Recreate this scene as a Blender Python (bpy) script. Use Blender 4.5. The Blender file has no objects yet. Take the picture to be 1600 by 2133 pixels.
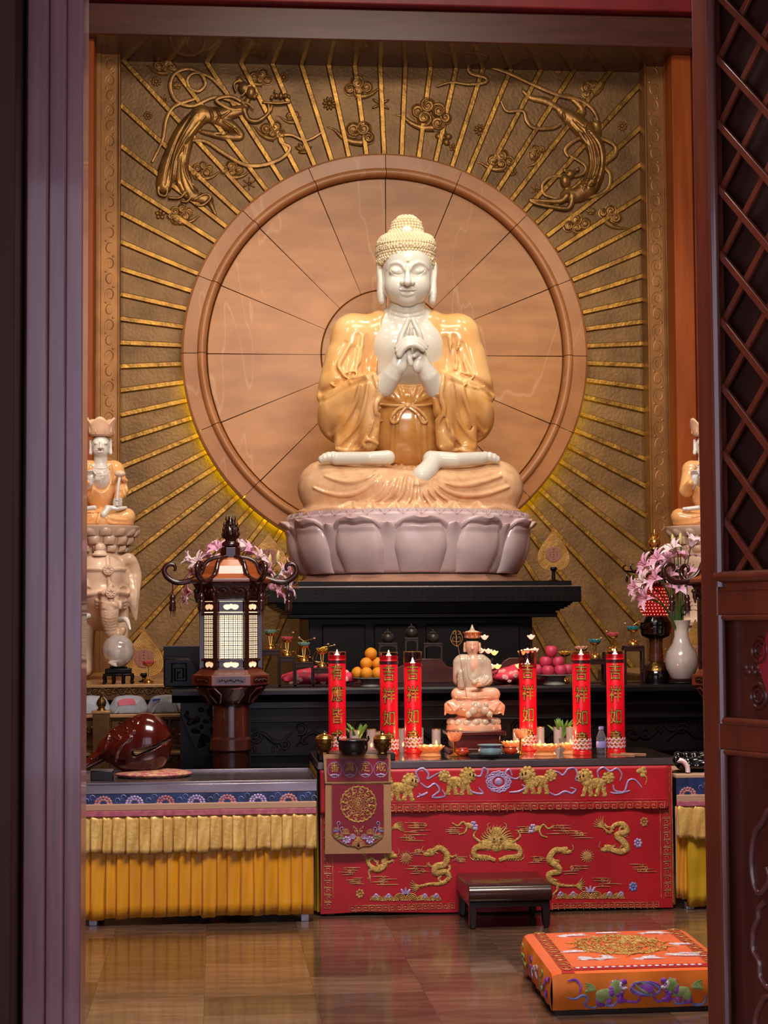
import bpy, bmesh, math, random
import numpy as np
from mathutils import Vector, Matrix

random.seed(7); np.random.seed(7)
SC = bpy.context.scene
COL = SC.collection
PI = math.pi

# ------------------------------------------------------------------ camera
FPX = 3780.0
CX, CY = 800.0, 1066.5
CAM = np.array((0.0, 0.0, 1.53))
YAW, PITCH, ROLL = math.atan(350/FPX), math.atan(223/FPX), 0.0061
_F = np.array((math.sin(YAW)*math.cos(PITCH), math.cos(YAW)*math.cos(PITCH), math.sin(PITCH)))
_R0 = np.array((math.cos(YAW), -math.sin(YAW), 0.0))
_U0 = np.cross(_R0, _F)
_R = _R0*math.cos(ROLL) - _U0*math.sin(ROLL)
_U = _U0*math.cos(ROLL) + _R0*math.sin(ROLL)
cam_d = bpy.data.cameras.new('camera')
cam_d.sensor_fit = 'HORIZONTAL'; cam_d.sensor_width = 36.0
cam_d.lens = 36.0*FPX/1600.0
cam_d.clip_start = 0.05; cam_d.clip_end = 100
cam = bpy.data.objects.new('camera', cam_d); COL.objects.link(cam)
cam.matrix_world = Matrix(((_R[0], _U[0], -_F[0], CAM[0]), (_R[1], _U[1], -_F[1], CAM[1]),
                           (_R[2], _U[2], -_F[2], CAM[2]), (0, 0, 0, 1)))
SC.camera = cam

def ray(px, py):
    return _F + _R*((px-CX)/FPX) - _U*((py-CY)/FPX)
def P(px, py, Y):
    """the point of the place at depth Y that the photograph shows at (px, py)"""
    d = ray(px, py); return CAM + d*(Y/d[1])
def PZ(px, py, z):
    d = ray(px, py); return CAM + d*((z-CAM[2])/d[2])
def S(Y):
    return Y/FPX

# ------------------------------------------------------------------ colour management, world, lights
SC.view_settings.view_transform = 'Standard'
SC.view_settings.look = 'None'
SC.view_settings.gamma = 1.0
SC.view_settings.use_curve_mapping = False
SC.view_settings.exposure = 0.15
SC.cycles.max_bounces = 7; SC.cycles.diffuse_bounces = 3; SC.cycles.glossy_bounces = 3; SC.cycles.transmission_bounces = 6
SC.cycles.caustics_reflective = False; SC.cycles.caustics_refractive = False

def lin(h):
    h = h.lstrip('#')
    c = [int(h[i:i+2], 16)/255 for i in (0, 2, 4)]
    return tuple(x/12.92 if x <= .04045 else ((x+.055)/1.055)**2.4 for x in c) + (1.0,)

W = bpy.data.worlds.new('world'); SC.world = W; W.use_nodes = True
W.node_tree.nodes['Background'].inputs[0].default_value = (0.84, 0.80, 1.0, 1)
W.node_tree.nodes['Background'].inputs[1].default_value = 2.0

def spot(name, loc, target, power, angle, blend=.6, size=.08, col=(1, .80, .56)):
    d = bpy.data.lights.new(name, 'SPOT'); d.energy = power; d.color = col
    d.spot_size = math.radians(angle); d.spot_blend = blend; d.shadow_soft_size = size
    o = bpy.data.objects.new(name, d); COL.objects.link(o); o.location = loc
    o.rotation_euler = (Vector(target)-Vector(loc)).to_track_quat('-Z', 'Y').to_euler()
    return o
def area(name, loc, target, power, sx, sy, col=(1, .85, .68)):
    d = bpy.data.lights.new(name, 'AREA'); d.energy = power; d.color = col
    d.shape = 'RECTANGLE'; d.size = sx; d.size_y = sy; d.specular_factor = .12
    o = bpy.data.objects.new(name, d); COL.objects.link(o); o.location = loc
    o.rotation_euler = (Vector(target)-Vector(loc)).to_track_quat('-Z', 'Y').to_euler()
    return o
AX = 1.409          # axis of the hall (x of the great statue)
# ceiling spots that light the great statue and the wall behind it
spot('ceiling_spot', (0.55, 11.9, 7.5), (AX-.05, 13.0, 3.0), 165, 30, .6, .05, (1, .92, .78))
spot('ceiling_spot', (2.25, 11.9, 7.5), (AX+.05, 13.0, 3.0), 165, 30, .6, .05, (1, .92, .78))
spot('ceiling_spot', (AX, 8.8, 5.9), (AX+.1, 14.8, 2.6), 110, 42, .9, .15, (1, .88, .70))
spot('ceiling_spot', (-.3, 12.4, 6.4), (AX-.2, 15, 2.8), 112, 62, .9, .12, (1, .86, .66))
spot('ceiling_spot', (3.1, 12.4, 6.4), (AX+.2, 15, 2.8), 112, 62, .9, .12, (1, .86, .66))
spot('ceiling_spot', (-1.2, 10.2, 5.8), (0.1, 15.1, 2.9), 255, 52, .95, .15, (1, .83, .55))
spot('ceiling_spot', (4.0, 10.2, 5.8), (2.7, 15.1, 2.9), 225, 52, .95, .15, (1, .83, .55))
spot('ceiling_spot', (-1.6, 11.0, 6.0), (-.82, 13.0, 2.0), 260, 24, .6, .06, (1, .86, .70))
spot('ceiling_spot', (3.2, 10.6, 6.0), (3.45, 13.0, 2.0), 230, 24, .6, .06, (1, .86, .70))
# unseen area lights added to brighten the table fronts, altar and beams
area('fill_light', (1.1, 6.5, 4.9), (1.1, 9.6, .7), 300, 2.4, 1.2, (1, .88, .78))
area('fill_light', (1.4, 9.6, 7.2), (1.4, 13.0, 2.0), 140, 2.6, 1.0, (1, .86, .70))

# ------------------------------------------------------------------ materials
MATS = {}
def mat(name, c, rough=.5, metal=0, c2=None, ns=4, sharp=(.35, .65), stretch=(1, 1, 1), bump=0, bs=60,
        coat=0, sss=0, trans=0, ior=1.45, emit=None, es=0, spec=.5, rnd=0, veins=None, detail=5, bstretch=None, sheen=0):
    m = bpy.data.materials.new(name); m.use_nodes = True
    nt = m.node_tree; b = nt.nodes['Principled BSDF']
    L = nt.links.new
    c = lin(c) if isinstance(c, str) else tuple(c)+(1,)
    b.inputs['Base Color'].default_value = c
    b.inputs['Roughness'].default_value = rough
    b.inputs['Metallic'].default_value = metal
    b.inputs['Specular IOR Level'].default_value = spec
    b.inputs['IOR'].default_value = ior
    b.inputs['Transmission Weight'].default_value = trans
    b.inputs['Coat Weight'].default_value = coat
    b.inputs['Coat Roughness'].default_value = .06
    if sheen: b.inputs['Sheen Weight'].default_value = sheen
    if sss:
        b.inputs['Subsurface Weight'].default_value = sss
        b.inputs['Subsurface Radius'].default_value = (1, .6, .35)
        b.inputs['Subsurface Scale'].default_value = .03
    tc = None
    if c2 or bump or veins or rnd:
        tc = nt.nodes.new('ShaderNodeTexCoord')
    out = None
    if c2:
        mp = nt.nodes.new('ShaderNodeMapping'); mp.inputs['Scale'].default_value = stretch
        L(tc.outputs['Object'], mp.inputs['Vector'])
        n = nt.nodes.new('ShaderNodeTexNoise'); n.inputs['Scale'].default_value = ns; n.inputs['Detail'].default_value = detail
        L(mp.outputs[0], n.inputs['Vector'])
        r = nt.nodes.new('ShaderNodeValToRGB')
        r.color_ramp.elements[0].position, r.color_ramp.elements[1].position = sharp
        r.color_ramp.elements[0].color = c
        r.color_ramp.elements[1].color = lin(c2) if isinstance(c2, str) else tuple(c2)+(1,)
        L(n.outputs[0], r.inputs[0]); out = r.outputs[0]
    if veins:
        vc, vs, vw = veins
        n = nt.nodes.new('ShaderNodeTexNoise'); n.inputs['Scale'].default_value = vs; n.inputs['Detail'].default_value = 3
        n.inputs['Distortion'].default_value = .6
        vm = nt.nodes.new('ShaderNodeMapping'); vm.inputs['Rotation'].default_value = (.3, .5, .4); vm.inputs['Scale'].default_value = (1, 1, .3)
        L(tc.outputs['Object'], vm.inputs['Vector']); L(vm.outputs[0], n.inputs['Vector'])
        a = nt.nodes.new('ShaderNodeMath'); a.operation = 'SUBTRACT'; a.inputs[1].default_value = .5; L(n.outputs[0], a.inputs[0])
        ab = nt.nodes.new('ShaderNodeMath'); ab.operation = 'ABSOLUTE'; L(a.outputs[0], ab.inputs[0])
        mr = nt.nodes.new('ShaderNodeMapRange'); mr.inputs[1].default_value = 0; mr.inputs[2].default_value = vw
        mr.inputs[3].default_value = .22; mr.inputs[4].default_value = 0; L(ab.outputs[0], mr.inputs[0])
        mx = nt.nodes.new('ShaderNodeMix'); mx.data_type = 'RGBA'
        L(mr.outputs[0], mx.inputs[0])
        if out: L(out, mx.inputs[6])
        else: mx.inputs[6].default_value = c
        mx.inputs[7].default_value = lin(vc); out = mx.outputs[2]
    if rnd:
        oi = nt.nodes.new('ShaderNodeObjectInfo')
        mr = nt.nodes.new('ShaderNodeMapRange'); mr.inputs[3].default_value = 1-rnd; mr.inputs[4].default_value = 1+rnd
        L(oi.outputs['Random'], mr.inputs[0])
        hs = nt.nodes.new('ShaderNodeHueSaturation'); L(mr.outputs[0], hs.inputs['Value'])
        if out: L(out, hs.inputs['Color'])
        else: hs.inputs['Color'].default_value = c
        out = hs.outputs[0]
    if out: L(out, b.inputs['Base Color'])
    if bump:
        n = nt.nodes.new('ShaderNodeTexNoise'); n.inputs['Scale'].default_value = bs; n.inputs['Detail'].default_value = 3
        if bstretch:
            mp = nt.nodes.new('ShaderNodeMapping'); mp.inputs['Scale'].default_value = bstretch
            L(tc.outputs['Object'], mp.inputs['Vector']); L(mp.outputs[0], n.inputs['Vector'])
        else: L(tc.outputs['Object'], n.inputs['Vector'])
        bp = nt.nodes.new('ShaderNodeBump'); bp.inputs['Strength'].default_value = bump; bp.inputs['Distance'].default_value = .01
        L(n.outputs[0], bp.inputs['Height']); L(bp.outputs[0], b.inputs['Normal'])
    if emit:
        b.inputs['Emission Color'].default_value = lin(emit); b.inputs['Emission Strength'].default_value = es
    MATS[name] = m
    return m
def M(n): return MATS[n]

# ------------------------------------------------------------------ objects, tags
def tag(o, label, cat, group=None):
    o['label'] = label; o['category'] = cat
    if group: o['group'] = group
    return o
def thing(name, label, cat, loc=(0, 0, 0), rz=0, group=None):
    o = bpy.data.objects.new(name, None); COL.objects.link(o); o.empty_display_size = .05
    o.location = Vector([float(v) for v in loc]); o.rotation_euler = (0, 0, rz)
    return tag(o, label, cat, group)
def structure(o):
    o['kind'] = 'structure'; return o
def add(name, me, m, parent=None, loc=None, stuff=False, label=None):
    o = bpy.data.objects.new(name, me); COL.objects.link(o)
    if m is not None:
        me.materials.clear(); me.materials.append(M(m) if isinstance(m, str) else m)
    if parent: o.parent = parent
    if loc is not None: o.location = Vector([float(v) for v in loc])
    if stuff: o['kind'] = 'stuff'
    if label: o['label'] = label
    return o
def copy_tree(o, parent=None):
    c = o.copy(); COL.objects.link(c); c.parent = parent
    for ch in list(o.children): copy_tree(ch, c)
    return c
def dup(o, loc, rz=None, label=None, scale=None):
    c = copy_tree(o); c.location = Vector([float(v) for v in loc])
    if rz is not None: c.rotation_euler = (0, 0, rz)
    if label: c['label'] = label
    if scale: c.scale = scale if hasattr(scale, '__len__') else (scale,)*3
    return c
def inst(o, name, parent, loc, rot=(0, 0, 0), scale=1, m=None):
    """another piece that shares the mesh of o"""
    c = bpy.data.objects.new(name, o.data); COL.objects.link(c); c.parent = parent
    c.location = Vector([float(v) for v in loc]); c.rotation_euler = rot
    c.scale = scale if hasattr(scale, '__len__') else (scale,)*3
    return c

# ------------------------------------------------------------------ mesh helpers
def catmull(pts, n=6, closed=False):
    p = [np.array(q, float) for q in pts]; out = []
    N = len(p)
    rng = range(N) if closed else range(N-1)
    for i in rng:
        if closed: a, b, c, d = p[(i-1) % N], p[i], p[(i+1) % N], p[(i+2) % N]
        else: a, b, c, d = p[max(i-1, 0)], p[i], p[i+1], p[min(i+2, N-1)]
        for k in range(n):
            t = k/n
            out.append(.5*((2*b)+(c-a)*t+(2*a-5*b+4*c-d)*t*t+(3*b-a-3*c+d)*t**3))
    if not closed: out.append(p[-1])
    return out

class MB:
    def __init__(s): s.v = []; s.f = []
    def put(s, vs, fs):
        o = len(s.v); s.v += [tuple(float(c) for c in v) for v in vs]; s.f += [tuple(i+o for i in f) for f in fs]; return s
    def bx(s, x0, x1, y0, y1, z0, z1):
        return s.put([(x0, y0, z0), (x1, y0, z0), (x1, y1, z0), (x0, y1, z0), (x0, y0, z1), (x1, y0, z1), (x1, y1, z1), (x0, y1, z1)],
                     [(0, 3, 2, 1), (4, 5, 6, 7), (0, 1, 5, 4), (1, 2, 6, 5), (2, 3, 7, 6), (3, 0, 4, 7)])
    def box(s, c, d, rot=None):
        x, y, z = [q/2 for q in d]
        vs = [Vector(q) for q in ((-x, -y, -z), (x, -y, -z), (x, y, -z), (-x, y, -z), (-x, -y, z), (x, -y, z), (x, y, z), (-x, y, z))]
        if rot is not None: vs = [rot @ q for q in vs]
        return s.put([q+Vector([float(k) for k in c]) for q in vs],
                     [(0, 3, 2, 1), (4, 5, 6, 7), (0, 1, 5, 4), (1, 2, 6, 5), (2, 3, 7, 6), (3, 0, 4, 7)])
    def lathe(s, prof, c=(0, 0, 0), n=24, sq=(1, 1), phase=0, wob=None):
        vs = []; fs = []
        for (r, z) in prof:
            for i in range(n):
                a = 2*PI*i/n+phase; q = r*(wob(a, z) if wob else 1)
                vs.append((c[0]+q*math.cos(a)*sq[0], c[1]+q*math.sin(a)*sq[1], c[2]+z))
        for j in range(len(prof)-1):
            for i in range(n):
                k = (i+1) % n
                fs.append((j*n+i, j*n+k, (j+1)*n+k, (j+1)*n+i))
        if prof[0][0] > 1e-6: fs.append(tuple(range(n-1, -1, -1)))
        if prof[-1][0] > 1e-6: fs.append(tuple((len(prof)-1)*n+i for i in range(n)))
        return s.put(vs, fs)
    def tube(s, pts, r, n=8, closed=False, fy=1.0, cap=True):
        p = [np.array(q, float) for q in pts]; N = len(p)
        rs = r if hasattr(r, '__len__') else [r]*N
        if len(rs) != N: rs = np.interp(np.linspace(0, 1, N), np.linspace(0, 1, len(rs)), rs)
        vs = []; fs = []; u = None
        for i in range(N):
            a = p[(i-1) % N] if (closed or i) else p[0]; b = p[(i+1) % N] if (closed or i < N-1) else p[-1]
            t = b-a; L = np.linalg.norm(t); t = t/L if L > 1e-9 else np.array((0, 0, 1.))
            if u is None:
                h = np.array((0, 1., 0)) if abs(t[1]) < .9 else np.array((1., 0, 0))
                u = np.cross(t, h)
            u = u-t*np.dot(u, t); u /= (np.linalg.norm(u)+1e-12); w = np.cross(t, u)
            for k in range(n):
                an = 2*PI*k/n
                o = (u*math.cos(an)+w*math.sin(an))*rs[i]; o[1] *= fy
                vs.append(p[i]+o)
        for i in range(N if closed else N-1):
            j = (i+1) % N
            for k in range(n):
                l = (k+1) % n
                fs.append((i*n+k, i*n+l, j*n+l, j*n+k))
        if not closed and cap:
            fs.append(tuple(range(n-1, -1, -1))); fs.append(tuple((N-1)*n+k for k in range(n)))
        return s.put(vs, fs)
    def ell(s, c, r, n=12, m=8, rot=None):
        r = r if hasattr(r, '__len__') else (r, r, r)
        vs = []; fs = []
        for j in range(m+1):
            t = PI*j/m
            for i in range(n):
                a = 2*PI*i/n
                q = Vector((r[0]*math.sin(t)*math.cos(a), r[1]*math.sin(t)*math.sin(a), -r[2]*math.cos(t)))
                if rot is not None: q = rot @ q
                vs.append((c[0]+q[0], c[1]+q[1], c[2]+q[2]))
        for j in range(m):
            for i in range(n):
                k = (i+1) % n
                fs.append((j*n+i, j*n+k, (j+1)*n+k, (j+1)*n+i))
        return s.put(vs, fs)
    def prism(s, poly, y0, y1):
        """polygon of (x, z) pushed from y0 (front) to y1 (back)"""
        n = len(poly)
        a = sum(poly[i][0]*poly[(i+1) % n][1]-poly[(i+1) % n][0]*poly[i][1] for i in range(n))
        if a < 0: poly = poly[::-1]
        vs = [(x, y0, z) for x, z in poly]+[(x, y1, z) for x, z in poly]
        fs = [tuple(range(n)), tuple(range(2*n-1, n-1, -1))]
        fs += [(i, i+n, (i+1) % n+n, (i+1) % n) for i in range(n)]
        return s.put(vs, fs)
    def slab(s, poly, z0, z1):
        """polygon of (x, y) pushed from z0 up to z1"""
        n = len(poly)
        a = sum(poly[i][0]*poly[(i+1) % n][1]-poly[(i+1) % n][0]*poly[i][1] for i in range(n))
        if a < 0: poly = poly[::-1]
        vs = [(x, y, z0) for x, y in poly]+[(x, y, z1) for x, y in poly]
        fs = [tuple(range(n-1, -1, -1)), tuple(range(n, 2*n))]
        fs += [(i, (i+1) % n, (i+1) % n+n, i+n) for i in range(n)]
        return s.put(vs, fs)
    def grid(s, fn, nu, nv, closed_u=False):
        vs = [fn(i/(nu if closed_u else nu-1), j/(nv-1)) for j in range(nv) for i in range(nu)]
        fs = []
        for j in range(nv-1):
            for i in range(nu if closed_u else nu-1):
                k = (i+1) % nu
                fs.append((j*nu+i, j*nu+k, (j+1)*nu+k, (j+1)*nu+i))
        return s.put(vs, fs)
    def merge(s, o, mtx):
        return s.put([mtx @ Vector(v) for v in o.v], o.f)
    def mesh(s, name, smooth=35):
        me = bpy.data.meshes.new(name); me.from_pydata(s.v, [], s.f)
        if smooth:
            me.shade_smooth()
            if smooth < 180: me.set_sharp_from_angle(angle=math.radians(smooth))
        me.update()
        return me
    def build(s, name, m, parent=None, smooth=35, bevel=0, seg=2, loc=None, solid=0, stuff=False, label=None, fixn=False):
        me = s.mesh(name, smooth)
        if fixn:
            bm = bmesh.new(); bm.from_mesh(me); bmesh.ops.recalc_face_normals(bm, faces=bm.faces); bm.to_mesh(me); bm.free()
        o = add(name, me, m, parent, loc, stuff, label)
        if solid:
            md = o.modifiers.new('solid', 'SOLIDIFY'); md.thickness = solid; md.offset = 0
        if bevel:
            md = o.modifiers.new('bevel', 'BEVEL'); md.width = bevel; md.segments = seg; md.limit_method = 'ANGLE'; md.angle_limit = math.radians(40)
        return o

def text_mesh(txt, size, ext=0.0):
    cu = bpy.data.curves.new('t', 'FONT'); cu.body = txt; cu.size = size; cu.extrude = ext
    cu.align_x = 'CENTER'; cu.align_y = 'CENTER'; cu.resolution_u = 3
    o = bpy.data.objects.new('t', cu); COL.objects.link(o)
    dg = bpy.context.evaluated_depsgraph_get()
    me = bpy.data.meshes.new_from_object(o.evaluated_get(dg))
    vs = [tuple(v.co) for v in me.vertices]; fs = [tuple(p.vertices) for p in me.polygons]
    bpy.data.objects.remove(o); bpy.data.curves.remove(cu); bpy.data.meshes.remove(me)
    return vs, fs

# ------------------------------------------------------------------ sculpting: solids blended on a voxel grid, skinned with surface nets
class Vox:
    def __init__(s, lo, hi, h):
        s.lo = np.array(lo, float); s.h = h
        s.n = np.ceil((np.array(hi, float)-s.lo)/h).astype(int)+1
        s.F = np.full(s.n, 1.0, np.float32); s.base = None
        s.ax = [(s.lo[i]+h*np.arange(s.n[i])).astype(np.float32) for i in range(3)]
    def _sub(s, lo, hi, m):
        a = np.clip(np.floor((np.array(lo)-m-s.lo)/s.h).astype(int), 0, s.n)
        b = np.clip(np.ceil((np.array(hi)+m-s.lo)/s.h).astype(int)+1, 0, s.n)
        if np.any(b <= a): return None
        sl = tuple(slice(a[i], b[i]) for i in range(3))
        X = s.ax[0][sl[0]][:, None, None]; Y = s.ax[1][sl[1]][None, :, None]; Z = s.ax[2][sl[2]][None, None, :]
        return sl, X, Y, Z
    def _comb(s, sl, d, k, mode):
        A = s.F[sl]
        if mode == 'sub': A = -A
        if k > 0:
            h = np.clip(.5+.5*(A-d)/k, 0, 1); r = A*(1-h)+d*h-k*h*(1-h)
        else: r = np.minimum(A, d)
        s.F[sl] = -r if mode == 'sub' else r
    def ell(s, c, r, k=.02, mode='add', rot=None):
        c = np.array(c, float); r = np.array(r if hasattr(r, '__len__') else (r, r, r), float)
        R = max(r) if rot is not None else r
        q = s._sub(c-R, c+R, k+2*s.h)
        if q is None: return s
        sl, X, Y, Z = q; X = X-c[0]; Y = Y-c[1]; Z = Z-c[2]
        if rot is not None:
            a = np.array(rot)
            X, Y, Z = a[0, 0]*X+a[1, 0]*Y+a[2, 0]*Z, a[0, 1]*X+a[1, 1]*Y+a[2, 1]*Z, a[0, 2]*X+a[1, 2]*Y+a[2, 2]*Z
        k0 = np.sqrt((X/r[0])**2+(Y/r[1])**2+(Z/r[2])**2)
        k1 = np.sqrt((X/r[0]**2)**2+(Y/r[1]**2)**2+(Z/r[2]**2)**2)+1e-9
        s._comb(sl, (k0*(k0-1)/k1).astype(np.float32), k, mode); return s
    def tube(s, pts, rs, k=.02, mode='add', sq=1.0):
        pts = [np.array(p, float) for p in pts]
        rs = rs if hasattr(rs, '__len__') else [rs]*len(pts)
        if len(rs) != len(pts): rs = np.interp(np.linspace(0, 1, len(pts)), np.linspace(0, 1, len(rs)), rs)
        mr = max(rs)*np.array((1, max(1, sq), 1))
        q = s._sub(np.min(pts, 0)-mr, np.max(pts, 0)+mr, k+2*s.h)
        if q is None: return s
        sl, X, Y, Z = q; D = None
        D = np.full(s.F[sl].shape, 1.0, np.float32); off = [x.start for x in sl]
        for i in range(len(pts)-1):
            a, b = pts[i], pts[i+1]
            qq = s._sub(np.minimum(a, b)-mr, np.maximum(a, b)+mr, k+2*s.h)
            if qq is None: continue
            l2, x, y, z = qq
            ab = b-a; ab2 = np.array((ab[0], ab[1]/sq, ab[2])); L = float(np.dot(ab2, ab2))+1e-12
            x = x-a[0]; y = (y-a[1])/sq; z = z-a[2]
            t = np.clip((x*ab2[0]+y*ab2[1]+z*ab2[2])/L, 0, 1)
            d = np.sqrt((x-t*ab2[0])**2+(y-t*ab2[1])**2+(z-t*ab2[2])**2)-(rs[i]+t*(rs[i+1]-rs[i]))
            ls = tuple(slice(l2[j].start-off[j], l2[j].stop-off[j]) for j in range(3))
            D[ls] = np.minimum(D[ls], d)
        s._comb(sl, D, k, mode); return s
    def cone(s, a, b, ra, rb, k=.02, mode='add', sq=1.0):
        return s.tube([a, b], [ra, rb], k, mode, sq)
    def below(s, z, k=0):
        d = (z-s.ax[2])[None, None, :]
        s.F = np.maximum(s.F, d.astype(np.float32)); return s
    def behind(s, y):
        s.F = np.maximum(s.F, (s.ax[1]-y)[None, :, None].astype(np.float32)); return s
    def front(s, x, z):
        i = int(round((x-s.lo[0])/s.h)); k = int(round((z-s.lo[2])/s.h))
        if not (0 <= i < s.n[0] and 0 <= k < s.n[2]): return None
        c = (s.F if s.base is None else s.base)[i, :, k]; j = int(np.argmax(c < 0))
        if c[j] >= 0: return None
        if j == 0: return float(s.ax[1][0])
        t = c[j-1]/(c[j-1]-c[j]); return float(s.ax[1][j-1]+t*s.h)
    def mesh(s, name, m, parent=None, loc=None, label=None):
        F = s.F.astype(np.float32)
        for ax in range(3):
            for e in (0, -1):
                ix = [slice(None)]*3; ix[ax] = e; F[tuple(ix)] = np.maximum(F[tuple(ix)], s.h*.5)
        neg = F < 0
        c8 = [neg[i:neg.shape[0]-1+i, j:neg.shape[1]-1+j, k:neg.shape[2]-1+k] for i in (0, 1) for j in (0, 1) for k in (0, 1)]
        cnt = sum(q.astype(np.int8) for q in c8); act = (cnt > 0) & (cnt < 8)
        I, J, K = np.nonzero(act); N = len(I)
        idx = np.full(act.shape, -1, np.int64); idx[I, J, K] = np.arange(N)
        off = [(i, j, k) for i in (0, 1) for j in (0, 1) for k in (0, 1)]
        V = [F[I+o[0], J+o[1], K+o[2]] for o in off]
        acc = np.zeros((N, 3)); num = np.zeros(N)
        for a in range(8):
            for b in range(a+1, 8):
                oa, ob = np.array(off[a]), np.array(off[b])
                if np.abs(oa-ob).sum() != 1: continue
                cr = (V[a] < 0) != (V[b] < 0)
                t = np.where(cr, V[a]/np.where(cr, V[a]-V[b], 1), 0)
                p = oa[None]+t[:, None]*(ob-oa)[None]
                acc += np.where(cr[:, None], p, 0); num += cr
        co = (acc/num[:, None]+np.stack((I, J, K), 1))*s.h+s.lo[None]
        quads = []
        for ax in range(3):
            u, w = [(1, 2), (2, 0), (0, 1)][ax]
            sl0 = [slice(None)]*3; sl1 = [slice(None)]*3
            sl0[ax] = slice(0, -1); sl1[ax] = slice(1, None)
            A = neg[tuple(sl0)]; B = neg[tuple(sl1)]
            E = np.stack(np.nonzero(A != B), 1)
            ok = (E[:, u] > 0) & (E[:, w] > 0) & (E[:, u] < F.shape[u]-1) & (E[:, w] < F.shape[w]-1)
            E = E[ok]; flip = A[E[:, 0], E[:, 1], E[:, 2]]
            def cell(du, dw):
                q = E.copy(); q[:, u] -= du; q[:, w] -= dw
                return idx[q[:, 0], q[:, 1], q[:, 2]]
            q = np.stack((cell(1, 1), cell(0, 1), cell(0, 0), cell(1, 0)), 1)
            q[~flip] = q[~flip][:, ::-1]
            quads.append(q)
        Q = np.concatenate(quads); Q = Q[(Q >= 0).all(1)]
        me = bpy.data.meshes.new(name)
        me.vertices.add(N); me.vertices.foreach_set('co', co.astype(np.float32).ravel())
        me.loops.add(len(Q)*4); me.loops.foreach_set('vertex_index', Q.astype(np.int32).ravel())
        me.polygons.add(len(Q)); me.polygons.foreach_set('loop_start', np.arange(0, len(Q)*4, 4, dtype=np.int32))
        me.update(calc_edges=True); me.validate(); me.shade_smooth()
        return add(name, me, m, parent, loc, label=label)
# ------------------------------------------------------------------ palette
mat('floor_stone', '#48342a', .17, c2='#6a5040', ns=3.2, stretch=(1, 5, 1), coat=.25, rnd=.45, veins=('#6b4c3a', 5, .006))
mat('floor_joint', '#2c1c16', .5)
mat('lacquer_red', '#7a2f22', .32, c2='#5f2219', ns=2, stretch=(6, 6, .5), coat=.3)
mat('lacquer_orange', '#a8521c', .5, c2='#8c3f14', ns=2, stretch=(6, 6, .4), spec=.3)
mat('beam_brown', '#5a322c', .35, c2='#4b2824', ns=3, stretch=(.6, 6, 6), coat=.3)
mat('beam_red', '#8c2a30', .4, c2='#76242c', ns=3)
mat('bronze_field', '#8c6840', .48, metal=.4, c2='#64482a', ns=3.5, sharp=(.3, .7), bump=.35, bs=35, detail=8)
mat('bronze_rib', '#ac8038', .38, metal=.65, c2='#7d5826', ns=9, bump=.4, bs=30)
mat('bronze_relief', '#a87c42', .38, metal=.6, c2='#7a5730', ns=9, bump=.2, bs=40)
mat('bronze_border', '#9a6a3c', .42, metal=.45, c2='#85582f', ns=5, bump=.1, bs=30)
mat('disc_stone', '#b87e48', .38, c2='#a36a3a', ns=2.2, stretch=(1, 1, 3), veins=('#e6c4a0', 1.7, .008), bump=.05, bs=90, rnd=.14)
mat('disc_rim', '#b47a4c', .36, c2='#a26a42', ns=3, veins=('#e0bfa0', 1.5, .006), rnd=.07)
mat('joint_dark', '#3c2416', .8)
mat('led_yellow', '#ffe27a', .5, emit='#f0f000', es=26)
mat('marble_white', '#dedbd0', .16, sss=.15, coat=.25, c2='#d2cec3', ns=3)
mat('marble_hair', '#dcc8a4', .3, sss=.1)
mat('hair_bed_shade', '#b98f62', .5)  # shade in the crevices between curls put into this darker colour
mat('jade_amber', '#cd9350', .2, sss=.2, coat=.15, c2='#e8c08a', ns=2.4, sharp=(.35, .7), veins=('#cf8f48', 2.5, .012))
mat('jade_deep', '#aa7236', .16, sss=.2, coat=.28, c2='#cf9a58', ns=5)
mat('jade_pale', '#e4bb92', .18, sss=.2, coat=.28, c2='#cd9f78', ns=16, sharp=(.3, .75))
mat('lotus_marble', '#dccaca', .22, sss=.1, coat=.25, c2='#cdb2b4', ns=2.5)
mat('base_stone', '#b58a74', .4, c2='#a47a66', ns=4)
mat('black_wood', '#0c0909', .38, c2='#130e0f', ns=6, spec=.22)
mat('black_wood_soft', '#0f0b0b', .5, spec=.2)
mat('pale_line', '#c9b9b0', .3, metal=.8)

# ------------------------------------------------------------------ floor
FZ = 0.0
fl = structure(MB().bx(-4, 7, -1, 16, -.12, -.012).build('floor', 'floor_joint', smooth=0))
tl = MB().bx(-.2246, .2246, -.1796, .1796, -.02, 0).mesh('tile', 0)
tile0 = None
for r in range(20):
    for c in range(-6, 8):
        x = .175+.45*c; y = 3.02+.36*r
        if c < -4 and r > 8: continue
        o = add('tile', tl, 'floor_stone' if tile0 is None else None, fl, (x, y, 0))
        if tile0 is None: tile0 = o
        o.rotation_euler = (0, 0, PI if random.random() < .5 else 0)

# ------------------------------------------------------------------ back wall with its frame
YW = 15.2
wl = structure(MB().bx(-3.6, 6.6, 15.33, 15.5, 0, 7.2).build('wall_back', 'lacquer_orange', smooth=0))
XL, XR = P(249, 740, YW)[0], P(1350, 740, YW)[0]
ZT = P(800, 84, YW)[2]
ZB = .5
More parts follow.
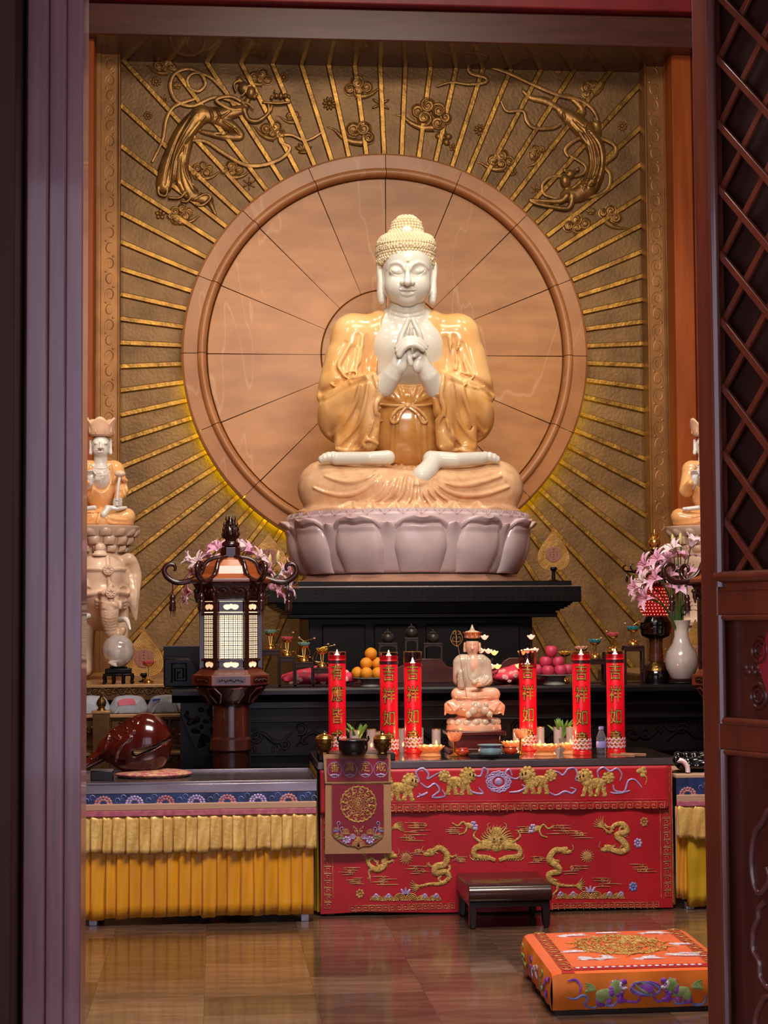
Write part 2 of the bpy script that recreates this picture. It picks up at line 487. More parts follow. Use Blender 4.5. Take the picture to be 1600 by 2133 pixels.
# pilasters left and right of the relief
def scrollwork(mb, x, z0, z1, w, y, r):
    """running scroll carved along an upright band"""
    z = z0; sgn = 1
    while z < z1:
        pts = [(x+sgn*(w*.5-.010)*math.cos(t)*(1-t/12), y, z+(w*.55)*math.sin(t)*(1-t/12)) for t in np.linspace(-1.2, 7.5, 20)]
        mb.tube(pts, [r*.5, r, r*.6], 5, fy=.8)
        mb.ell((x-sgn*w*.30, y, z+w*.62), (w*.16, r, w*.10), 6, 4)
        z += w*1.25; sgn = -sgn
for i, (a, b, q) in enumerate(((197, 249, -1), (1350, 1403, 1))):
    x0, x1 = P(a, 740, 15.0)[0], P(b, 740, 15.0)[0]
    pl = structure(MB().bx(x0, x1, 15.02, 15.3, 0, ZT).build('trim_%d' % (i+1), 'bronze_border', bevel=.006))
    w = x1-x0
    so, si = (x0, x0+.24*w) if q < 0 else (x1-.24*w, x1)
    MB().bx(so, si, 14.99, 15.03, 0, ZT).build('outer_strip', 'bronze_border', pl, bevel=.004)
    e0, e1 = (x1-.06*w, x1) if q < 0 else (x0, x0+.06*w)
    MB().bx(e0, e1, 14.98, 15.03, 0, ZT).build('edge_strip', 'bronze_border', pl, bevel=.003)
    c0, c1 = (si, e0) if q < 0 else (e1, so)
    mb = MB(); scrollwork(mb, (c0+c1)/2, .5, ZT-.15, (c1-c0)*.72, 15.022, .006)
    mb.build('scroll_carving', 'bronze_border', pl, stuff=True)
# posts and lintel
xa = P(196, 600, 14.7)[0]; xb = P(1406, 600, 14.7)[0]
structure(MB().bx(xa-.9, xa, 14.62, 14.95, 0, 7).build('trim_3', 'lacquer_orange', bevel=.01))
structure(MB().bx(xb, xb+.17, 14.70, 14.95, 0, 7).build('trim_4', 'lacquer_orange', bevel=.01))
structure(MB().bx(xb+.17, xb+1.2, 14.55, 14.95, 0, 7).build('trim_5', 'lacquer_red', bevel=.02))
zl0 = P(800, 95, 14.62)[2]; zl1 = P(800, 30, 14.62)[2]
structure(MB().bx(xa-1.0, xb+.22, 14.50, 15.2, zl0, zl1).build('trim_6', 'beam_brown', bevel=.012))
structure(MB().bx(xa-1.0, xb+.2, 14.40, 15.2, zl1+.01, zl1+.5).build('trim_7', 'beam_red', bevel=.012))

# ------------------------------------------------------------------ bronze relief of rays behind the halo
relief = thing('relief_panel', 'large bronze wall relief of golden rays, clouds and flying figures behind the round stone halo', 'relief', (0, YW, 0))
MB().bx(XL, XR, 0, .12, ZB, ZT+.1).build('field', 'bronze_field', relief, smooth=0)
RC = (818.0, 739.0)
def rib(a):
    ca, sa = math.cos(a), -math.sin(a)
    r1 = 1e9
    if ca > 1e-6: r1 = min(r1, (1346-RC[0])/ca)
    if ca < -1e-6: r1 = min(r1, (252-RC[0])/ca)
    if sa < -1e-6: r1 = min(r1, (92-RC[1])/sa)
    if sa > 1e-6: r1 = min(r1, (1440-RC[1])/sa)
    A = P(RC[0]+405*ca, RC[1]+405*sa, YW); B = P(RC[0]+r1*ca, RC[1]+r1*sa, YW)
    A[1] = B[1] = 0
    d = (B-A)/np.linalg.norm(B-A); n = np.array((d[2], 0, -d[0]))
    vs = []
    for p in (A, B):
        for (w, y) in ((-.026, 0), (-.016, -.026), (.016, -.026), (.026, 0)):
            vs.append(p+n*w+np.array((0, y, 0)))
    m = MB().put(vs, [(0, 1, 5, 4), (1, 2, 6, 5), (2, 3, 7, 6), (0, 3, 2, 1), (4, 5, 6, 7)])
    o = m.build('rib', 'bronze_rib', relief, smooth=0, fixn=True)
    # dark scribed lines on both sides
    return o
for i in range(72):
    rib(math.radians(2.5+5*i))

# ------------------------------------------------------------------ stone halo disc
dc = P(805, 740, 15.0)
disc = thing('halo_disc', 'great round halo of orange veined stone slabs behind the seated statue', 'halo', dc)
def sector(r0, r1, a0, a1, prof, n=8):
    """block of a ring; prof = list of (r, y) along the front, closed at the back"""
    vs = []; fs = []
    m = len(prof)
    for i in range(n+1):
        a = a0+(a1-a0)*i/n
        for r, y in prof: vs.append((r*math.cos(a), y, r*math.sin(a)))
    for i in range(n):
        for j in range(m):
            k = (j+1) % m
            fs.append((i*m+j, i*m+k, (i+1)*m+k, (i+1)*m+j))
    fs.append(tuple(range(m))); fs.append(tuple(n*m+j for j in range(m-1, -1, -1)))
    return MB().put(vs, fs)
Rr = 1.705
rim_prof = [(Rr, .09), (Rr, -.02), (Rr-.02, -.04), (1.575, -.045), (1.562, -.075), (1.545, -.088), (1.525, -.088), (1.508, -.075), (1.498, -.04), (1.495, .09)]
g = .0028
for i in range(16):
    a0 = PI/8*i; a1 = a0+PI/8
    sector(0, 0, a0+g/1.6, a1-g/1.6, rim_prof, 10).build('rim_block', 'disc_rim', disc, smooth=40, fixn=True)
    q = [(1.490, .08), (1.490, -.008), (1.484, -.014), (.556, -.014), (.550, -.008), (.550, .08)]
    sector(0, 0, a0+g, a1-g, q, 8).build('wedge_slab', 'disc_stone', disc, smooth=30, fixn=True)
for i in range(4):
    a0 = PI/2*i; q = [(.544, .08), (.544, -.012), (.538, -.018), (.02, -.018), (.02, .08)]
    sector(0, 0, a0+.005, a0+PI/2-.005, q, 16).build('centre_slab', 'disc_stone', disc, smooth=30, fixn=True)
bk = MB().lathe([(1.50, -.0), (1.50, .13)], n=64).build('backing', 'joint_dark', disc, smooth=0, loc=(0, .168, 0))
bk.rotation_euler = (PI/2, 0, 0)
# LED strip that washes the wall round the lower half of the halo
arc = [(1.672*math.cos(a), .108, 1.672*math.sin(a)) for a in np.linspace(math.radians(186), math.radians(354), 60)]
MB().tube(arc, .010, 6).build('light_strip', 'led_yellow', disc)
# ------------------------------------------------------------------ the great statue
BY = 13.2
b0 = P(853, 1071, BY)
buddha = thing('buddha_statue', 'large seated marble Buddha in amber robe with fingers joined before its chest', 'statue', b0)
sB = S(BY)
def B(px, py, dy=0): return P(px, py, BY+dy)-b0
def pr(*r): return tuple(q*sB for q in r)
def onsurf(v, px, py, dy=-.3):
    for _ in range(4):
        p = B(px, py, dy); y = v.front(p[0], p[2])
        if y is None: return None
        dy = y
    return B(px, py, dy)
def ridge(v, pts, r, k=4, mode='add', n=5, lift=0, dy=-.3, gr=0):
    if gr:      # valleys on both sides of a fold
        q = [np.array(p) for p in catmull(pts, n)]; w = max(r) if hasattr(r, '__len__') else r
        for sg in (-1, 1):
            o = []
            for i in range(len(q)):
                d_ = q[min(i+1, len(q)-1)]-q[max(i-1, 0)]; d_ = d_/(np.linalg.norm(d_)+1e-9); o.append(tuple(q[i]+sg*w*1.7*np.array((-d_[1], d_[0]))))
            ridge(v, o[::n], [w*.3, w*gr, w*.3], w*1.6, 'sub', n, 0, dy)
    q = [onsurf(v, p[0], p[1], dy) for p in catmull(pts, n)]
    q = [p+np.array((0, -lift*sB, 0)) for p in q if p is not None]
    # the line lies on a rounded body: smooth its depth so that it does not jump
    if len(q) > 4:
        ys2 = np.array([p[1] for p in q])
        for _ in range(4): ys2[1:-1] = (ys2[:-2]+2*ys2[1:-1]+ys2[2:])/4
        for p, y in zip(q, ys2): p[1] = y
    if len(q) > 1: v.tube(q, [x*sB for x in (r if hasattr(r, '__len__') else [r])]*(1 if hasattr(r, '__len__') else len(q)), k*sB, mode)
def mxx(px): return 2*845.5-px

v = Vox((-.88, -.78, -.04), (.88, .42, 1.58), .0085)
K = 22*sB
v.ell(B(845, 795, .10), pr(104, 74, 150), K)
v.cone(B(740, 700, .06), B(948, 700, .06), *pr(44, 44), K)
v.cone(B(800, 676, .05), B(892, 676, .05), *pr(30, 30), K)
# upper arms, over-robe flaring to its hem
for f in (lambda q: q, mxx):
    v.cone(B(f(735), 702, .06), B(f(716), 795, .0), *pr(44, 46), K)
    v.cone(B(f(708), 745, .03), B(f(672), 826, .0), *pr(30, 13), 12*sB)
    v.cone(B(f(690), 800, -.03), B(f(740), 792, -.10), *pr(20, 24), 14*sB)
w = .0
for f, dx in ((lambda q: q, 0), (mxx, 6)):
    v.ell(B(f(718), 868, -.04), pr(58, 50, 60), 14*sB)
    v.cone(B(f(712), 852, -.1), B(f(778)+dx, 804, -.36), *pr(44, 29), 14*sB)
    v.cone(B(f(774)+dx, 815, -.36), B(f(768)+dx, 922, -.30), *pr(24, 20), 12*sB)
    v.cone(B(f(735), 880, -.18), B(f(722), 928, -.20), *pr(42, 26), 14*sB)
# opening of the robe over the chest
v.tube([B(848, 712, -.34), B(849, 768, -.34)], pr(62, 68), 2*sB, 'sub', sq=2.05)
v.ell(B(846, 664, -.30), (50*sB, .50, 44*sB), 2*sB, 'sub')
# sleeve mouths
for f, dx in ((lambda q: q, 0), (mxx, 6)):
    v.cone(B(f(816)+dx, 800, -.43), B(f(800)+dx, 804, -.40), *pr(24, 21), 1*sB, 'sub')
v.base = v.F.copy()
# folds of the over-robe and sleeves (traced on the left sleeve, mirrored with differences on the right)
def P1(x, y): return (640+x/3.81, 640+y/3.81)
L = [[(300, 540), (250, 470), (290, 380), (335, 300)], [(420, 520), (425, 400), (440, 230)], [(380, 520), (400, 420), (410, 330)],
     [(120, 1090), (260, 960), (380, 760), (420, 610)], [(220, 1120), (380, 960), (450, 790), (485, 590)],
     [(420, 1110), (500, 960), (540, 780), (545, 560)], [(590, 940), (560, 860), (540, 780), (575, 700), (530, 540)],
     [(60, 735), (180, 680), (330, 590), (470, 545)]]
for c in L: ridge(v, [P1(*q) for q in c], [2, 5.2, 3], 3, lift=1.5, gr=.6)
Rr_ = [[(1290, 540), (1240, 430), (1200, 300)], [(1160, 520), (1150, 400), (1130, 240)], [(1180, 500), (1190, 420), (1185, 320)],
       [(1470, 1080), (1330, 920), (1260, 760), (1230, 620)], [(1400, 1110), (1240, 960), (1180, 800), (1150, 600)],
       [(1220, 1090), (1130, 960), (1090, 800), (1090, 560)], [(1020, 960), (1060, 880), (1085, 800), (1060, 720), (1080, 540)],
       [(1490, 735), (1400, 650), (1280, 590), (1120, 540)]]
for c in Rr_: ridge(v, [P1(*q) for q in c], [2, 5.2, 3], 3, lift=1.5, gr=.6)
# hollows between the folds
for c in ([(330, 560), (350, 450), (370, 330)], [(460, 520), (470, 400), (480, 260)], [(330, 990), (410, 830), (450, 650)], [(470, 1010), (510, 860), (515, 620)],
          [(1240, 560), (1215, 440), (1180, 330)], [(1110, 520), (1100, 400)], [(1290, 960), (1220, 820), (1190, 640)], [(1150, 1000), (1130, 860), (1120, 640)]):
    ridge(v, [P1(*q) for q in c], [1, 2.6, 1], 7, 'sub')
# curled hem of the over-robe
for f in (0, 1):
    for c in ([(190, 610), (240, 630), (300, 610), (330, 570), (290, 545), (280, 520), (330, 515), (385, 505), (390, 540), (340, 575), (345, 600)],):
        pts = [P1(*q) for q in c]
        if f: pts = [(mxx(p[0])+9, p[1]+4) for p in pts]
        ridge(v, pts, 2.4, 3, lift=1, n=8)
# curled tips of the sleeves above the feet
for c in ([(210, 1120), (330, 1140), (450, 1120), (445, 1070), (490, 1050), (570, 1090)], [(1060, 1110), (1130, 1160), (1200, 1130), (1290, 1150), (1460, 1170)]):
    ridge(v, [P1(*q) for q in c], 4, 3, lift=2, n=8)
v.mesh('robe', 'jade_amber', buddha)

# skirt over belly with sash and bow
v = Vox((-.36, -.42, .25), (.36, .3, 1.02), .007)
v.ell(B(849, 886, .0), pr(84, 62, 96), 0)
v.ell(B(849, 840, .02), pr(80, 54, 40), 14*sB)
for a in np.linspace(-1, 1, 9):
    if abs(a) < .05: continue
    ridge(v, [(849+a*66, 806+6*abs(a)), (849+a*46, 826), (849+a*14, 841)], [3.4, 3, 1.6], 4, dy=-.2)
ridge(v, [(800, 806), (826, 803), (850, 805), (874, 803), (900, 807)], 3, 3, dy=-.2)
for x in (819, 828, 872, 884): ridge(v, [(x if x < 849 else x, 862), (x+(-2 if x < 849 else 2), 910), (x+(-3 if x < 849 else 3), 962)], 2.4, 5, dy=-.2)
v.mesh('skirt', 'jade_deep', buddha)
sk = v
def ons(px, py, lift=2):
    p = onsurf(sk, px, py, -.2)
    if p is None: p = B(px, py, -.2)
    return p+np.array((0, -lift*sB, 0))
mb = MB()
mb.tube([ons(x, y) for x, y in catmull([(792, 843), (820, 845), (848, 845), (878, 845), (906, 842)], 5)], 3*sB, 8)
sash = mb.build('sash', 'jade_amber', buddha)
mb = MB(); mb.ell(ons(849, 846, 4), pr(8, 6, 7), 12, 8); mb.build('knot', 'jade_amber', sash)
for c in ([(845, 847), (828, 853), (815, 870), (817, 880), (827, 878), (836, 860), (846, 849)], [(853, 847), (870, 853), (885, 868), (889, 878), (880, 880), (869, 862), (852, 849)]):
    MB().tube([ons(x, y, 4) for x, y in catmull(c, 6)], 3.3*sB, 8).build('bow_loop', 'jade_amber', sash)

# legs under the robe
v = Vox((-.92, -.98, -.06), (.92, .40, .52), .0085)
v.cone(B(775, 1012, -.08), B(678, 1016, -.22), *pr(52, 55), 20*sB)
v.cone(B(678, 1018, -.26), B(838, 1026, -.52), *pr(50, 46), 20*sB)
v.cone(B(925, 1012, -.08), B(1033, 1016, -.22), *pr(52, 55), 20*sB)
v.cone(B(1031, 1018, -.26), B(872, 1030, -.52), *pr(50, 44), 20*sB)
v.ell(B(853, 1018, -.15), pr(170, 110, 48), 20*sB)
v.ell(B(853, 1068, -.16), pr(236, 165, 22), 10*sB)
v.below(B(853, 1073, -.2)[2]); v.base = v.F.copy()
def P2(x, y): return (600+x/3.137, 920+y/3.137)
folds = [[(240, 225), (310, 250), (400, 265), (500, 245), (580, 200), (640, 140)], [(165, 300), (250, 335), (370, 350), (480, 320), (590, 240), (670, 140)],
         [(440, 400), (560, 370), (640, 270), (715, 135)], [(520, 400), (620, 360), (690, 260), (750, 135)], [(600, 400), (690, 340), (730, 240), (775, 135)],
         [(680, 410), (745, 340), (770, 230), (800, 135)], [(760, 430), (805, 350), (815, 240), (830, 135)], [(840, 400), (850, 280), (848, 140)],
         [(985, 260), (1080, 285), (1200, 280), (1300, 255), (1390, 225)], [(950, 265), (1040, 320), (1150, 350), (1300, 340), (1440, 295)],
         [(930, 275), (980, 340), (1060, 390), (1120, 400)], [(900, 285), (940, 350), (1010, 410)], [(870, 290), (890, 350), (940, 420)], [(852, 300), (860, 380), (890, 440)]]
for c in folds: ridge(v, [P2(*q) for q in c], [2.2, 4.8, 2.8], 2.2, dy=-.5, lift=2, gr=0 if c[-1][1] < 150 else .25)
hem = [(100, 470), (240, 440), (330, 430), (420, 400), (450, 440), (500, 450), (550, 400), (580, 440), (640, 445), (700, 405), (740, 450), (800, 455), (840, 400), (880, 450), (930, 455), (970, 400), (1020, 445), (1080, 400), (1130, 445), (1180, 450), (1230, 400), (1290, 435), (1370, 430), (1480, 470)]
ridge(v, [P2(*q) for q in hem], 5, 3, dy=-.5, n=6, lift=2)
v.mesh('legs_drapery', 'jade_pale', buddha)
lg = v
# bare feet
v = Vox((-.72, -.85, .12), (.72, -.05, .58), .006)
v.tube([B(818-10, 953, -.44), B(770, 954, -.46), B(700, 955, -.40)], pr(15, 13, 13.5), 3*sB)
for x, y, r in ((694, 952, 12), (684, 952, 11), (676, 954, 10), (669, 957, 8)): v.ell(B(x, y, -.41), pr(r*.8, r, r), 2*sB)
v.tube([B(898, 956, -.47), B(950, 958, -.48), B(1003, 954, -.40)], pr(17, 15, 13), 4*sB)
v.tube([B(902, 964, -.48), B(890, 980, -.54), B(878, 992, -.58)], pr(18, 20, 21), 6*sB)
for x, y, r in ((1010, 952, 12), (1020, 952, 11), (1029, 954, 10), (1036, 957, 8)): v.ell(B(x, y, -.39), pr(r*.8, r, r), 2*sB)
v.mesh('feet', 'marble_white', buddha)

# bare chest and neck
v = Vox((-.42, -.35, .75), (.42, .38, 1.60), .007)
v.ell(B(848, 742, .06), pr(86, 62, 112), 0)
v.ell(B(818, 715, -.04), pr(40, 34, 38), 22*sB); v.ell(B(880, 715, -.04), pr(40, 34, 38), 22*sB)
v.cone(B(847, 690, .02), B(848, 626, -.02), *pr(43, 38), 12*sB)
v.cone(B(800, 672, .04), B(892, 672, .04), *pr(26, 26), 14*sB)
for y in (650, 659): ridge(v, [(815, y-3), (832, y+2), (848, y+4), (864, y+2), (882, y-3)], 1.6, 3, 'sub', dy=-.2)
v.mesh('chest', 'marble_white', buddha)

# hands
v = Vox((-.36, -.74, .72), (.38, -.20, 1.48), .0052)
HD = -.46
v.tube([B(800, 804, -.36), B(816, 782, -.42), B(828, 762, HD), B(836, 744, HD), B(838, 730, HD)], pr(24, 20.5, 16.5, 17, 13), 5*sB)
v.tube([B(908, 806, -.36), B(894, 784, -.42), B(882, 762, HD+.02), B(874, 745, HD+.02), B(872, 728, HD+.02)], pr(24, 20.5, 16.5, 16.5, 12.5), 5*sB)
v.ell(B(837, 762, HD-.02), pr(10, 9, 14), 6*sB); v.ell(B(869, 762, HD-.02), pr(10, 9, 14), 6*sB)
for c, r, d in (([(828, 724), (838, 712), (852, 705), (868, 706), (880, 712), (889, 720)], (6.6, 5.6, 4.2), -.0),
                ([(829, 731), (838, 720), (852, 712), (868, 712), (879, 718), (887, 725)], (6.6, 5.6, 4.2), -.025),
                ([(832, 739), (840, 727), (852, 719), (866, 719), (876, 724), (882, 729)], (6.6, 5.8, 4.4), -.05)):
    q = catmull([B(x, y, HD+d-.03-.02*math.sin(PI*i/5)) for i, (x, y) in enumerate(c)], 4)
    v.tube(q, [x*sB for x in r], 1.2*sB)
v.tube(catmull([B(832, 718, HD+.03), B(837, 698, HD+.03), B(846, 678, HD+.03), B(851, 665, HD+.03)], 4), pr(7.5, 6.5, 5.6, 4.6), 2*sB)
v.tube(catmull([B(877, 714, HD+.04), B(873, 694, HD+.03), B(865, 678, HD+.03), B(860, 665, HD+.03)], 4), pr(7.5, 6.5, 5.6, 4.6), 2*sB)
v.tube([B(856, 708, HD+.06), B(856.5, 693, HD+.04), B(856.5, 682, HD+.03)], pr(6, 5, 3.4), 1*sB)
v.tube(catmull([B(851, 728, HD-.02), B(852, 742, HD-.05), B(856, 758, HD-.05)], 4), pr(6.5, 6, 5), 1*sB)
v.tube(catmull([B(872, 735, HD-.02), B(864, 741, HD-.06), B(861, 741, HD-.06)], 3), pr(6, 4.5, 4), 1*sB)
v.mesh('hands', 'marble_white', buddha)

# head
v = Vox((-.26, -.36, 1.46), (.24, .22, 2.06), .0042)
HX = 848.5
v.ell(B(HX, 560, -.06), pr(52.5, 58, 64), 0)
v.ell(B(HX, 592, -.085), pr(49, 50, 48), 10*sB)
v.ell(B(826, 600, -.15), pr(24, 30, 26), 14*sB); v.ell(B(871, 600, -.15), pr(24, 30, 26), 14*sB)
v.ell(B(HX, 625, -.17), pr(18, 17, 13), 12*sB)
# eye hollows, lids
for e in (825.5, 872.5):
    v.ell(B(e, 567, -.285), pr(17, 13, 12), 9*sB, 'sub')
    v.ell(B(e, 566, -.205), pr(15, 13, 10), 4*sB)
nose = [B(HX+.5, 556, -.262), B(HX+.5, 570, -.279), B(HX+.5, 588, -.308)]
v.tube(nose, pr(4.2, 5, 8), 5*sB)
v.ell(B(839.5, 589, -.275), pr(6.2, 7, 5.6), 3*sB); v.ell(B(858.5, 589, -.275), pr(6.2, 7, 5.6), 3*sB)
ridge(v, [(806, 560), (814, 551), (826, 547), (838, 552), (843, 562)], [1.4, 2.4, 2.6, 1.6], 5, dy=-.2)
ridge(v, [(892, 560), (884, 551), (872, 547), (860, 552), (855, 562)], [1.4, 2.4, 2.6, 1.6], 5, dy=-.2)
ridge(v, [(813, 563), (819, 569), (827, 572), (836, 571), (840, 569)], [1.0, 1.7, 1.0], 1.2, 'sub', dy=-.2)
ridge(v, [(858, 569), (862, 571), (871, 572), (879, 569), (885, 563)], [1.0, 1.7, 1.0], 1.2, 'sub', dy=-.2)
ridge(v, [(834, 605), (842, 602.5), (848.5, 604), (856, 602.5), (864, 605)], [1.5, 4, 4, 1.5], 3, dy=-.25)
ridge(v, [(838, 612), (848.5, 614), (860, 612)], [2, 4.6, 2], 3, dy=-.25)
ridge(v, [(832, 606), (840, 607.5), (848.5, 608), (857, 607.5), (866, 606)], 1.4, 1.6, 'sub', dy=-.25)
ridge(v, [(845, 594), (845.5, 600)], 1, 2, 'sub', dy=-.25)
v.ell(B(850, 543.5, -.262), pr(3, 3, 3), .5*sB)
# long ears
for e, sg in ((793, -1), (902.5, 1)):
    v.tube(catmull([B(e+1.5*sg, 552, .0), B(e+sg*2, 568, -.01), B(e, 590, -.02), B(e+sg*-1, 612, -.03), B(e+sg*-2, 628, -.035)], 4), pr(7, 7, 7.5, 9.5, 8), 6*sB, sq=1.7)
v.mesh('head', 'marble_white', buddha)

# hair: bed and rows of snail curls
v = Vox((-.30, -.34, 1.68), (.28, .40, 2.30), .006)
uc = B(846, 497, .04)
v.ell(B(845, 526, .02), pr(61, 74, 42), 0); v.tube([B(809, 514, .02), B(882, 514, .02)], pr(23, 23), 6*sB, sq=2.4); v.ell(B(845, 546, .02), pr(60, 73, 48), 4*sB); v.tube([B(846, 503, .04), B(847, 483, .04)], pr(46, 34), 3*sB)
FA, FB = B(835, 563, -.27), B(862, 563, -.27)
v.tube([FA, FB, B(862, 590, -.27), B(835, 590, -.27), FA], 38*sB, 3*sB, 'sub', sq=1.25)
v.mesh('hair', 'hair_bed_shade', buddha)
mb = MB(); cr = 3.9*sB; cl = MB().ell((0, 0, 0), 1, 8, 6)
def radial(c, a, z):
    k = int(round((z-v.lo[2])/v.h)); last = None
    for r in np.arange(.30, .0, -v.h*.5):
        i = int(round((c[0]+r*math.cos(a)-v.lo[0])/v.h)); j = int(round((c[1]+r*math.sin(a)-v.lo[1])/v.h))
        if 0 <= i < v.n[0] and 0 <= j < v.n[1] and v.F[i, j, k] < 0: return r
    return 0
fc = B(HX, 567, -.27); zlo = B(HX, 566, 0)[2]; ztop_ = B(846, 452, .04)[2]
z = zlo; row = 0; pit = 6.9*sB
while z < ztop_:
    m0 = radial(uc, -PI/2, z) if z > B(HX, 524, -.2)[2] else .21
    m = max(int(2*PI*m0/(pit*1.0)), 5)
    for i in range(m):
        a = 2*PI*(i+.5*(row % 2))/m; r = radial(uc, a, z)
        if r <= .01: continue
        p = np.array((uc[0]+r*math.cos(a), uc[1]+r*math.sin(a), z))
        f = math.hypot(max(FA[0]-p[0], 0, p[0]-FB[0]), max(0, p[2]-FA[2]))/(40*sB)
        if f < 1 and p[1] < .03: continue
        mb.merge(cl, Matrix.Translation(Vector([float(x) for x in p])) @ Matrix.Scale(cr, 4))
    # row step follows the slope of the crown
    r0 = radial(uc, -PI/2, z); r1 = radial(uc, -PI/2, z+.004) if z+.004 < ztop_ else 0
    sl = math.hypot(.004, r0-r1)/.004
    z += pit*.90/max(1.0, min(sl, 3.2)); row += 1
mb.build('hair_curls', 'marble_hair', buddha, smooth=180, stuff=True)
MB().ell(B(848, 483, -.11), pr(14, 11, 13), 20, 14).build('hair_jewel', 'marble_white', buddha, smooth=180)

# ------------------------------------------------------------------ lotus throne
l0 = P(851, 1200, BY)
lotus = thing('lotus_throne', 'pale pink marble lotus throne with broad heart shaped petals under the great statue', 'lotus throne', l0)
zt = P(851, 1073, BY-.95)[2]-l0[2]; zb = P(851, 1192, BY-.78)[2]-l0[2]
ztop = b0[2]-l0[2]
mb = MB(); mb.lathe([(.0, zb-.01), (.72, zb-.01), (.80, zb+.08), (.85, zt-.14), (.85, zt-.06), (.88, zt-.05), (.88, ztop-.045), (.865, ztop-.03), (.865, ztop-.006), (.0, ztop-.006)], n=72)
mb.build('core', 'lotus_marble', lotus, smooth=40)
mb = MB()
for i in range(44):
    a = 2*PI*i/44
    for q in (-.045, 0, .045):
        mb.tube([(.884*math.cos(a), .884*math.sin(a), ztop-.046), (.884*math.cos(a+q*.6), .884*math.sin(a+q*.6), ztop-.025+.001), (.872*math.cos(a+q), .872*math.sin(a+q), ztop-.010)], .0025, 4)
mb.build('seat_engraving', 'lotus_marble', lotus, stuff=True)
H = zt-zb
def petal(wid, h, rb, rt, panel=True, nu=56, nv=44):
    def fn(u, t):
        u = 2*u-1; q = t
        hw = (.86+.14*min(q/.4, 1))*(1-max(0, (q-.34)/.66)**2.5)**.5 if q < .999 else .03
        z = h*(q-.075*math.exp(-(u*hw/.16)**2)*q**7)
        ang = u*hw*wid; b = min((1-abs(u))*hw*wid*.9, (1-q)*h*.75)
        r = rb+(rt-rb)*q**.8-.035*abs(u)**3*(1-q*.4)
        if panel:
            g_ = (b-.048)/.008
            r += .012-.020*math.exp(-g_*g_)+(.040*(1-math.exp(-(b-.05)/.035)) if b > .05 else 0)*math.sin(PI*min(1, .15+q*.95))
        else: r += .03*(1-u*u)
        r += .045*max(q-.7, 0)/.3*(1 if panel else .4)
        return (r*math.sin(ang), -r*math.cos(ang), z)
    m = MB(); m.grid(fn, nu, nv)
    # inside face
    def fi(u, t):
        x, y, z = fn(u, t); f = 1-.05/math.hypot(x, y); return (x*f, y*f, z)
    n0 = len(m.v); m.grid(fi, nu, nv)
    m.f[-(nu-1)*(nv-1):] = [q[::-1] for q in m.f[-(nu-1)*(nv-1):]]
    for i in range(nu-1):
        a = (nv-1)*nu+i; m.f.append((a, a+1, n0+a+1, n0+a)); m.f.append((i+1, i, n0+i, n0+i+1))
    for j in range(nv-1):
        a = j*nu; m.f.append((a, a+nu, n0+a+nu, n0+a)); a = j*nu+nu-1; m.f.append((a+nu, a, n0+a, n0+a+nu))
    return m
p0 = petal(math.radians(16.2), H*1.04, .765, .90).build('petal', 'lotus_marble', lotus, smooth=60, loc=(0, 0, zb))
for i in range(1, 12): inst(p0, 'petal', lotus, (0, 0, zb), (0, 0, 2*PI*i/12))
p1 = petal(math.radians(11), H*.97, .735, .865, False, 24, 14).build('inner_petal', 'lotus_marble', lotus, smooth=60, loc=(0, 0, zb))
p1.rotation_euler = (0, 0, PI/12)
for i in range(1, 12): inst(p1, 'inner_petal', lotus, (0, 0, zb), (0, 0, PI/12+2*PI*i/12))
# low stone plinth under the lotus
zp = P(851, 1211, BY-.9)[2]
mb = MB(); mb.lathe([(.86, zp-l0[2]), (.80, zp-l0[2]+.04), (.80, zb-.012)], n=10, phase=PI/10)
mb.build('plinth', 'base_stone', lotus, smooth=0, bevel=.004)

# ------------------------------------------------------------------ black stand under the throne
st0 = np.array((AX, BY, 0.0))
stand = thing('altar_stand', 'black lacquered stand with stepped mouldings carrying the lotus throne', 'stand', st0)
yf = 12.18
zz = lambda py, y=yf: P(886, py, y)[2]
hw = lambda px: P(px, 1220, yf)[0]-AX
d = BY-yf
def slabc(name, hx, y0, y1, inset=0, bev=.006, m='black_wood'):
    return MB().bx(-hx, hx, -d+inset, d-inset, y0, y1).build(name, m, stand, bevel=bev)
slabc('top_slab', hw(1194), zz(1222), zp, .05)
slabc('table_edge', hw(1211), zz(1255), zz(1222), 0)
slabc('edge_line', hw(1209), zz(1223), zz(1221), .004, .001, 'pale_line')  # thin pale metallic line along the slab edge
for k in range(6):
    t0, t1 = k/6, (k+1)/6
    hx = hw(1196)-(.10*(1-math.cos(t1*PI/2)))
    slabc('moulding', hx, zz(1255+22*t1), zz(1255+22*t0), .05+.10*(1-math.cos(t1*PI/2)), .002)
slabc('lower_moulding', hw(1170), zz(1287), zz(1277), .16)
slabc('waist', hw(1124), .02, zz(1287), .30)
for i in range(4):
    x = -hw(1124)+.06+i*(2*hw(1124)-.12)/4
    MB().bx(x+.03, x+(2*hw(1124)-.12)/4-.03, -d+.285, -d+.31, 1.10, zz(1300)).build('panel', 'black_wood_soft', stand, bevel=.008)
mb = MB()
zc = (zz(1255)+zz(1224))/2
for i in range(46):
    x = -hw(1211)+.04+i*(2*hw(1211)-.08)/46
    for s in (-.034, -.012, .014, .036):
        mb.bx(x+.006*(s > 0), x+.026, -d-.004, -d+.002, zc+s-.0025, zc+s+.0025)
mb.build('edge_carving', 'black_wood', stand, stuff=True, smooth=0)
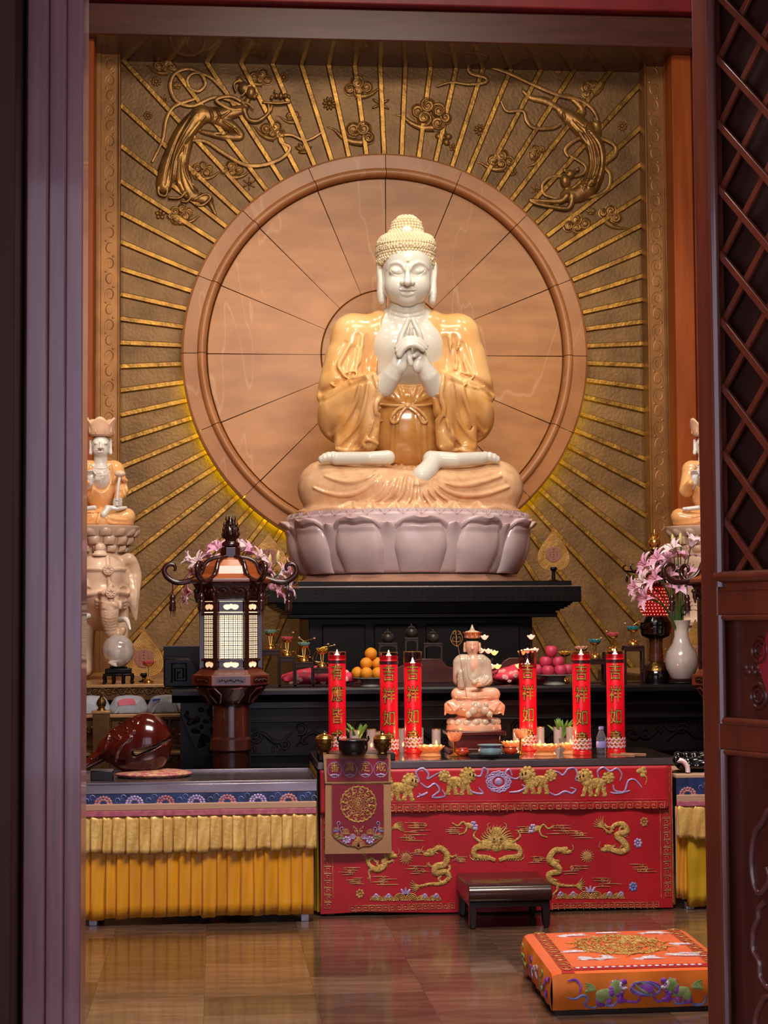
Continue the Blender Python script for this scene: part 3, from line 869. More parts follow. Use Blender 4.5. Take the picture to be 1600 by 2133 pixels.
# ------------------------------------------------------------------ reliefs on the ray panel
def Wp(px, py, y=0):
    p = P(px, py, YW); return np.array((p[0], y, p[2]))
sW = S(YW)
def place_on_panel(o, px, py, size, rot=0, mir=1):
    p = Wp(px, py, 0); o.location = Vector([float(q) for q in p]); o.rotation_euler = (0, rot, 0); o.scale = (size*sW*mir, size*sW, size*sW)
def spiral(c, r, turns=1.4, a0=0, sg=1, n=18):
    return [(c[0]+r*(1-.82*t)*math.cos(a0+sg*2*PI*turns*t), -.06-.06*t, c[1]+r*(1-.82*t)*math.sin(a0+sg*2*PI*turns*t)) for t in np.linspace(0, 1, n)]
def cloud_mb(kind):
    m = MB()
    if kind == 0: lobes = [(-.18, .05, .17), (.08, .16, .20), (.28, -.02, .16), (.05, -.08, .15)]
    elif kind == 1: lobes = [(-.20, .12, .15), (.0, .24, .16), (.22, .14, .17), (-.08, -.02, .17), (.20, -.12, .15), (.36, .0, .12)]
    else: lobes = [(-.10, .06, .16), (.12, .10, .17), (.24, -.08, .13)]
    for i, (x, z, r) in enumerate(lobes):
        m.ell((x, 0, z), (r, .09, r), 12, 6)
        m.tube(spiral((x, z), r*.95, 1.5, PI*.5*i, 1 if i % 2 else -1), [.030, .034, .02], 6, fy=.9)
        m.tube([(x+r*math.cos(a), -.02, z+r*math.sin(a)) for a in np.linspace(0, 2*PI, 18)[:-1]], .026, 5, closed=True)
    tail = catmull([(.12, 0, -.20), (-.12, 0, -.20), (-.34, 0, -.12), (-.52, 0, .02), (-.70, 0, .06)], 5)
    m.tube(tail, [.10, .085, .06, .035, .008], 8, fy=.8)
    return m
cl_me = [cloud_mb(k).mesh('cloud', 60) for k in range(3)]
clouds = [(341, 140, 62, 0, 1, 0), (540, 164, 62, 0, 1, .1), (609, 245, 50, 2, 1, 0), (566, 275, 70, 0, 1, .2), (750, 186, 76, 0, -1, 0), (745, 278, 96, 2, 1, .1),
          (424, 360, 60, 1, -1, 0), (486, 357, 62, 0, -1, .1), (380, 451, 66, 1, -1, 0),
          (891, 246, 104, 1, 1, 0), (1232, 185, 66, 2, -1, -.5), (1040, 338, 76, 0, 1, -.1), (1116, 322, 62, 2, 1, -1.0),
          (1205, 470, 76, 0, -1, 0), (1274, 452, 76, 2, -1, .7)]
for px, py, s_, k, mir, rot in clouds:
    o = add('cloud', cl_me[k], 'bronze_relief', relief); place_on_panel(o, px, py, s_, rot, mir)
def flower_mb(kind):
    m = MB()
    if kind == 0:   # round chrysanthemum
        for i in range(10):
            a = 2*PI*i/10; m.ell((.32*math.cos(a), -.04, .32*math.sin(a)), (.20, .14, .11), 8, 5, Matrix.Rotation(-a, 3, 'Y'))
        m.ell((0, -.08, 0), (.17, .14, .17), 10, 6)
    elif kind == 1:  # six pointed leaves
        for i in range(6):
            a = 2*PI*i/6+.5
            m.ell((.30*math.cos(a), -.03, .30*math.sin(a)), (.27, .09, .09), 8, 5, Matrix.Rotation(-a, 3, 'Y'))
        m.ell((0, -.06, 0), .10, 8, 6)
    elif kind == 2:  # lotus seen from the side
        for i, a in enumerate((-1.1, -.55, 0, .55, 1.1)):
            m.ell((.34*math.sin(a)*.8, -.05-.02*(i % 2), .22*math.cos(a)), (.30, .10, .12), 8, 5, Matrix.Rotation(-(PI/2-a), 3, 'Y'))
        m.ell((0, -.05, -.12), (.34, .10, .09), 8, 5)
    else:            # five petals
        for i in range(5):
            a = 2*PI*i/5+.3; m.ell((.26*math.cos(a), -.03, .26*math.sin(a)), (.20, .12, .17), 8, 5, Matrix.Rotation(-a, 3, 'Y'))
        m.ell((0, -.09, 0), .11, 8, 6)
    return m
fl_me = [flower_mb(k).mesh('flower', 60) for k in range(4)]
for px, py, s_, k in ((325, 170, 22, 0), (308, 241, 20, 0), (591, 161, 22, 0), (686, 216, 30, 0), (793, 217, 38, 1), (334, 447, 26, 3), (519, 383, 26, 1), (632, 314, 36, 2),
                      (369, 181, 24, 2), (343, 207, 20, 1), (1163, 153, 20, 2), (1177, 177, 18, 3), (1000, 271, 26, 0), (1151, 305, 20, 0), (1296, 263, 22, 0), (944, 307, 20, 3),
                      (1067, 358, 20, 0), (1118, 396, 22, 1), (1231, 443, 24, 2), (924, 288, 42, 3)):
    o = add('flower', fl_me[k], 'bronze_relief', relief); place_on_panel(o, px, py, s_)
def ribbon(fig, f, pts, r, y=-.02):
    q = [Wp(*f(*p), y) for p in catmull(pts, 8)]
    m = MB(); m.tube(q, [x*sW*.85 for x in r], 8, fy=.6); m.build('ribbon', 'bronze_relief', fig)
# flying figure, upper left
f3 = lambda x, y: (240+x/2.667, 80+y/2.667)
def V3(f, x, y, d=0): return Wp(*f(x, y), d)
fa = V3(f3, 150, 1040); fb = V3(f3, 1030, 160)
v = Vox((fa[0], -.12, fa[2]), (fb[0], .02, fb[2]), .0055)
s3 = sW/2.667
def fold(f, pts, r, sc, k=5, mode='add'):
    q = []
    for x, y in catmull(pts, 5):
        p = V3(f, x, y); y_ = v.front(p[0], p[2])
        if y_ is not None and y_ < -.012: q.append((p[0], y_, p[2]))
    if len(q) > 1: v.tube(q, [r*.5*sc, r*sc, r*.5*sc], k*sc, mode)
def tb(f, pts, rs, k=8, sq=.6, d=-.01, mode='add', sc=s3):
    v.tube([V3(f, x, y, d) for x, y in catmull(pts, 5)], [r*sc for r in rs], k*sc, mode, sq)
tb(f3, [(700, 400), (620, 420), (540, 425), (470, 430)], (34, 40, 44, 52))
tb(f3, [(480, 420), (390, 520), (330, 630), (290, 740), (272, 820)], (52, 58, 52, 55, 46))
tb(f3, [(400, 560), (370, 680), (380, 790), (420, 870), (520, 900)], (40, 42, 46, 40, 26))
tb(f3, [(520, 900), (560, 985)], (22, 5))
tb(f3, [(560, 450), (640, 490), (695, 545), (600, 545), (480, 520)], (38, 36, 24, 24, 14))
for c in ([(450, 430), (380, 540), (330, 650), (300, 830)], [(500, 440), (420, 540), (360, 660), (350, 830)], [(380, 640), (400, 760), (470, 860)], [(520, 400), (540, 440), (530, 470)], [(560, 400), (580, 440), (560, 480)], [(600, 470), (660, 510), (690, 540)]):
    fold(f3, c, 7, s3)
for c in ([(420, 440), (350, 560), (300, 700), (275, 820)], [(470, 470), (390, 580), (330, 700), (320, 850)], [(390, 600), (385, 740), (440, 860)], [(365, 640), (360, 780), (400, 880)], [(640, 410), (600, 440), (560, 450)], [(660, 500), (610, 530), (560, 535)]): fold(f3, c, 6, s3, 8, 'sub')
for c in ([(240, 830), (245, 870), (280, 880), (290, 840), (260, 825)], [(300, 890), (360, 890), (400, 850), (430, 870), (400, 910), (370, 910)], [(440, 900), (500, 870), (530, 890), (490, 930), (450, 930)]):
    tb(f3, c, (8, 8), 4, .8, -.035)
v.ell(V3(f3, 752, 305, -.03), (30*s3, 26*s3, 38*s3), 4*s3)
v.ell(V3(f3, 775, 325, -.03), (14*s3, 14*s3, 22*s3), 5*s3)
v.ell(V3(f3, 715, 280, -.03), (34*s3, 22*s3, 34*s3), 4*s3)
v.ell(V3(f3, 690, 235, -.02), (18*s3, 14*s3, 22*s3), 3*s3); tb(f3, [(670, 300), (660, 260), (690, 240), (720, 250)], (7, 8, 6), 3, .8, -.03); tb(f3, [(700, 330), (720, 310), (735, 275), (755, 268)], (6, 8, 5), 3, .8, -.05)
tb(f3, [(776, 305), (788, 320), (780, 326)], (4, 7, 3), 3, .8, -.04); tb(f3, [(700, 360), (740, 372), (770, 400)], (6, 7, 5), 3, .8, -.045)
tb(f3, [(735, 345), (715, 390)], (18, 28))
tb(f3, [(715, 400), (740, 455), (800, 460), (860, 410), (870, 380)], (18, 15, 14, 11, 9), 4, .8, -.025)
tb(f3, [(800, 460), (850, 420), (850, 370)], (10, 10, 8), 4, .8, -.03)
tb(f3, [(820, 362), (900, 368), (970, 362)], (7, 9, 7), 2, .8, -.04)
for x, y, r in ((870, 335, 14), (895, 325, 16), (920, 325, 20), (945, 325, 16), (965, 330, 12), (885, 300, 9)): v.ell(V3(f3, x, y, -.035), (r*s3*.8, r*s3*.7, r*s3), 2*s3)
v.behind(.01)
fig1 = v.mesh('flying_figure', 'bronze_relief', relief, label='flying robed figure holding a lotus tray')
ribbon(fig1, f3, [(700, 375), (560, 330), (430, 378), (340, 350), (305, 270), (330, 200), (400, 172), (470, 195), (500, 255), (465, 295), (415, 280), (400, 230), (440, 195), (520, 215), (580, 270), (640, 340)], (5, 5.5, 5, 4))
ribbon(fig1, f3, [(440, 340), (330, 380), (285, 450), (265, 560), (240, 620), (205, 690)], (5, 5, 3))
ribbon(fig1, f3, [(410, 570), (500, 575), (600, 640), (720, 705), (830, 705), (930, 665), (970, 610), (920, 580), (920, 545), (980, 540), (1060, 570), (1150, 525)], (5, 6, 5, 3))
ribbon(fig1, f3, [(700, 400), (640, 400), (560, 350), (640, 330), (720, 370)], (4, 5, 4), -.04)
# flying figure, upper right, head down
f4 = lambda x, y: (800+x/2.424, 80+y/2.424)
s4 = sW/2.424
fa = V3(f4, 700, 900); fb = V3(f4, 1200, 180)
v = Vox((fa[0], -.12, fa[2]), (fb[0], .02, fb[2]), .0055)
def tb4(pts, rs, k=8, sq=.6, d=-.01): tb(f4, pts, rs, k, sq, d, 'add', s4)
tb4([(920, 795), (980, 790), (1040, 740), (1075, 640), (1065, 540)], (34, 44, 52, 46, 48))
tb4([(1065, 560), (1030, 490), (960, 420), (890, 370)], (46, 52, 48, 22))
tb4([(1060, 520), (1075, 440), (1060, 400)], (34, 26, 8))
tb4([(900, 370), (820, 320), (740, 300), (690, 260), (600, 212)], (18, 22, 16, 10, 4))
tb4([(980, 400), (1000, 360), (940, 300), (860, 285)], (24, 20, 16, 8))
for c in ([(1040, 750), (1080, 640), (1060, 540), (1000, 460)], [(1000, 770), (1040, 650), (1020, 540), (940, 440)], [(990, 720), (1040, 720), (1080, 690)], [(985, 745), (1040, 750), (1085, 715)], [(900, 380), (920, 450), (960, 500)], [(1000, 490), (1020, 430), (1060, 430)]):
    fold(f4, c, 7, s4)
for c in ([(1060, 760), (1090, 650), (1080, 550), (1020, 470)], [(1020, 760), (1060, 650), (1040, 530), (970, 440)], [(980, 700), (1020, 560), (980, 480)], [(950, 420), (1010, 470), (1060, 470)]): fold(f4, c, 6, s4, 8, 'sub')
v.ell(V3(f4, 912, 722, -.03), (28*s4, 24*s4, 36*s4), 4*s4)
v.ell(V3(f4, 938, 690, -.03), (26*s4, 20*s4, 24*s4), 4*s4)
for x, y in ((910, 670), (960, 675), (975, 665)): v.ell(V3(f4, x, y, -.03), (12*s4, 9*s4, 12*s4), 2*s4)
tb4([(925, 750), (930, 790)], (16, 26))
tb4([(920, 800), (890, 825), (800, 825), (735, 818)], (20, 16, 11, 8), 4, .8, -.03)
tb4([(950, 800), (930, 860), (850, 855), (770, 840), (735, 825)], (18, 15, 12, 9, 7), 4, .8, -.03)
v.behind(.01)
fig2 = v.mesh('flying_figure', 'bronze_relief', relief, label='flying robed figure diving with outstretched arms')
ribbon(fig2, f4, [(265, 245), (340, 225), (430, 235), (510, 225), (510, 200), (440, 180), (430, 150), (500, 140), (620, 175), (760, 240), (880, 290), (1000, 320), (1070, 390), (1080, 480)], (3, 6, 6, 5))
ribbon(fig2, f4, [(590, 320), (620, 370), (700, 370), (720, 420), (760, 455), (850, 455), (890, 435)], (3, 6, 5))
ribbon(fig2, f4, [(930, 600), (915, 560), (980, 510), (1080, 505), (1160, 540), (1165, 590), (1110, 640), (1140, 690), (1130, 760), (1060, 800), (950, 805)], (5, 6, 6, 5))
ribbon(fig2, f4, [(930, 590), (1010, 640), (1010, 680), (950, 700), (850, 700), (800, 740), (810, 790), (870, 810)], (4, 5, 4))
# ------------------------------------------------------------------ more palette
mat('altar_black', '#0b080a', .3, c2='#110c12', ns=5, spec=.3)
mat('altar_carving', '#0d0909', .4, spec=.3)
mat('table_top', '#2c211d', .12, c2='#3a2a24', ns=2, coat=.4)
mat('table_edge', '#6d6062', .34, metal=.55, c2='#5d5054', ns=2)
mat('steel', '#8f8488', .26, metal=.85, c2='#75696e', ns=2.5, stretch=(1, 1, 4))
mat('silk_red', '#b0101f', .42, c2='#9c0c1c', ns=3, bump=.08, bs=260, sheen=.2)
mat('silk_red_band', '#a8141f', .45, bump=.08, bs=260)
mat('silk_maroon', '#74061f', .42, c2='#820a26', ns=3, bump=.08, bs=260, sheen=.2)
mat('cloth_tan', '#a97f5c', .8, c2='#9a7050', ns=5, bump=.15, bs=300)
mat('gold_thread', '#dab468', .4, metal=.4, c2='#a8803c', ns=60, bump=.6, bs=220)
mat('gold_thread_dim', '#c4905a', .45, metal=.3, c2='#96603a', ns=30, bump=.3, bs=150)
mat('lilac_thread', '#b7a3c8', .35, metal=.3, c2='#9a83b4', ns=30, bump=.3, bs=150)
mat('blue_thread', '#5a6aa8', .4, metal=.2, c2='#8a94c8', ns=30)
mat('green_thread', '#6f8a4e', .4, c2='#98a868', ns=30)
mat('purple_thread', '#7a2f9a', .4, c2='#9c5ab8', ns=30, bump=.3, bs=150)
mat('silver_thread', '#d8d0d6', .4, metal=.2, c2='#bfb2bd', ns=60, bump=.5, bs=160)
mat('ink_black', '#120d0a', .5)
mat('brocade_blue', '#2a3a6e', .5, c2='#1c2748', ns=14, sharp=(.4, .6), bump=.1, bs=200)
mat('brocade_pink', '#a4586a', .5, c2='#c08a8a', ns=30)
mat('trim_tan', '#b08a72', .7, bump=.1, bs=250)
mat('trim_rose', '#9c4a66', .6, c2='#b86a70', ns=30, bump=.1, bs=250)
mat('satin_gold', '#dcb468', .4, c2='#c4964a', ns=9, stretch=(2, 2, .6), bump=.35, bs=45, metal=.15, sheen=.2)
mat('satin_orange', '#d8940c', .42, c2='#c88206', ns=6, stretch=(3, 3, .5), sheen=.2)
mat('satin_yellow', '#c9a02a', .4, c2='#b08a1c', ns=8, bump=.1, bs=80)
mat('plastic_white', '#c9d2ea', .35)
mat('wood_stool', '#3a1f1b', .22, c2='#2c1614', ns=4, stretch=(.6, 5, 5), coat=.35)
mat('wood_stool_dark', '#1d1216', .28, coat=.3)
mat('silk_orange', '#e2631c', .42, c2='#d9560f', ns=4, bump=.1, bs=240, sheen=.2)
mat('silk_orange_side', '#d8751f', .5, c2='#cc6414', ns=3, bump=.15, bs=30)
mat('dark_wood', '#2b1a14', .6)  # plain dark brown wood of table legs and cushion base
def neg(root): return (-root.location[0], -root.location[1], -root.location[2])

# ------------------------------------------------------------------ long black altar table
YA = 10.62
zA = P(900, 1431, YA)[2]
xl = P(358, 1440, YA)[0]; xr = P(1640, 1440, YA)[0]
altar = thing('altar_table', 'long black lacquered altar table with carved apron and upturned end', 'altar table', ((xl+xr)/2, 11.0, 0))
na = neg(altar)
mb = MB()
prof = [(YA, zA), (YA-.012, zA-.012), (YA-.014, zA-.035), (YA+.0, zA-.05), (YA+.02, zA-.06), (YA+.035, zA-.08), (11.40, zA-.08), (11.40, zA)]
mb.put([(xl, y, z) for y, z in prof]+[(xr, y, z) for y, z in prof], [tuple(range(8)), tuple(range(15, 7, -1))]+[(i, i+8, (i+1) % 8+8, (i+1) % 8) for i in range(8)])
mb.build('top', 'altar_black', altar, loc=na, fixn=True)
xb0 = P(500, 1500, YA+.1)[0]
zz = lambda py: P(900, py, YA+.1)[2]
MB().bx(xl+.08, xr, YA+.06, 11.38, zz(1472), zA-.079).build('frieze', 'altar_black', altar, loc=na, bevel=.004)
MB().bx(xb0-.35, xr, YA+.12, 11.3, .02, zz(1472)).build('body', 'altar_carving', altar, loc=na)
for a, b in ((1500, 1496), (1570, 1564), (1594, 1590)):
    MB().bx(xb0-.02, xr, YA+.07, YA+.14, zz(a), zz(b)).build('ledge', 'altar_black', altar, loc=na, bevel=.003)
# carved cloud scrolls in the apron
rs = random.Random(3)
for n in range(9):
    mb = MB(); cx = P(560+n*110, 1533, YA+.1)[0]; cz = zz(1533)
    for k in range(5):
        ox, oz = rs.uniform(-.13, .13), rs.uniform(-.07, .07); r = rs.uniform(.025, .05); sg = rs.choice((-1, 1)); a0 = rs.uniform(0, 6)
        mb.tube([(cx+ox+r*(1-.8*t)*math.cos(a0+sg*8*t), YA+.115, cz+oz+r*(1-.8*t)*math.sin(a0+sg*8*t)) for t in np.linspace(0, 1, 16)], [.010, .008, .004], 6)
    mb.tube(catmull([(cx-.15, YA+.115, cz-.05), (cx-.05, YA+.11, cz+.03), (cx+.05, YA+.115, cz-.03), (cx+.16, YA+.115, cz+.05)], 5), [.004, .012, .004], 6)
    mb.build('scroll_carving', 'altar_carving', altar, loc=na, stuff=True)
# carved leg at the left end
A = lambda px, py, y=YA+.05: P(px, py, y)
leg = [(A(*q)[0], A(*q)[2]) for q in catmull([(376, 1462), (378, 1490), (392, 1525), (408, 1560), (425, 1580), (442, 1592), (470, 1600), (520, 1640), (520, 1462)], 3)]
lo_ = MB().prism(leg, YA+.05, YA+.16).build('carved_leg', 'altar_carving', altar, loc=na)
mb = MB()
for k in range(70):
    u, t = rs.random(), rs.random()
    py = 1468+t*118; px = 384+max(0, (t-.2))*62+u*(120-t*50)
    p = A(px, py, YA+.05); mb.ell(p, (rs.uniform(.008, .02), .014, rs.uniform(.008, .02)), 7, 5)
    if k % 3 == 0:
        r = rs.uniform(.012, .024); a0 = rs.uniform(0, 6)
        mb.tube([(p[0]+r*(1-.7*q)*math.cos(a0+7*q), YA+.042, p[2]+r*(1-.7*q)*math.sin(a0+7*q)) for q in np.linspace(0, 1, 12)], .005, 5)
mb.build('leaf_carving', 'altar_carving', lo_, stuff=True)
# upturned end of the altar table as a separate piece, board behind it
U = lambda px, py, y=10.95: P(px, py, y)
poly = [(U(*q)[0], max(U(*q)[2], zA)) for q in ((342, 1431), (342, 1372), (392, 1372), (404, 1380), (412, 1398), (420, 1431))]
up = thing('upturned_end', 'black upturned left end of the altar table carved with a square fret', 'block', (poly[0][0]+.1, 11.1, zA)); nu = neg(up)
MB().prism(poly, 10.95, 11.3).build('block', 'altar_black', up, loc=nu, bevel=.006)
sq = [(358, 1422), (358, 1382), (388, 1382), (388, 1418), (364, 1418), (364, 1392), (382, 1392), (382, 1412), (370, 1412), (370, 1400), (376, 1400)]
mb = MB(); mb.tube([U(a, b, 10.948) for a, b in sq], .006, 4); mb.build('fret_carving', 'altar_black', up, loc=nu, smooth=0)
q0 = U(341, 1371, 11.34); q1 = U(434, 1345, 11.34)
MB().bx(q0[0], q1[0], 11.32, 11.40, zA, q1[2]).build('back_board', 'altar_black', up, loc=nu, bevel=.003)
MB().bx(q0[0], q1[0], 11.315, 11.40, q1[2]-.004, q1[2]+.002).build('board_edge', 'table_edge', up, loc=nu)

# brown board with shaped top behind the offerings
board = [(690, 1434), (690, 1402), (760, 1400), (800, 1397), (822, 1393), (842, 1384), (862, 1375), (882, 1372), (916, 1372), (924, 1378), (932, 1388), (946, 1391), (1030, 1391), (1042, 1386), (1050, 1376), (1062, 1370), (1108, 1370), (1124, 1378), (1150, 1390), (1150, 1434)]
mat('wood_brown', '#4a221c', .35, c2='#381712', ns=4, stretch=(.6, 4, 4), coat=.2)
bp = [(P(x, y, 11.28)[0], max(P(x, y, 11.28)[2], zA)) for x, y in board]
o = MB().prism(bp, 11.28, 11.31).build('shaped_board', 'wood_brown', bevel=.004)
tag(o, 'low brown wooden board with wavy top edge at the back of the black altar table', 'board')

# ------------------------------------------------------------------ offering table with red cloth
YR = 9.46
zR = P(1037, 1582, YR)[2]
rx0, rx1 = P(662, 1590, YR)[0], P(1412, 1582, YR)[0]
table = thing('offering_table', 'dark topped offering table covered in front with red embroidered silk', 'table', ((rx0+rx1)/2, YR+.39, 0))
nt_ = neg(table)
tk = 16*S(YR)
MB().bx(rx0, rx1, YR, YR+.78, zR-tk, zR-.004).build('edge', 'table_edge', table, loc=nt_, bevel=.002)
MB().bx(rx0+.003, rx1-.003, YR+.004, YR+.776, zR-.006, zR).build('top', 'table_top', table, loc=nt_, bevel=.001)
for x in (rx0+.05, rx1-.09):
    for y in (YR+.04, YR+.70):
        MB().bx(x, x+.04, y, y+.04, 0, zR-tk).build('leg', 'dark_wood', table, loc=nt_)
YC = YR-.014
cx0, cx1 = P(667, 1700, YC)[0], P(1400, 1700, YC)[0]
zc0 = .008; zc1 = zR-tk-.001; zv = P(1030, 1690, YC)[2]
def yc(x, z):
    """hang of the red silk"""
    h = max(0.0, (zc1-z)/zc1)
    return YC-.006*math.sin(x*9.0+2*z)*h-.008*math.sin(x*4.1+1.3)*h*h-.004*math.sin(x*23+z*6)*h*h-.010*math.exp(-((x-cx0-.32-.25*(zc1-z))/.10)**2)*h*math.sin(3*h)
def yv(x, z):
    h = (zc1-z)/(zc1-zv)
    return min(yc(x, z)-.010, YC-.012)-.005*math.sin(x*14+.7)*h-.003*math.sin(x*31)*h
cloth = thing('altar_cloth', 'red silk altar cloth embroidered with gold dragons hanging in front of the offering table', 'tablecloth', ((cx0+cx1)/2, YC, 0))
nc = neg(cloth)
def bottom(x): return zc0+.012*math.exp(-((x-cx0-.25)/.25)**2)+.010*math.exp(-((x-cx1+.45)/.3)**2)
mb = MB(); mb.grid(lambda u, t: (cx0+u*(cx1-cx0), yc(cx0+u*(cx1-cx0), bottom(cx0+u*(cx1-cx0))+t*(zc1-bottom(cx0+u*(cx1-cx0)))), bottom(cx0+u*(cx1-cx0))+t*(zc1-bottom(cx0+u*(cx1-cx0)))), 150, 50)
mb.build('drop', 'silk_red', cloth, 180, loc=nc)
vx1 = P(1392, 1650, YC)[0]
mb = MB(); mb.grid(lambda u, t: (cx0+u*(vx1-cx0), yv(cx0+u*(vx1-cx0), zv+t*(zc1-zv)), zv+t*(zc1-zv)), 140, 14)
val = mb.build('valance', 'silk_red', cloth, 180, loc=nc, solid=.002)
def E(px, py, lift=.003, v=None):
    p = P(px, py, YC)
    if v is None: v = p[2] > zv
    y = yv(p[0], p[2]) if v else yc(p[0], p[2])
    return np.array((p[0], y-lift, p[2]))
sC = S(YC)
def thread(mb, pts, r, n=5, v=None, lift=.003, seg=6, fy=.4):
    q = [E(x, y, lift, v) for x, y in catmull(pts, n)]
    mb.tube(q, [w*sC for w in (r if hasattr(r, '__len__') else (r, r))], seg, fy=fy)
def blob(mb, px, py, rx, rz, ry=3, v=None, rot=0, n=10, m=6):
    mb.ell(E(px, py, .001, v), (rx*sC, ry*.4*sC, rz*sC), n, m, Matrix.Rotation(rot, 3, 'Y'))
def fret_unit(x, y, s, ver, flip=False):
    u = [(0, 1), (0, 0), (.82, 0), (.82, .78), (.26, .78), (.26, .34), (.54, .34), (.54, .52)]
    if ver: u = [(b, a) for a, b in u]
    if flip: u = [(1-a, b) for a, b in u]
    return [(x+a*s, y+b*s) for a, b in u]
def fret_run(name, m, x0, y0, x1, y1, s, ver, par, flip=False, v=None, r=.9, slope=0):
    mb = MB(); L = math.hypot(x1-x0, y1-y0); n = int(L/s)
    for i in range(n):
        t = i*L/n/L
        pts = fret_unit(x0+(x1-x0)*t, y0+(y1-y0)*t, s, ver, flip)
        mb.tube([E(a, b, .002, v) for a, b in pts], r*sC, 4, fy=.6)
    return mb.build(name, m, par, loc=nc if par is cloth else None, smooth=0, stuff=True)
fret_run('fret_border', 'gold_thread_dim', 692, 1677, 1386, 1669, 16.5, False, val, r=1.1)
fret_run('fret_border', 'gold_thread_dim', 672, 1610, 676, 1895, 15, True, cloth, v=False)
fret_run('fret_border', 'gold_thread_dim', 1379, 1600, 1384, 1870, 15, True, cloth, True, v=False)
fret_run('fret_border', 'gold_thread_dim', 728, 1887, 950, 1881, 13.5, False, cloth, v=False)
fret_run('fret_border', 'gold_thread_dim', 1150, 1882, 1375, 1879, 13, False, cloth, v=False)
mb = MB()
for a, b in (((690, 1672), (1388, 1664)), ((690, 1695), (1388, 1687))): thread(mb, [a, ((a[0]+b[0])/2, (a[1]+b[1])/2), b], 1, 30, lift=.002)
mb.build('band_edge', 'silk_red_band', val)
mb = MB()
for a, b in (((690, 1606), (694, 1870)), ((1374, 1600), (1378, 1870)), ((1399, 1600), (1403, 1880)), ((668, 1606), (670, 1890))): thread(mb, [a, ((a[0]+b[0])/2, (a[1]+b[1])/2), b], .8, 30, v=False, lift=.003)
mb.build('border_edge', 'gold_thread_dim', cloth, loc=nc)
# gold lions on the valance
def lion(px, py, s, mir):
    mb = MB(); f = lambda x, y: (px+mir*x*s, py+y*s)
    def bl(x, y, rx, rz, ry=4, rot=0): q = f(x, y); blob(mb, q[0], q[1], rx*s, rz*s, ry*s, True, rot*mir)
    bl(0, 2, 24, 11, 5, .15); bl(-4, -2, 18, 10, 6)
    bl(24, -14, 14, 14, 7); bl(30, -10, 9, 9, 9); bl(20, -2, 11, 12, 5)
    for a in np.linspace(0, 2*PI, 11)[:-1]: bl(23+14*math.cos(a), -14+14*math.sin(a), 5, 5, 5)
    bl(-28, -12, 11, 11, 6)
    for a in np.linspace(0, 2*PI, 9)[:-1]: bl(-28+10*math.cos(a), -12+10*math.sin(a), 4.5, 4.5, 5)
    for x0, x1 in ((-18, -22), (-8, -4), (12, 8), (20, 26)):
        q = [f(x0, 8), f((x0+x1)/2+2, 18), f(x1, 26)]; thread(mb, q, (6*s, 5*s, 4*s), 4, True, .002)
        bl(x1+2, 27, 6, 3.5, 4)
    for x in (-14, -6, 2, 10): thread(mb, [f(x, -6), f(x-2, 2), f(x, 9)], 1.2*s, 4, True, .008)
    o = mb.build('embroidered_lion', 'gold_thread', val, label='gold embroidered lion')
    mb = MB()
    for x, y in ((28, -17), (35, -15)):
        q = f(x, y); mb.ell(E(q[0], q[1], .011*s, True), (1.9*s*sC, 1.5*s*sC, 3*s*sC), 8, 6)
    mb.build('eye', 'ink_black', o)
lion(832, 1640, .95, 1); lion(952, 1628, .95, 1); lion(1120, 1626, .95, -1); lion(1240, 1631, .95, -1)
def rib_thread(c, m='lilac_thread', par=None, r=2.2, v=True):
    mb = MB(); thread(mb, c, (r*.6, r, r*.9, r*.5), 6, v); mb.build('embroidered_ribbon', m, par or val, loc=None if par is None else nc)
for c in ([(862, 1630), (872, 1626), (866, 1608), (880, 1600), (892, 1612), (890, 1622), (908, 1612), (922, 1606)], [(875, 1630), (890, 1640), (905, 1632), (915, 1646), (900, 1660), (926, 1658), (920, 1644)],
          [(872, 1652), (878, 1656), (890, 1650), (868, 1660)], [(985, 1614), (1000, 1616), (1006, 1600), (1016, 1606), (1010, 1620)], [(975, 1640), (985, 1650), (1005, 1652), (996, 1640)],
          [(1066, 1615), (1060, 1602), (1052, 1612), (1072, 1622), (1084, 1616)], [(1060, 1650), (1080, 1648), (1094, 1640), (1086, 1634)], [(1150, 1606), (1162, 1608), (1172, 1614), (1182, 1602), (1196, 1600), (1202, 1612), (1198, 1624), (1214, 1626)],
          [(1144, 1650), (1158, 1656), (1176, 1648), (1190, 1652), (1198, 1644), (1186, 1640)], [(1246, 1620), (1244, 1606), (1256, 1598), (1270, 1606), (1284, 1600), (1294, 1612), (1290, 1626)], [(1270, 1650), (1284, 1652), (1300, 1648), (1308, 1626), (1322, 1624), (1336, 1640)], [(1276, 1634), (1280, 1646), (1296, 1650), (1312, 1646)]):
    rib_thread(c)
mb = MB()   # knot medallion
for k in range(6):
    a = PI*k/6
    thread(mb, [(1038+26*math.cos(t)*math.cos(a)-14*math.sin(t)*math.sin(a), 1628+(26*math.cos(t)*math.sin(a)+14*math.sin(t)*math.cos(a))*.85) for t in np.linspace(0, 2*PI, 12)], 1.4, 3, True)
blob(mb, 1038, 1628, 9, 8, 4, True)
mb.build('knot_medallion', 'lilac_thread', val)
mb = MB()
for x, y in ((1334, 1604), (1341, 1608), (1338, 1614), (1330, 1606), (1340, 1601)): blob(mb, x, y, 6, 5, 3, True)
thread(mb, [(1338, 1612), (1346, 1620), (1343, 1634)], (1.5, 1), 4, True)
mb.build('embroidered_flower', 'gold_thread', val)
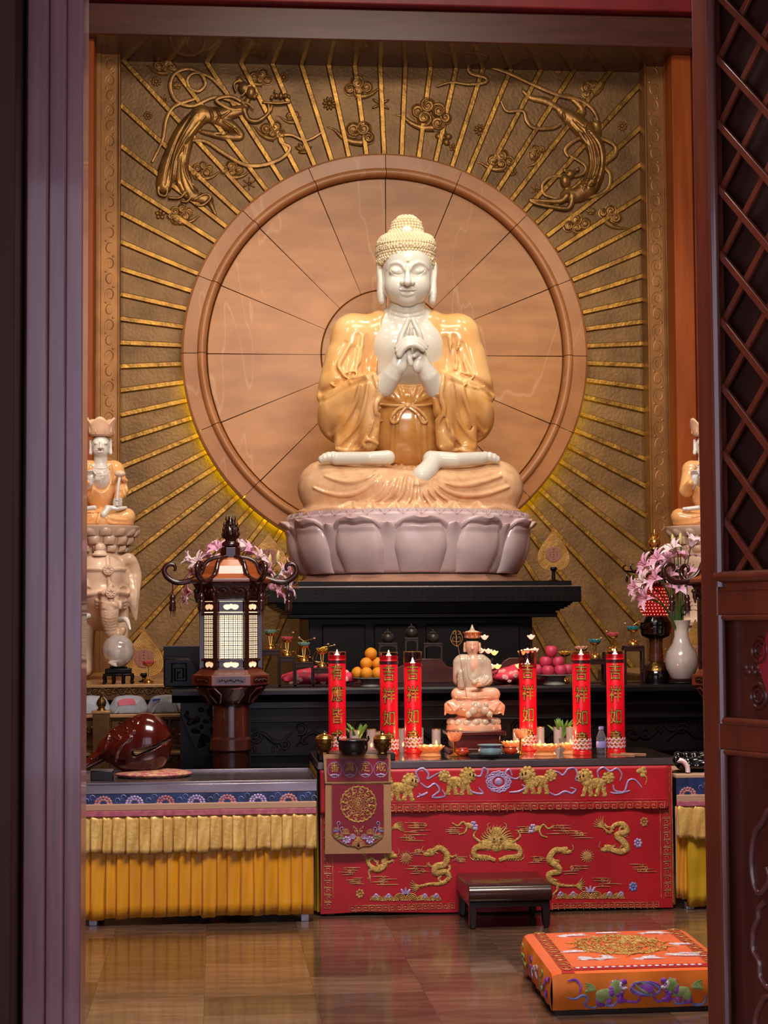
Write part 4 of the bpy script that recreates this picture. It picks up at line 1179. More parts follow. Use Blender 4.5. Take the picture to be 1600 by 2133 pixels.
# dragons and clouds below
def dragon(path, head_dir, w=6.5, label=None, legs=True, m='gold_thread'):
    mb = MB(); q = catmull(path, 6); n = len(q)
    thread(mb, path, (w*.7, w*1.05, w*1.1, w*.9, w*.6, w*.25), 6, False, .002, 8, .45)
    for i in range(2, n-2, 2):                     # scales and back fin
        d = q[i+1]-q[i-1]; d = d/(np.linalg.norm(d)+1e-9); nn = np.array((d[1], -d[0]))
        ww = w*(1-.6*i/n)
        p = q[i]+nn*ww*.95; mb.tube([E(*(q[i]+nn*ww*.6), .004, False), E(*(p+nn*2.6-d*1.5), .003, False)], [1.4*sC, .3*sC], 4)
        for s_ in (-.4, .2): blob(mb, *(q[i]+nn*ww*s_), 1.8, 1.8, 3.4, False, n=6, m=4)
    h = q[0]; hx = head_dir
    blob(mb, h[0], h[1], 9, 8, 5, False); blob(mb, h[0]+hx*8, h[1]+3, 8, 5, 4.5, False); blob(mb, h[0]+hx*4, h[1]-3, 5, 5, 6, False)
    for k in range(5):
        a = -1.2+k*.5; thread(mb, [(h[0]-hx*4, h[1]-4), (h[0]-hx*(9+k), h[1]-10*math.cos(a)+k*2), (h[0]-hx*(15), h[1]-15*math.cos(a)+3*k)], (1.4, 1, .4), 4, False)
    thread(mb, [(h[0]+hx*12, h[1]+2), (h[0]+hx*19, h[1]-4), (h[0]+hx*16, h[1]-14)], (.9, .5), 4, False)
    e = q[-1]; d = q[-1]-q[-4]; d /= np.linalg.norm(d)+1e-9
    for k in range(7):                              # tail plume
        a = (k-3)*.28; r = np.array((d[0]*math.cos(a)-d[1]*math.sin(a), d[0]*math.sin(a)+d[1]*math.cos(a)))
        thread(mb, [e-d*2, e+r*9, e+r*19+np.array((0, -3))], (1.4, 1.1, .4), 3, False)
    if legs:
        for f in (.22, .42, .62, .8):
            i = int(f*n); d = q[i+1]-q[i-1]; d /= np.linalg.norm(d)+1e-9; sg = 1 if int(f*10) % 4 else -1
            nn = np.array((d[1], -d[0]))*sg; k1 = q[i]+nn*11+d*3; k2 = k1+nn*5-d*6+np.array((0, 4))
            thread(mb, [q[i], k1, k2], (3.4, 2.4, 1.8), 4, False)
            for a in (-.7, 0, .7):
                r = np.array((math.cos(a)*nn[0]-math.sin(a)*nn[1], math.sin(a)*nn[0]+math.cos(a)*nn[1]))
                thread(mb, [k2, k2+r*4, k2+r*7+np.array((0, 1))], (1.1, .4), 2, False)
    return mb.build('embroidered_dragon', m, cloth, loc=nc, label=label)
g1 = lambda x, y: (640+x/4.0, 1540+y/4.0); g2 = lambda x, y: (1000+x/3.333, 1560+y/3.333)
dragon([g1(*q) for q in ((1030, 945), (1100, 905), (1165, 960), (1150, 1040), (1075, 1060), (1070, 1115), (1150, 1105), (1185, 1150), (1120, 1200), (1020, 1205), (930, 1225))], -1)
dragon([g2(*q) for q in ((585, 705), (520, 705), (480, 770), (530, 810), (550, 850), (475, 870), (500, 925), (580, 950), (670, 950))], 1)
dragon([g2(*q) for q in ((890, 690), (970, 715), (1020, 690), (990, 640), (950, 600), (1020, 570), (990, 520), (930, 530), (900, 580), (850, 540))], -1)
dragon([g1(*q) for q in ((690, 960), (640, 1000), (640, 1050), (585, 1085), (530, 1060), (500, 1010), (480, 960))], 1)
thread_tail = MB()
for k in range(8): thread(thread_tail, [g1(690, 760), g1(740, 700+k*6), g1(790+k*4, 690+k*12)], (1.2, .5), 4, False)
thread_tail.build('embroidered_plume', 'gold_thread', cloth, loc=nc)
mb = MB()   # frontal dragon in the middle
c = (1035, 1752)
for x, y, rx, rz in ((0, 0, 17, 15), (0, 14, 12, 9), (-22, 8, 18, 12), (24, 8, 18, 12), (0, -22, 12, 8), (-9, -6, 6, 6), (9, -6, 6, 6), (0, 6, 6, 5)):
    blob(mb, c[0]+x, c[1]+y, rx, rz, 4, False)
for k in range(14):
    a = PI*(1.06+k*.068*.98); thread(mb, [(c[0]+14*math.cos(a), c[1]+12*math.sin(a)), (c[0]+28*math.cos(a), c[1]+24*math.sin(a)), (c[0]+36*math.cos(a+.15), c[1]+34*math.sin(a+.15))], (1.8, 1.3, .5), 4, False)
for s_ in (-1, 1):
    thread(mb, [(c[0]+s_*20, c[1]+10), (c[0]+s_*44, c[1]+14), (c[0]+s_*46, c[1]+30), (c[0]+s_*20, c[1]+34), (c[0]+s_*4, c[1]+40)], (7, 6, 5, 4), 6, False, .002, 8, .45)
    thread(mb, [(c[0]+s_*30, c[1]+4), (c[0]+s_*48, c[1]-10), (c[0]+s_*42, c[1]-24)], (3, 2, 1), 5, False)
    thread(mb, [(c[0]+s_*8, c[1]-14), (c[0]+s_*20, c[1]-32), (c[0]+s_*14, c[1]-38)], (1.8, 1, .6), 5, False)
    for k in range(9): thread(mb, [(c[0]+s_*(8+5*k), c[1]+40), (c[0]+s_*(12+5.4*k), c[1]+34), (c[0]+s_*(16+5*k), c[1]+28)], (1.2, .5), 3, False)
fd = mb.build('embroidered_dragon', 'gold_thread', cloth, loc=nc, label='gold dragon face looking out')
mb = MB()
for s_ in (-1, 1): mb.ell(E(c[0]+s_*7, c[1]-5, .016, False), (2.4*sC, 1.6*sC, 1.8*sC), 8, 6); mb.ell(E(c[0]+s_*4, c[1]+8, .016, False), (1.4*sC, 1.4*sC, 1.2*sC), 8, 6)
mb.build('eye', 'ink_black', fd)
rs = random.Random(11)
cl2 = []
def stitch_cloud(px, py, w):
    mb = MB()
    for k in range(4):
        y = py+(k-1.5)*w*.13; a = rs.uniform(-.3, .3)*w; L = w*rs.uniform(.3, .55)
        thread(mb, [(px+a-L, y+rs.uniform(-1, 1)), (px+a, y), (px+a+L, y+rs.uniform(-1, 1))], (.4, 1.1, .4), 4, False)
    for k in range(4):
        r = w*.10; ox, oy = rs.uniform(-.28, .28)*w, rs.uniform(-.16, .12)*w
        thread(mb, [(px+ox+r*(1-.6*t)*math.cos(7*t), py+oy+r*(1-.6*t)*math.sin(7*t)) for t in np.linspace(0, 1, 8)], .8, 2, False)
    mb.build('embroidered_cloud', 'gold_thread_dim', cloth, loc=nc)
for x, y, w in ((1170, 1728, 44), (1205, 1738, 36), (1200, 1812, 40), (1262, 1838, 44), (1338, 1808, 40), (876, 1722, 40), (855, 1742, 46), (945, 1730, 30), (872, 1812, 40), (800, 1834, 44), (726, 1815, 36), (742, 1835, 30), (1120, 1790, 30), (1090, 1728, 30), (960, 1790, 26), (870, 1775, 26)):
    stitch_cloud(x, y, w)
for x, y in ((846, 1786), (1223, 1783)):
    mb = MB(); blob(mb, x, y, 10, 10, 3, False)
    for k in range(16):
        a = 2*PI*k/16; thread(mb, [(x+10*math.cos(a), y+10*math.sin(a)), (x+15*math.cos(a+.15), y+15*math.sin(a+.15))], (1.2, .4), 3, False)
    mb.build('embroidered_sun', 'gold_thread_dim', cloth, loc=nc)
for x, y in ((972, 1722), (1124, 1728)):     # phoenix-like birds between scrolls
    mb = MB(); s_ = 1 if x < 1000 else -1
    thread(mb, [(x-30*s_, y-8), (x-18*s_, y-2), (x-8*s_, y-10), (x, y), (x-4*s_, y+12), (x-16*s_, y+16)], (1.4, 2.2, 1.4), 6, False)
    blob(mb, x+6*s_, y-2, 10, 6, 3, False, .4*s_); mb.build('embroidered_bird', 'gold_thread', cloth, loc=nc)
    mb = MB()
    for k in range(6): blob(mb, x+(12+4*(k % 3))*s_, y-8+6*(k // 2), 4, 3.4, 3, False)
    mb.build('embroidered_flower', 'lilac_thread', cloth, loc=nc)
for x, y, m in ((1329, 1756, 'lilac_thread'), (1319, 1847, 'blue_thread'), (1342, 1712, 'gold_thread_dim'), (1130, 1862, 'lilac_thread'), (750, 1862, 'gold_thread_dim')):
    mb = MB()
    for k in range(7):
        a = 2*PI*k/7; blob(mb, x+6*math.cos(a), y+7*math.sin(a), 3.4, 3.4, 3, False)
    blob(mb, x, y, 3, 3, 4, False); mb.build('embroidered_flower', m, cloth, loc=nc)
for x0, x1, y in ((772, 918, 1876), (1160, 1300, 1872)):   # waves with a peak
    mb = MB(); n = 6
    for k in range(n):
        cx_ = x0+(k+.5)*(x1-x0)/n; hgt = 15 if k in (2, 3) else 11
        for r in (1, .75, .5, .25):
            thread(mb, [(cx_-13*r, y), (cx_-9*r, y-hgt*.7*r), (cx_, y-hgt*r), (cx_+9*r, y-hgt*.7*r), (cx_+13*r, y)], 1.0, 4, False)
    mb.build('embroidered_waves', 'gold_thread', cloth, loc=nc)
    mb = MB(); xm = (x0+x1)/2
    for a in (-8, 0, 8): thread(mb, [(xm+a*.5, y-14), (xm+a, y-22), (xm+a*1.3, y-28+abs(a)*.7)], (3.5, 2.5, 1), 3, False)
    for a in (-62, -36, 40, 64): thread(mb, [(xm+a-5, y-6), (xm+a, y-13), (xm+a+4, y-9), (xm+a+1, y-6)], (2.5, 2.2, 1.6), 4, False)
    mb.build('embroidered_foam', 'lilac_thread', cloth, loc=nc)
# yellow side cloths seen at both ends of the table
for nm, px0, x in (('side_cloth', 0, rx0-.004), ('side_cloth', 1, rx1-.03)):
    mb = MB(); mb.grid(lambda u, t: (x+.016*math.sin(u*55)*(1.1-t), YR+.02+u*.7, .02+t*(zR-tk-.03)), 120, 6)
    mb.build(nm, 'satin_yellow', table, 180, loc=nt_)

# ------------------------------------------------------------------ small banner hung over the table edge
YBn = YR-.045
bx0, bx1 = P(676, 1690, YBn)[0], P(815, 1690, YBn)[0]
ban = thing('hanging_banner', 'tan bordered dark red silk banner with gold rosette hung over the table edge', 'banner', ((bx0+bx1)/2, YBn, zR))
nb = neg(ban); sN = S(YBn)
def N(px, py, lift=0): p = P(px, py, YBn); return np.array((p[0], YBn-lift-.004*math.sin((p[0]-bx0)*30)*.3, p[2]))
def npoly(pts): return [(N(*q)[0], N(*q)[2]) for q in pts]
mb = MB(); mb.prism(npoly([(678, 1575), (813, 1573), (816, 1777), (677, 1779)]), YBn-.002, YBn+.002); mb.build('backing', 'cloth_tan', ban, loc=nb)
z1 = N(745, 1573)[2]
MB().bx(bx0, bx1, YBn-.006, YR+.10, zR+.003, zR+.007).build('top_flap', 'cloth_tan', ban, loc=nb)
mb = MB(); mb.prism(npoly([(673, 1571), (813, 1571), (814, 1630), (677, 1632)]), YBn-.009, YBn-.003); mb.build('header_border', 'cloth_tan', ban, loc=nb, bevel=.001)
mb = MB(); mb.prism(npoly([(680, 1580), (809, 1579), (809, 1626), (681, 1627)]), YBn-.0115, YBn-.006); hd = mb.build('header', 'silk_maroon', ban, loc=nb)
for i, ch in enumerate('香真定戒'):
    x = 697+i*31.9; y = 1603-i*.3
    mb = MB(); mb.tube([N(x+14.5*math.cos(a), y+16*math.sin(a), .012) for a in np.linspace(0, 2*PI, 33)[:-1]], .65*sN, 5, closed=True)
    mb.build('ring', 'lilac_thread', hd)
    vs, fs = text_mesh(ch, 1.0, .0)
    q = N(x, y-4, .0125)
    mb = MB().put([(q[0]+a*21*sN, q[1], q[2]+b*21*sN) for a, b, _ in vs], fs); mb.build('character', 'gold_thread', hd, smooth=0)
    mb = MB()
    for k in range(5): mb.ell(N(x-7+3.5*k, y+10+abs(k-2)*.8, .012), (2.4*sN, 1*sN, 2.2*sN), 6, 4)
    mb.build('lotus', 'lilac_thread', hd)
g3 = lambda x, y: (660+x/9.41, 1570+y/9.41)
sh = [(295, 585), (1305, 585), (1312, 1540), (1290, 1620), (1160, 1720), (1040, 1790), (900, 1800), (815, 1850), (740, 1800), (600, 1790), (470, 1720), (340, 1620), (300, 1540)]
mb = MB(); mb.prism(npoly([g3(*q) for q in sh]), YBn-.007, YBn-.002); shd = mb.build('shield', 'silk_maroon', ban, loc=nb)
mb = MB(); mb.tube([N(*g3(*q), .008) for q in sh], .7*sN, 5, closed=True); mb.build('shield_piping', 'gold_thread_dim', shd)
mb = MB(); rc = g3(810, 985)
for r, w in ((37, 1.0), (35, .6), (13, .8), (10.5, .5), (8, .6), (5.5, .5), (2.5, 1.2)):
    mb.tube([N(rc[0]+(r+(.9*math.cos(24*a) if r > 30 else 0))*math.cos(a), rc[1]+(r+(.9*math.cos(24*a) if r > 30 else 0))*math.sin(a), .009) for a in np.linspace(0, 2*PI, 97)[:-1]], w*sN, 4, closed=True)
for k in range(12):
    a0 = 2*PI*k/12
    for rr, R_, sg in ((20, 5.5, 1), (28, 6, -1)):
        c_ = (rc[0]+rr*math.cos(a0+(.26 if sg < 0 else 0)), rc[1]+rr*math.sin(a0+(.26 if sg < 0 else 0)))
        mb.tube([N(c_[0]+R_*(1-.75*t)*math.cos(a0+sg*8*t), c_[1]+R_*(1-.75*t)*math.sin(a0+sg*8*t), .009) for t in np.linspace(0, 1, 14)], [1.0*sN, .9*sN, .5*sN], 4)
    for rr in (24, 32): mb.ell(N(rc[0]+rr*math.cos(a0+.13), rc[1]+rr*math.sin(a0+.13), .008), (2.6*sN, 1*sN, 2.6*sN), 7, 4)
mb.build('rosette', 'gold_thread', shd)
mb = MB(); mb.lathe([(0, 0), (36*sN, 0), (36*sN, .001), (0, .001)], n=36); o = mb.build('rosette_ground', 'silk_maroon', shd)
o.rotation_euler = (PI/2, 0, 0); q = N(rc[0], rc[1], .0072); o.location = Vector([float(k) for k in q])
def scallop(mb, x, y, r):
    for f in (1, .72, .45): mb.tube([N(*g3(x+r*f*math.cos(a), y-r*f*math.sin(a)), .009+.0004*f) for a in np.linspace(0, PI, 12)], .55*sN, 4)
def fan(m, pts, r, name='wave'):
    mb = MB()
    for x, y in pts:
        mb.prism(npoly([g3(x+r*math.cos(a), y-r*math.sin(a)) for a in np.linspace(-.4, PI+.4, 14)]), YBn-.0085, YBn-.006)
    o = mb.build(name, m, shd, smooth=0)
    mb = MB()
    for x, y in pts: scallop(mb, x, y, r*.95)
    mb.build('wave_line', 'gold_thread_dim', o, stuff=True)
fan('blue_thread', [(375, 1500), (1250, 1500)], 62); fan('green_thread', [(400, 1610), (470, 1640), (1220, 1610), (1150, 1640)], 62)
fan('gold_thread_dim', [(565, 1545), (1050, 1545), (810, 1690), (760, 1780), (870, 1780)], 78); fan('lilac_thread', [(700, 1640), (930, 1640), (590, 1700), (1050, 1700)], 75)
mb = MB()
for s_ in (-1, 1):
    for x, y in ((70, 1420), (40, 1500)): mb.tube([N(*g3(812+s_*q[0], q[1]), .0095) for q in catmull([(15, 1590), (25, 1500), (x, y+20), (x+30, y), (x+20, y+40)], 5)], .9*sN, 5)
mb.build('foam_gold', 'gold_thread', shd)
mb = MB()
for s_ in (-1, 1):
    for dx, dy in ((0, 0), (60, 110)):
        mb.tube([N(*g3(812+s_*(395-dx)+s_*q[0], q[1]+dy), .0095) for q in catmull([(0, 1490), (5, 1420), (25, 1360), (-10, 1325), (-40, 1350), (-20, 1390)], 5)], [1.2*sN, .9*sN], 5)
    for k in range(7):
        a = 2*PI*k/7; mb.ell(N(*g3(812+s_*230+60*math.cos(a), 1690+55*math.sin(a)), .0095), (3*sN, 1*sN, 2.6*sN), 6, 4)
mb.build('foam_lilac', 'lilac_thread', shd, stuff=True)

# ------------------------------------------------------------------ side tables with pleated skirts
def pleated(mb, x0, x1, z0, z1, y, w, depth, rnd, flare=1.0, sag=None):
    n = max(2, int(round((x1-x0)/w))); xs = []; ws = []
    e = [x0+(x1-x0)*i/n+(rnd.uniform(-.12, .12)*w if 0 < i < n else 0) for i in range(n+1)]
    sub = 9; cols = []
    for i in range(n):
        ph = rnd.uniform(-.3, .3); dz = rnd.uniform(-.006, .006); tw = rnd.uniform(-.2, .2)
        for k in range(sub):
            t = k/sub; cols.append((e[i]+(e[i+1]-e[i])*t, t, ph, dz, tw, i))
    cols.append((x1, 0, 0, 0, 0, n))
    rows = 9; vs = []; fs = []
    for j in range(rows):
        v_ = j/(rows-1)          # 0 top, 1 bottom
        for x, t, ph, dz, tw, i in cols:
            s_ = min(1, t/.07)*(1-.9*t)+.10*math.sin(t*7+i)*v_
            yy = y-depth*(s_*(.35+.5*v_*flare))-.005*math.sin(v_*4+i*1.7)*v_-.002*math.sin(t*9+v_*6+i*2.3)
            zb_ = z0+dz+(sag(x) if sag else 0)
            vs.append((x+tw*.012*v_, yy, z1+(zb_-z1)*v_))
    nc_ = len(cols)
    for j in range(rows-1):
        for i in range(nc_-1): fs.append((j*nc_+i, (j+1)*nc_+i, (j+1)*nc_+i+1, j*nc_+i+1))
    return mb.put(vs, fs)
def side_table(name, label, x0, x1, yf, zt, depth, bands, skirt_m, seed, sagf=None, feet=()):
    t = thing(name, label, 'table', ((x0+x1)/2, yf+depth/2, 0)); n_ = neg(t); rnd = random.Random(seed)
    zl, zb1, zt1, zt2, zs, zl0 = bands
    return t, n_, rnd
YL = 9.28
zL = P(420, 1627, YL)[2]
lx0, lx1 = P(60, 1640, YL)[0], P(661, 1630, YL)[0]
ZL = lambda py: P(420, py, YL)[2]
ltab = thing('side_table', 'steel topped side table with blue brocade band and pleated golden skirts under the wooden fish', 'table', ((lx0+lx1)/2, YL+.36, 0))
nl = neg(ltab); rnd = random.Random(5)
mb = MB(); mb.bx(lx0, lx1, YL, YL+.74, ZL(1652), zL-.012)
mb.build('steel_top', 'steel', ltab, loc=nl, bevel=.004)
for a, b, c_, d_ in ((lx0, lx1, YL, YL+.012), (lx0, lx1, YL+.728, YL+.74), (lx1-.012, lx1, YL+.012, YL+.728)):
    MB().bx(a, b, c_, d_, zL-.013, zL).build('steel_rim', 'steel', ltab, loc=nl, bevel=.002)
for x in (lx0+.3, lx1-.08):
    for y in (YL+.06, YL+.66):
        l_ = MB().bx(x, x+.035, y, y+.035, .03, ZL(1652)).build('leg', 'dark_wood', ltab, loc=nl)
        MB().bx(x-.002, x+.037, y-.02, y+.037, 0, .035).build('foot', 'plastic_white', l_, bevel=.003)
def brocade(x0, x1, z0, z1, y, par, loc, rnd):
    b = MB().bx(x0, x1, y-.004, y, z0, z1).build('brocade_band', 'brocade_blue', par, loc=loc)
    x = x0+.06; k = 0; zc = (z0+z1)/2
    while x < x1-.03:
        mb = MB()
        for r, nn in ((.030, 9), (.018, 6)):
            for i in range(nn):
                a = PI*i/(nn-1); mb.ell((x+r*math.cos(a)*1.3, y-.005, z0+.004+min(r*math.sin(a)*1.1, z1-z0-.01)), (.008, .002, .007), 6, 4)
        mb.build('brocade_flower', 'brocade_pink' if k % 2 == 0 else 'lilac_thread', b)
        mb = MB()
        for i in range(3):
            xx = x+.07+i*.03
            mb.tube([(xx+.012*math.cos(q), y-.005, zc+(.010 if i % 2 else -.006)+.012*math.sin(q)) for q in np.linspace(0, 4.5, 8)], [.003, .001], 4)
        mb.build('brocade_leaf', 'blue_thread', b)
        x += .155; k += 1
brocade(lx0, lx1-.01, ZL(1673), ZL(1652), YL+.004, ltab, nl, rnd)
sg_ = lambda x: .006*math.sin(x*7)
MB().bx(lx0, lx1-.005, YL-.012, YL+.004, ZL(1686), ZL(1672)).build('tan_band', 'trim_tan', ltab, loc=nl, bevel=.004)
MB().bx(lx0, lx1-.005, YL-.014, YL+.002, ZL(1698), ZL(1686)).build('rose_band', 'trim_rose', ltab, loc=nl, bevel=.003)
mb = MB(); pleated(mb, lx0, lx1-.005, ZL(1768), ZL(1697), YL-.002, 24*S(YL), .026, rnd, 1.2, lambda x: -.010*math.sin((x-lx0)*2.2)-.006); mb.build('short_skirt', 'satin_gold', ltab, 60, loc=nl, solid=.002)
mb = MB(); pleated(mb, lx0, lx1-.02, .028, ZL(1700), YL+.022, 25*S(YL), .022, rnd, 1.2, lambda x: .012*math.sin((x-lx0)*1.6)); mb.build('long_skirt', 'satin_orange', ltab, 60, loc=nl, solid=.002)
# right side table, mostly behind the door leaf
YQ = 9.40
ZQ = lambda py: P(1440, py, YQ)[2]
qx0, qx1 = P(1409, 1650, YQ)[0], P(1640, 1650, YQ)[0]
rtab = thing('side_table', 'brocade side table with yellow skirts at the right end of the red cloth', 'table', ((qx0+qx1)/2, YQ+.36, 0))
nq = neg(rtab)
MB().bx(qx0, qx1, YQ, YQ+.56, ZQ(1621), ZQ(1613)).build('top', 'trim_tan', rtab, loc=nq, bevel=.004)
brocade(qx0, qx1, ZQ(1656), ZQ(1621), YQ+.002, rtab, nq, rnd)
MB().bx(qx0, qx1, YQ-.010, YQ+.004, ZQ(1669), ZQ(1655)).build('tan_band', 'trim_tan', rtab, loc=nq, bevel=.004)
MB().bx(qx0, qx1, YQ-.012, YQ+.004, ZQ(1679), ZQ(1668)).build('rose_band', 'trim_rose', rtab, loc=nq, bevel=.003)
mb = MB(); pleated(mb, qx0, qx1, ZQ(1746), ZQ(1678), YQ, 34*S(YQ), .03, rnd, 1.2); mb.build('short_skirt', 'satin_gold', rtab, 60, loc=nq, solid=.002)
mb = MB(); pleated(mb, qx0, qx0+.06, ZQ(1872), ZQ(1680), YQ+.03, 11*S(YQ), .02, rnd); mb.build('long_skirt', 'satin_orange', rtab, 60, loc=nq, solid=.002)
mb = MB(); pleated(mb, qx0+.055, qx1, ZQ(1888), ZQ(1680), YQ+.028, 40*S(YQ), .03, rnd); mb.build('long_skirt', 'satin_yellow', rtab, 60, loc=nq, solid=.002)
for x in (qx0+.06, qx1-.08):
    for y in (YQ+.06, YQ+.5):
        l_ = MB().bx(x, x+.035, y, y+.035, .03, ZQ(1621)).build('leg', 'dark_wood', rtab, loc=nq)
        MB().bx(x-.002, x+.037, y-.02, y+.037, 0, .035).build('foot', 'plastic_white', l_, bevel=.003)

# ------------------------------------------------------------------ low kneeling stool
ys0 = 8.97
sx0, sx1 = P(978, 1850, ys0)[0], P(1146, 1845, ys0)[0]
zs = .218; ys1 = 9.41
stool = thing('low_stool', 'low dark wooden stool with rolled edge in front of the red cloth', 'stool', ((sx0+sx1)/2, (ys0+ys1)/2, 0))
ns_ = neg(stool); zf = P(1060, 1880, ys0)[2]
pf = [(ys0+.02, zs), (ys0-.005, zs-.010), (ys0-.022, zs-.030), (ys0-.026, zs-.055), (ys0-.016, zs-.078), (ys0+.0, zf+.004), (ys1, zf+.004), (ys1+.016, zs-.078), (ys1+.024, zs-.05), (ys1+.016, zs-.025), (ys1-.02, zs)]
n = len(pf); e_ = .006
mb = MB().put([(sx0-e_, y, z) for y, z in pf]+[(sx1+e_, y, z) for y, z in pf], [tuple(range(n)), tuple(range(2*n-1, n-1, -1))]+[(i, i+n, (i+1) % n+n, (i+1) % n) for i in range(n)])
mb.build('seat', 'wood_stool', stool, loc=ns_, bevel=.004, fixn=True, smooth=50)
MB().bx(sx0+.002, sx1-.002, ys0-.002, ys1+.002, zf-.022, zf+.004).build('apron', 'wood_stool_dark', stool, loc=ns_, bevel=.004)
for x, q in ((sx0, 1), (sx1, -1)):
    for y in (ys0, ys1-.05):
        pts = [(x, zf), (x+q*.055, zf), (x+q*.038, zf-.035), (x+q*.036, .03), (x+q*.030, .005), (x+q*.020, 0), (x+q*.010, 0), (x+q*.001, .02)]
        MB().prism(pts, y, y+.05).build('leg', 'wood_stool_dark', stool, loc=ns_, bevel=.006)

# ------------------------------------------------------------------ orange prayer cushion
zM = .168
FLc, BLc, BRc = PZ(1150, 2024, zM), PZ(1090, 1943, zM), PZ(1426, 1934, zM)
e1 = (BRc-BLc); wM = np.linalg.norm(e1); e1 /= wM
e2 = (BLc-FLc); dM = np.linalg.norm(e2); e2 /= dM
cM = FLc+e1*wM/2+e2*dM/2; cM[2] = 0
cush = thing('prayer_cushion', 'square orange silk prayer cushion with embroidered lions and red bands on the floor', 'cushion', cM)
def Q(u, v, z): return FLc*np.array((1, 1, 0))+e1*(u*wM)+e2*(v*dM)+np.array((0, 0, z))-cM
def puff(u, v): return zM+.010*math.sin(PI*u)*math.sin(PI*v)-.010*(max(0, abs(u-.5)-.46)/.04)**2-.010*(max(0, abs(v-.5)-.46)/.04)**2
mb = MB(); mb.grid(lambda u, v: Q(u, v, puff(u, v)), 40, 40); mb.build('top', 'silk_orange', cush, 180)
def wall(f, name):
    mb = MB(); mb.grid(f, 50, 10); return mb.build(name, 'silk_orange_side', cush, 180)
def bulge(u, t): return .012*math.sin(PI*t)+.003*math.sin(u*40+3*t)*(1-t)+.004*math.sin(u*17)*math.sin(PI*t)
nrm1, nrm2 = e2, e1
def fr(u, t): return Q(u, 0, .02+t*(puff(u, 0)-.02))-e2*bulge(u, t)
def lf(u, t): return Q(0, 1-u, .02+t*(puff(0, 1-u)-.02))-e1*bulge(u, t)
wall(fr, 'front_side'); wall(lf, 'left_side')
wall(lambda u, t: Q(1, u, .02+t*(puff(1, u)-.02))+e1*bulge(u, t), 'right_side'); wall(lambda u, t: Q(1-u, 1, .02+t*(puff(1-u, 1)-.02))+e2*bulge(u, t), 'back_side')
mb = MB(); b8 = [Q(.02, .02, 0), Q(.98, .02, 0), Q(.98, .98, 0), Q(.02, .98, 0), Q(.02, .02, .022), Q(.98, .02, .022), Q(.98, .98, .022), Q(.02, .98, .022)]
mb.put(b8, [(0, 3, 2, 1), (4, 5, 6, 7), (0, 1, 5, 4), (1, 2, 6, 5), (2, 3, 7, 6), (3, 0, 4, 7)]); mb.build('base', 'dark_wood', cush, smooth=0)
def strip_top(u0, u1, v0, v1, name, m, l=.002, nu=30, nv=30):
    mb = MB(); mb.grid(lambda a, b: Q(u0+(u1-u0)*a, v0+(v1-v0)*b, puff(u0+(u1-u0)*a, v0+(v1-v0)*b)+l), nu, nv); return mb.build(name, m, cush, 180)
for b_ in (strip_top(.055, .125, .0, 1, 'red_band', 'silk_red_band', nu=3), strip_top(.88, .95, .0, 1, 'red_band', 'silk_red_band', nu=3)):
    pass
strip_top(.125, .88, .02, .075, 'red_band', 'silk_red_band', nv=3)
def T(u, v, l=.003): return Q(u, v, puff(u, v)+l)
mb = MB()
for u in (.09, .915):
    for k in range(10):
        v_ = .05+k*.1
        mb.tube([T(u+.030*math.cos(a), v_+.030*math.sin(a), .004) for a in np.linspace(0, 2*PI, 13)[:-1]], .0016, 4, closed=True); mb.ell(T(u, v_, .002), (.008, .008, .002), 8, 4)
    for d_ in (-.035, .035): mb.tube([T(u+d_, v_, .003) for v_ in np.linspace(0, 1, 20)], .0012, 4)
mb.build('band_medallions', 'gold_thread', cush, stuff=True)
mb = MB()
for k in range(18):
    u = .15+k*.04; mb.ell(T(u, .047, .003), (.012, .010, .003), 8, 4, Matrix.Rotation(k, 3, 'Z'))
mb.build('front_band_flowers', 'silver_thread', cush, stuff=True)
rs = random.Random(21)
mb = MB()
for k in range(380):   # gold dragon medallion
    a = rs.uniform(0, 2*PI); r = .26*math.sqrt(rs.random()); u, v_ = .5+r*math.cos(a)*1.05, .54+r*math.sin(a)
    L = rs.uniform(.012, .035); b_ = a+rs.uniform(.8, 2.2)
    mb.tube([T(u-L*math.cos(b_), v_-L*math.sin(b_), .003), T(u, v_, .006), T(u+L*math.cos(b_+.6), v_+L*math.sin(b_+.6), .003)], [.001, .0032, .001], 4)
for k in range(14):
    a = 2*PI*k/14; mb.tube([T(.5+.24*math.cos(a), .54+.22*math.sin(a), .003), T(.5+.30*math.cos(a+.2), .54+.27*math.sin(a+.2), .004), T(.5+.33*math.cos(a+.1), .54+.31*math.sin(a+.1), .003)], [.003, .002, .001], 5)
mb.build('gold_dragon', 'gold_thread', cush)
for u, v_, s_ in ((.27, .86, 1), (.50, .90, .8), (.78, .88, 1.1), (.20, .42, .8), (.30, .25, 1.2), (.58, .22, 1), (.80, .28, 1.2), (.86, .55, .8)):
    mb = MB()
    for k in range(16): mb.ell(T(u+rs.uniform(-.07, .07)*s_, v_+rs.uniform(-.035, .035)*s_, .001), (.018*s_, .008*s_, .003), 7, 4)
    mb.tube([T(u-.10*s_, v_-.02*s_, .003), T(u, v_-.035*s_, .004), T(u+.10*s_, v_-.03*s_, .003)], [.001, .005, .001], 5)
    mb.build('silver_cloud', 'silver_thread', cush)
def Fp(px, py, l=.003):   # front side, photo pixels mapped to the face
    u = (px-1150)/379; t = (2110-py)/88
    p = fr(min(max(u, 0), 1), min(max(t, .02), .98)); return p-e2*l
def fblob(mb, px, py, rx, rz, ry=2, rot=0): mb.ell(Fp(px, py), (rx*.00186, ry*.0009, rz*.00186), 10, 6, Matrix.Rotation(rot, 3, 'Y'))
def fthread(mb, pts, r): mb.tube([Fp(*q) for q in catmull(pts, 5)], [w*.00186 for w in r], 6, fy=.3)
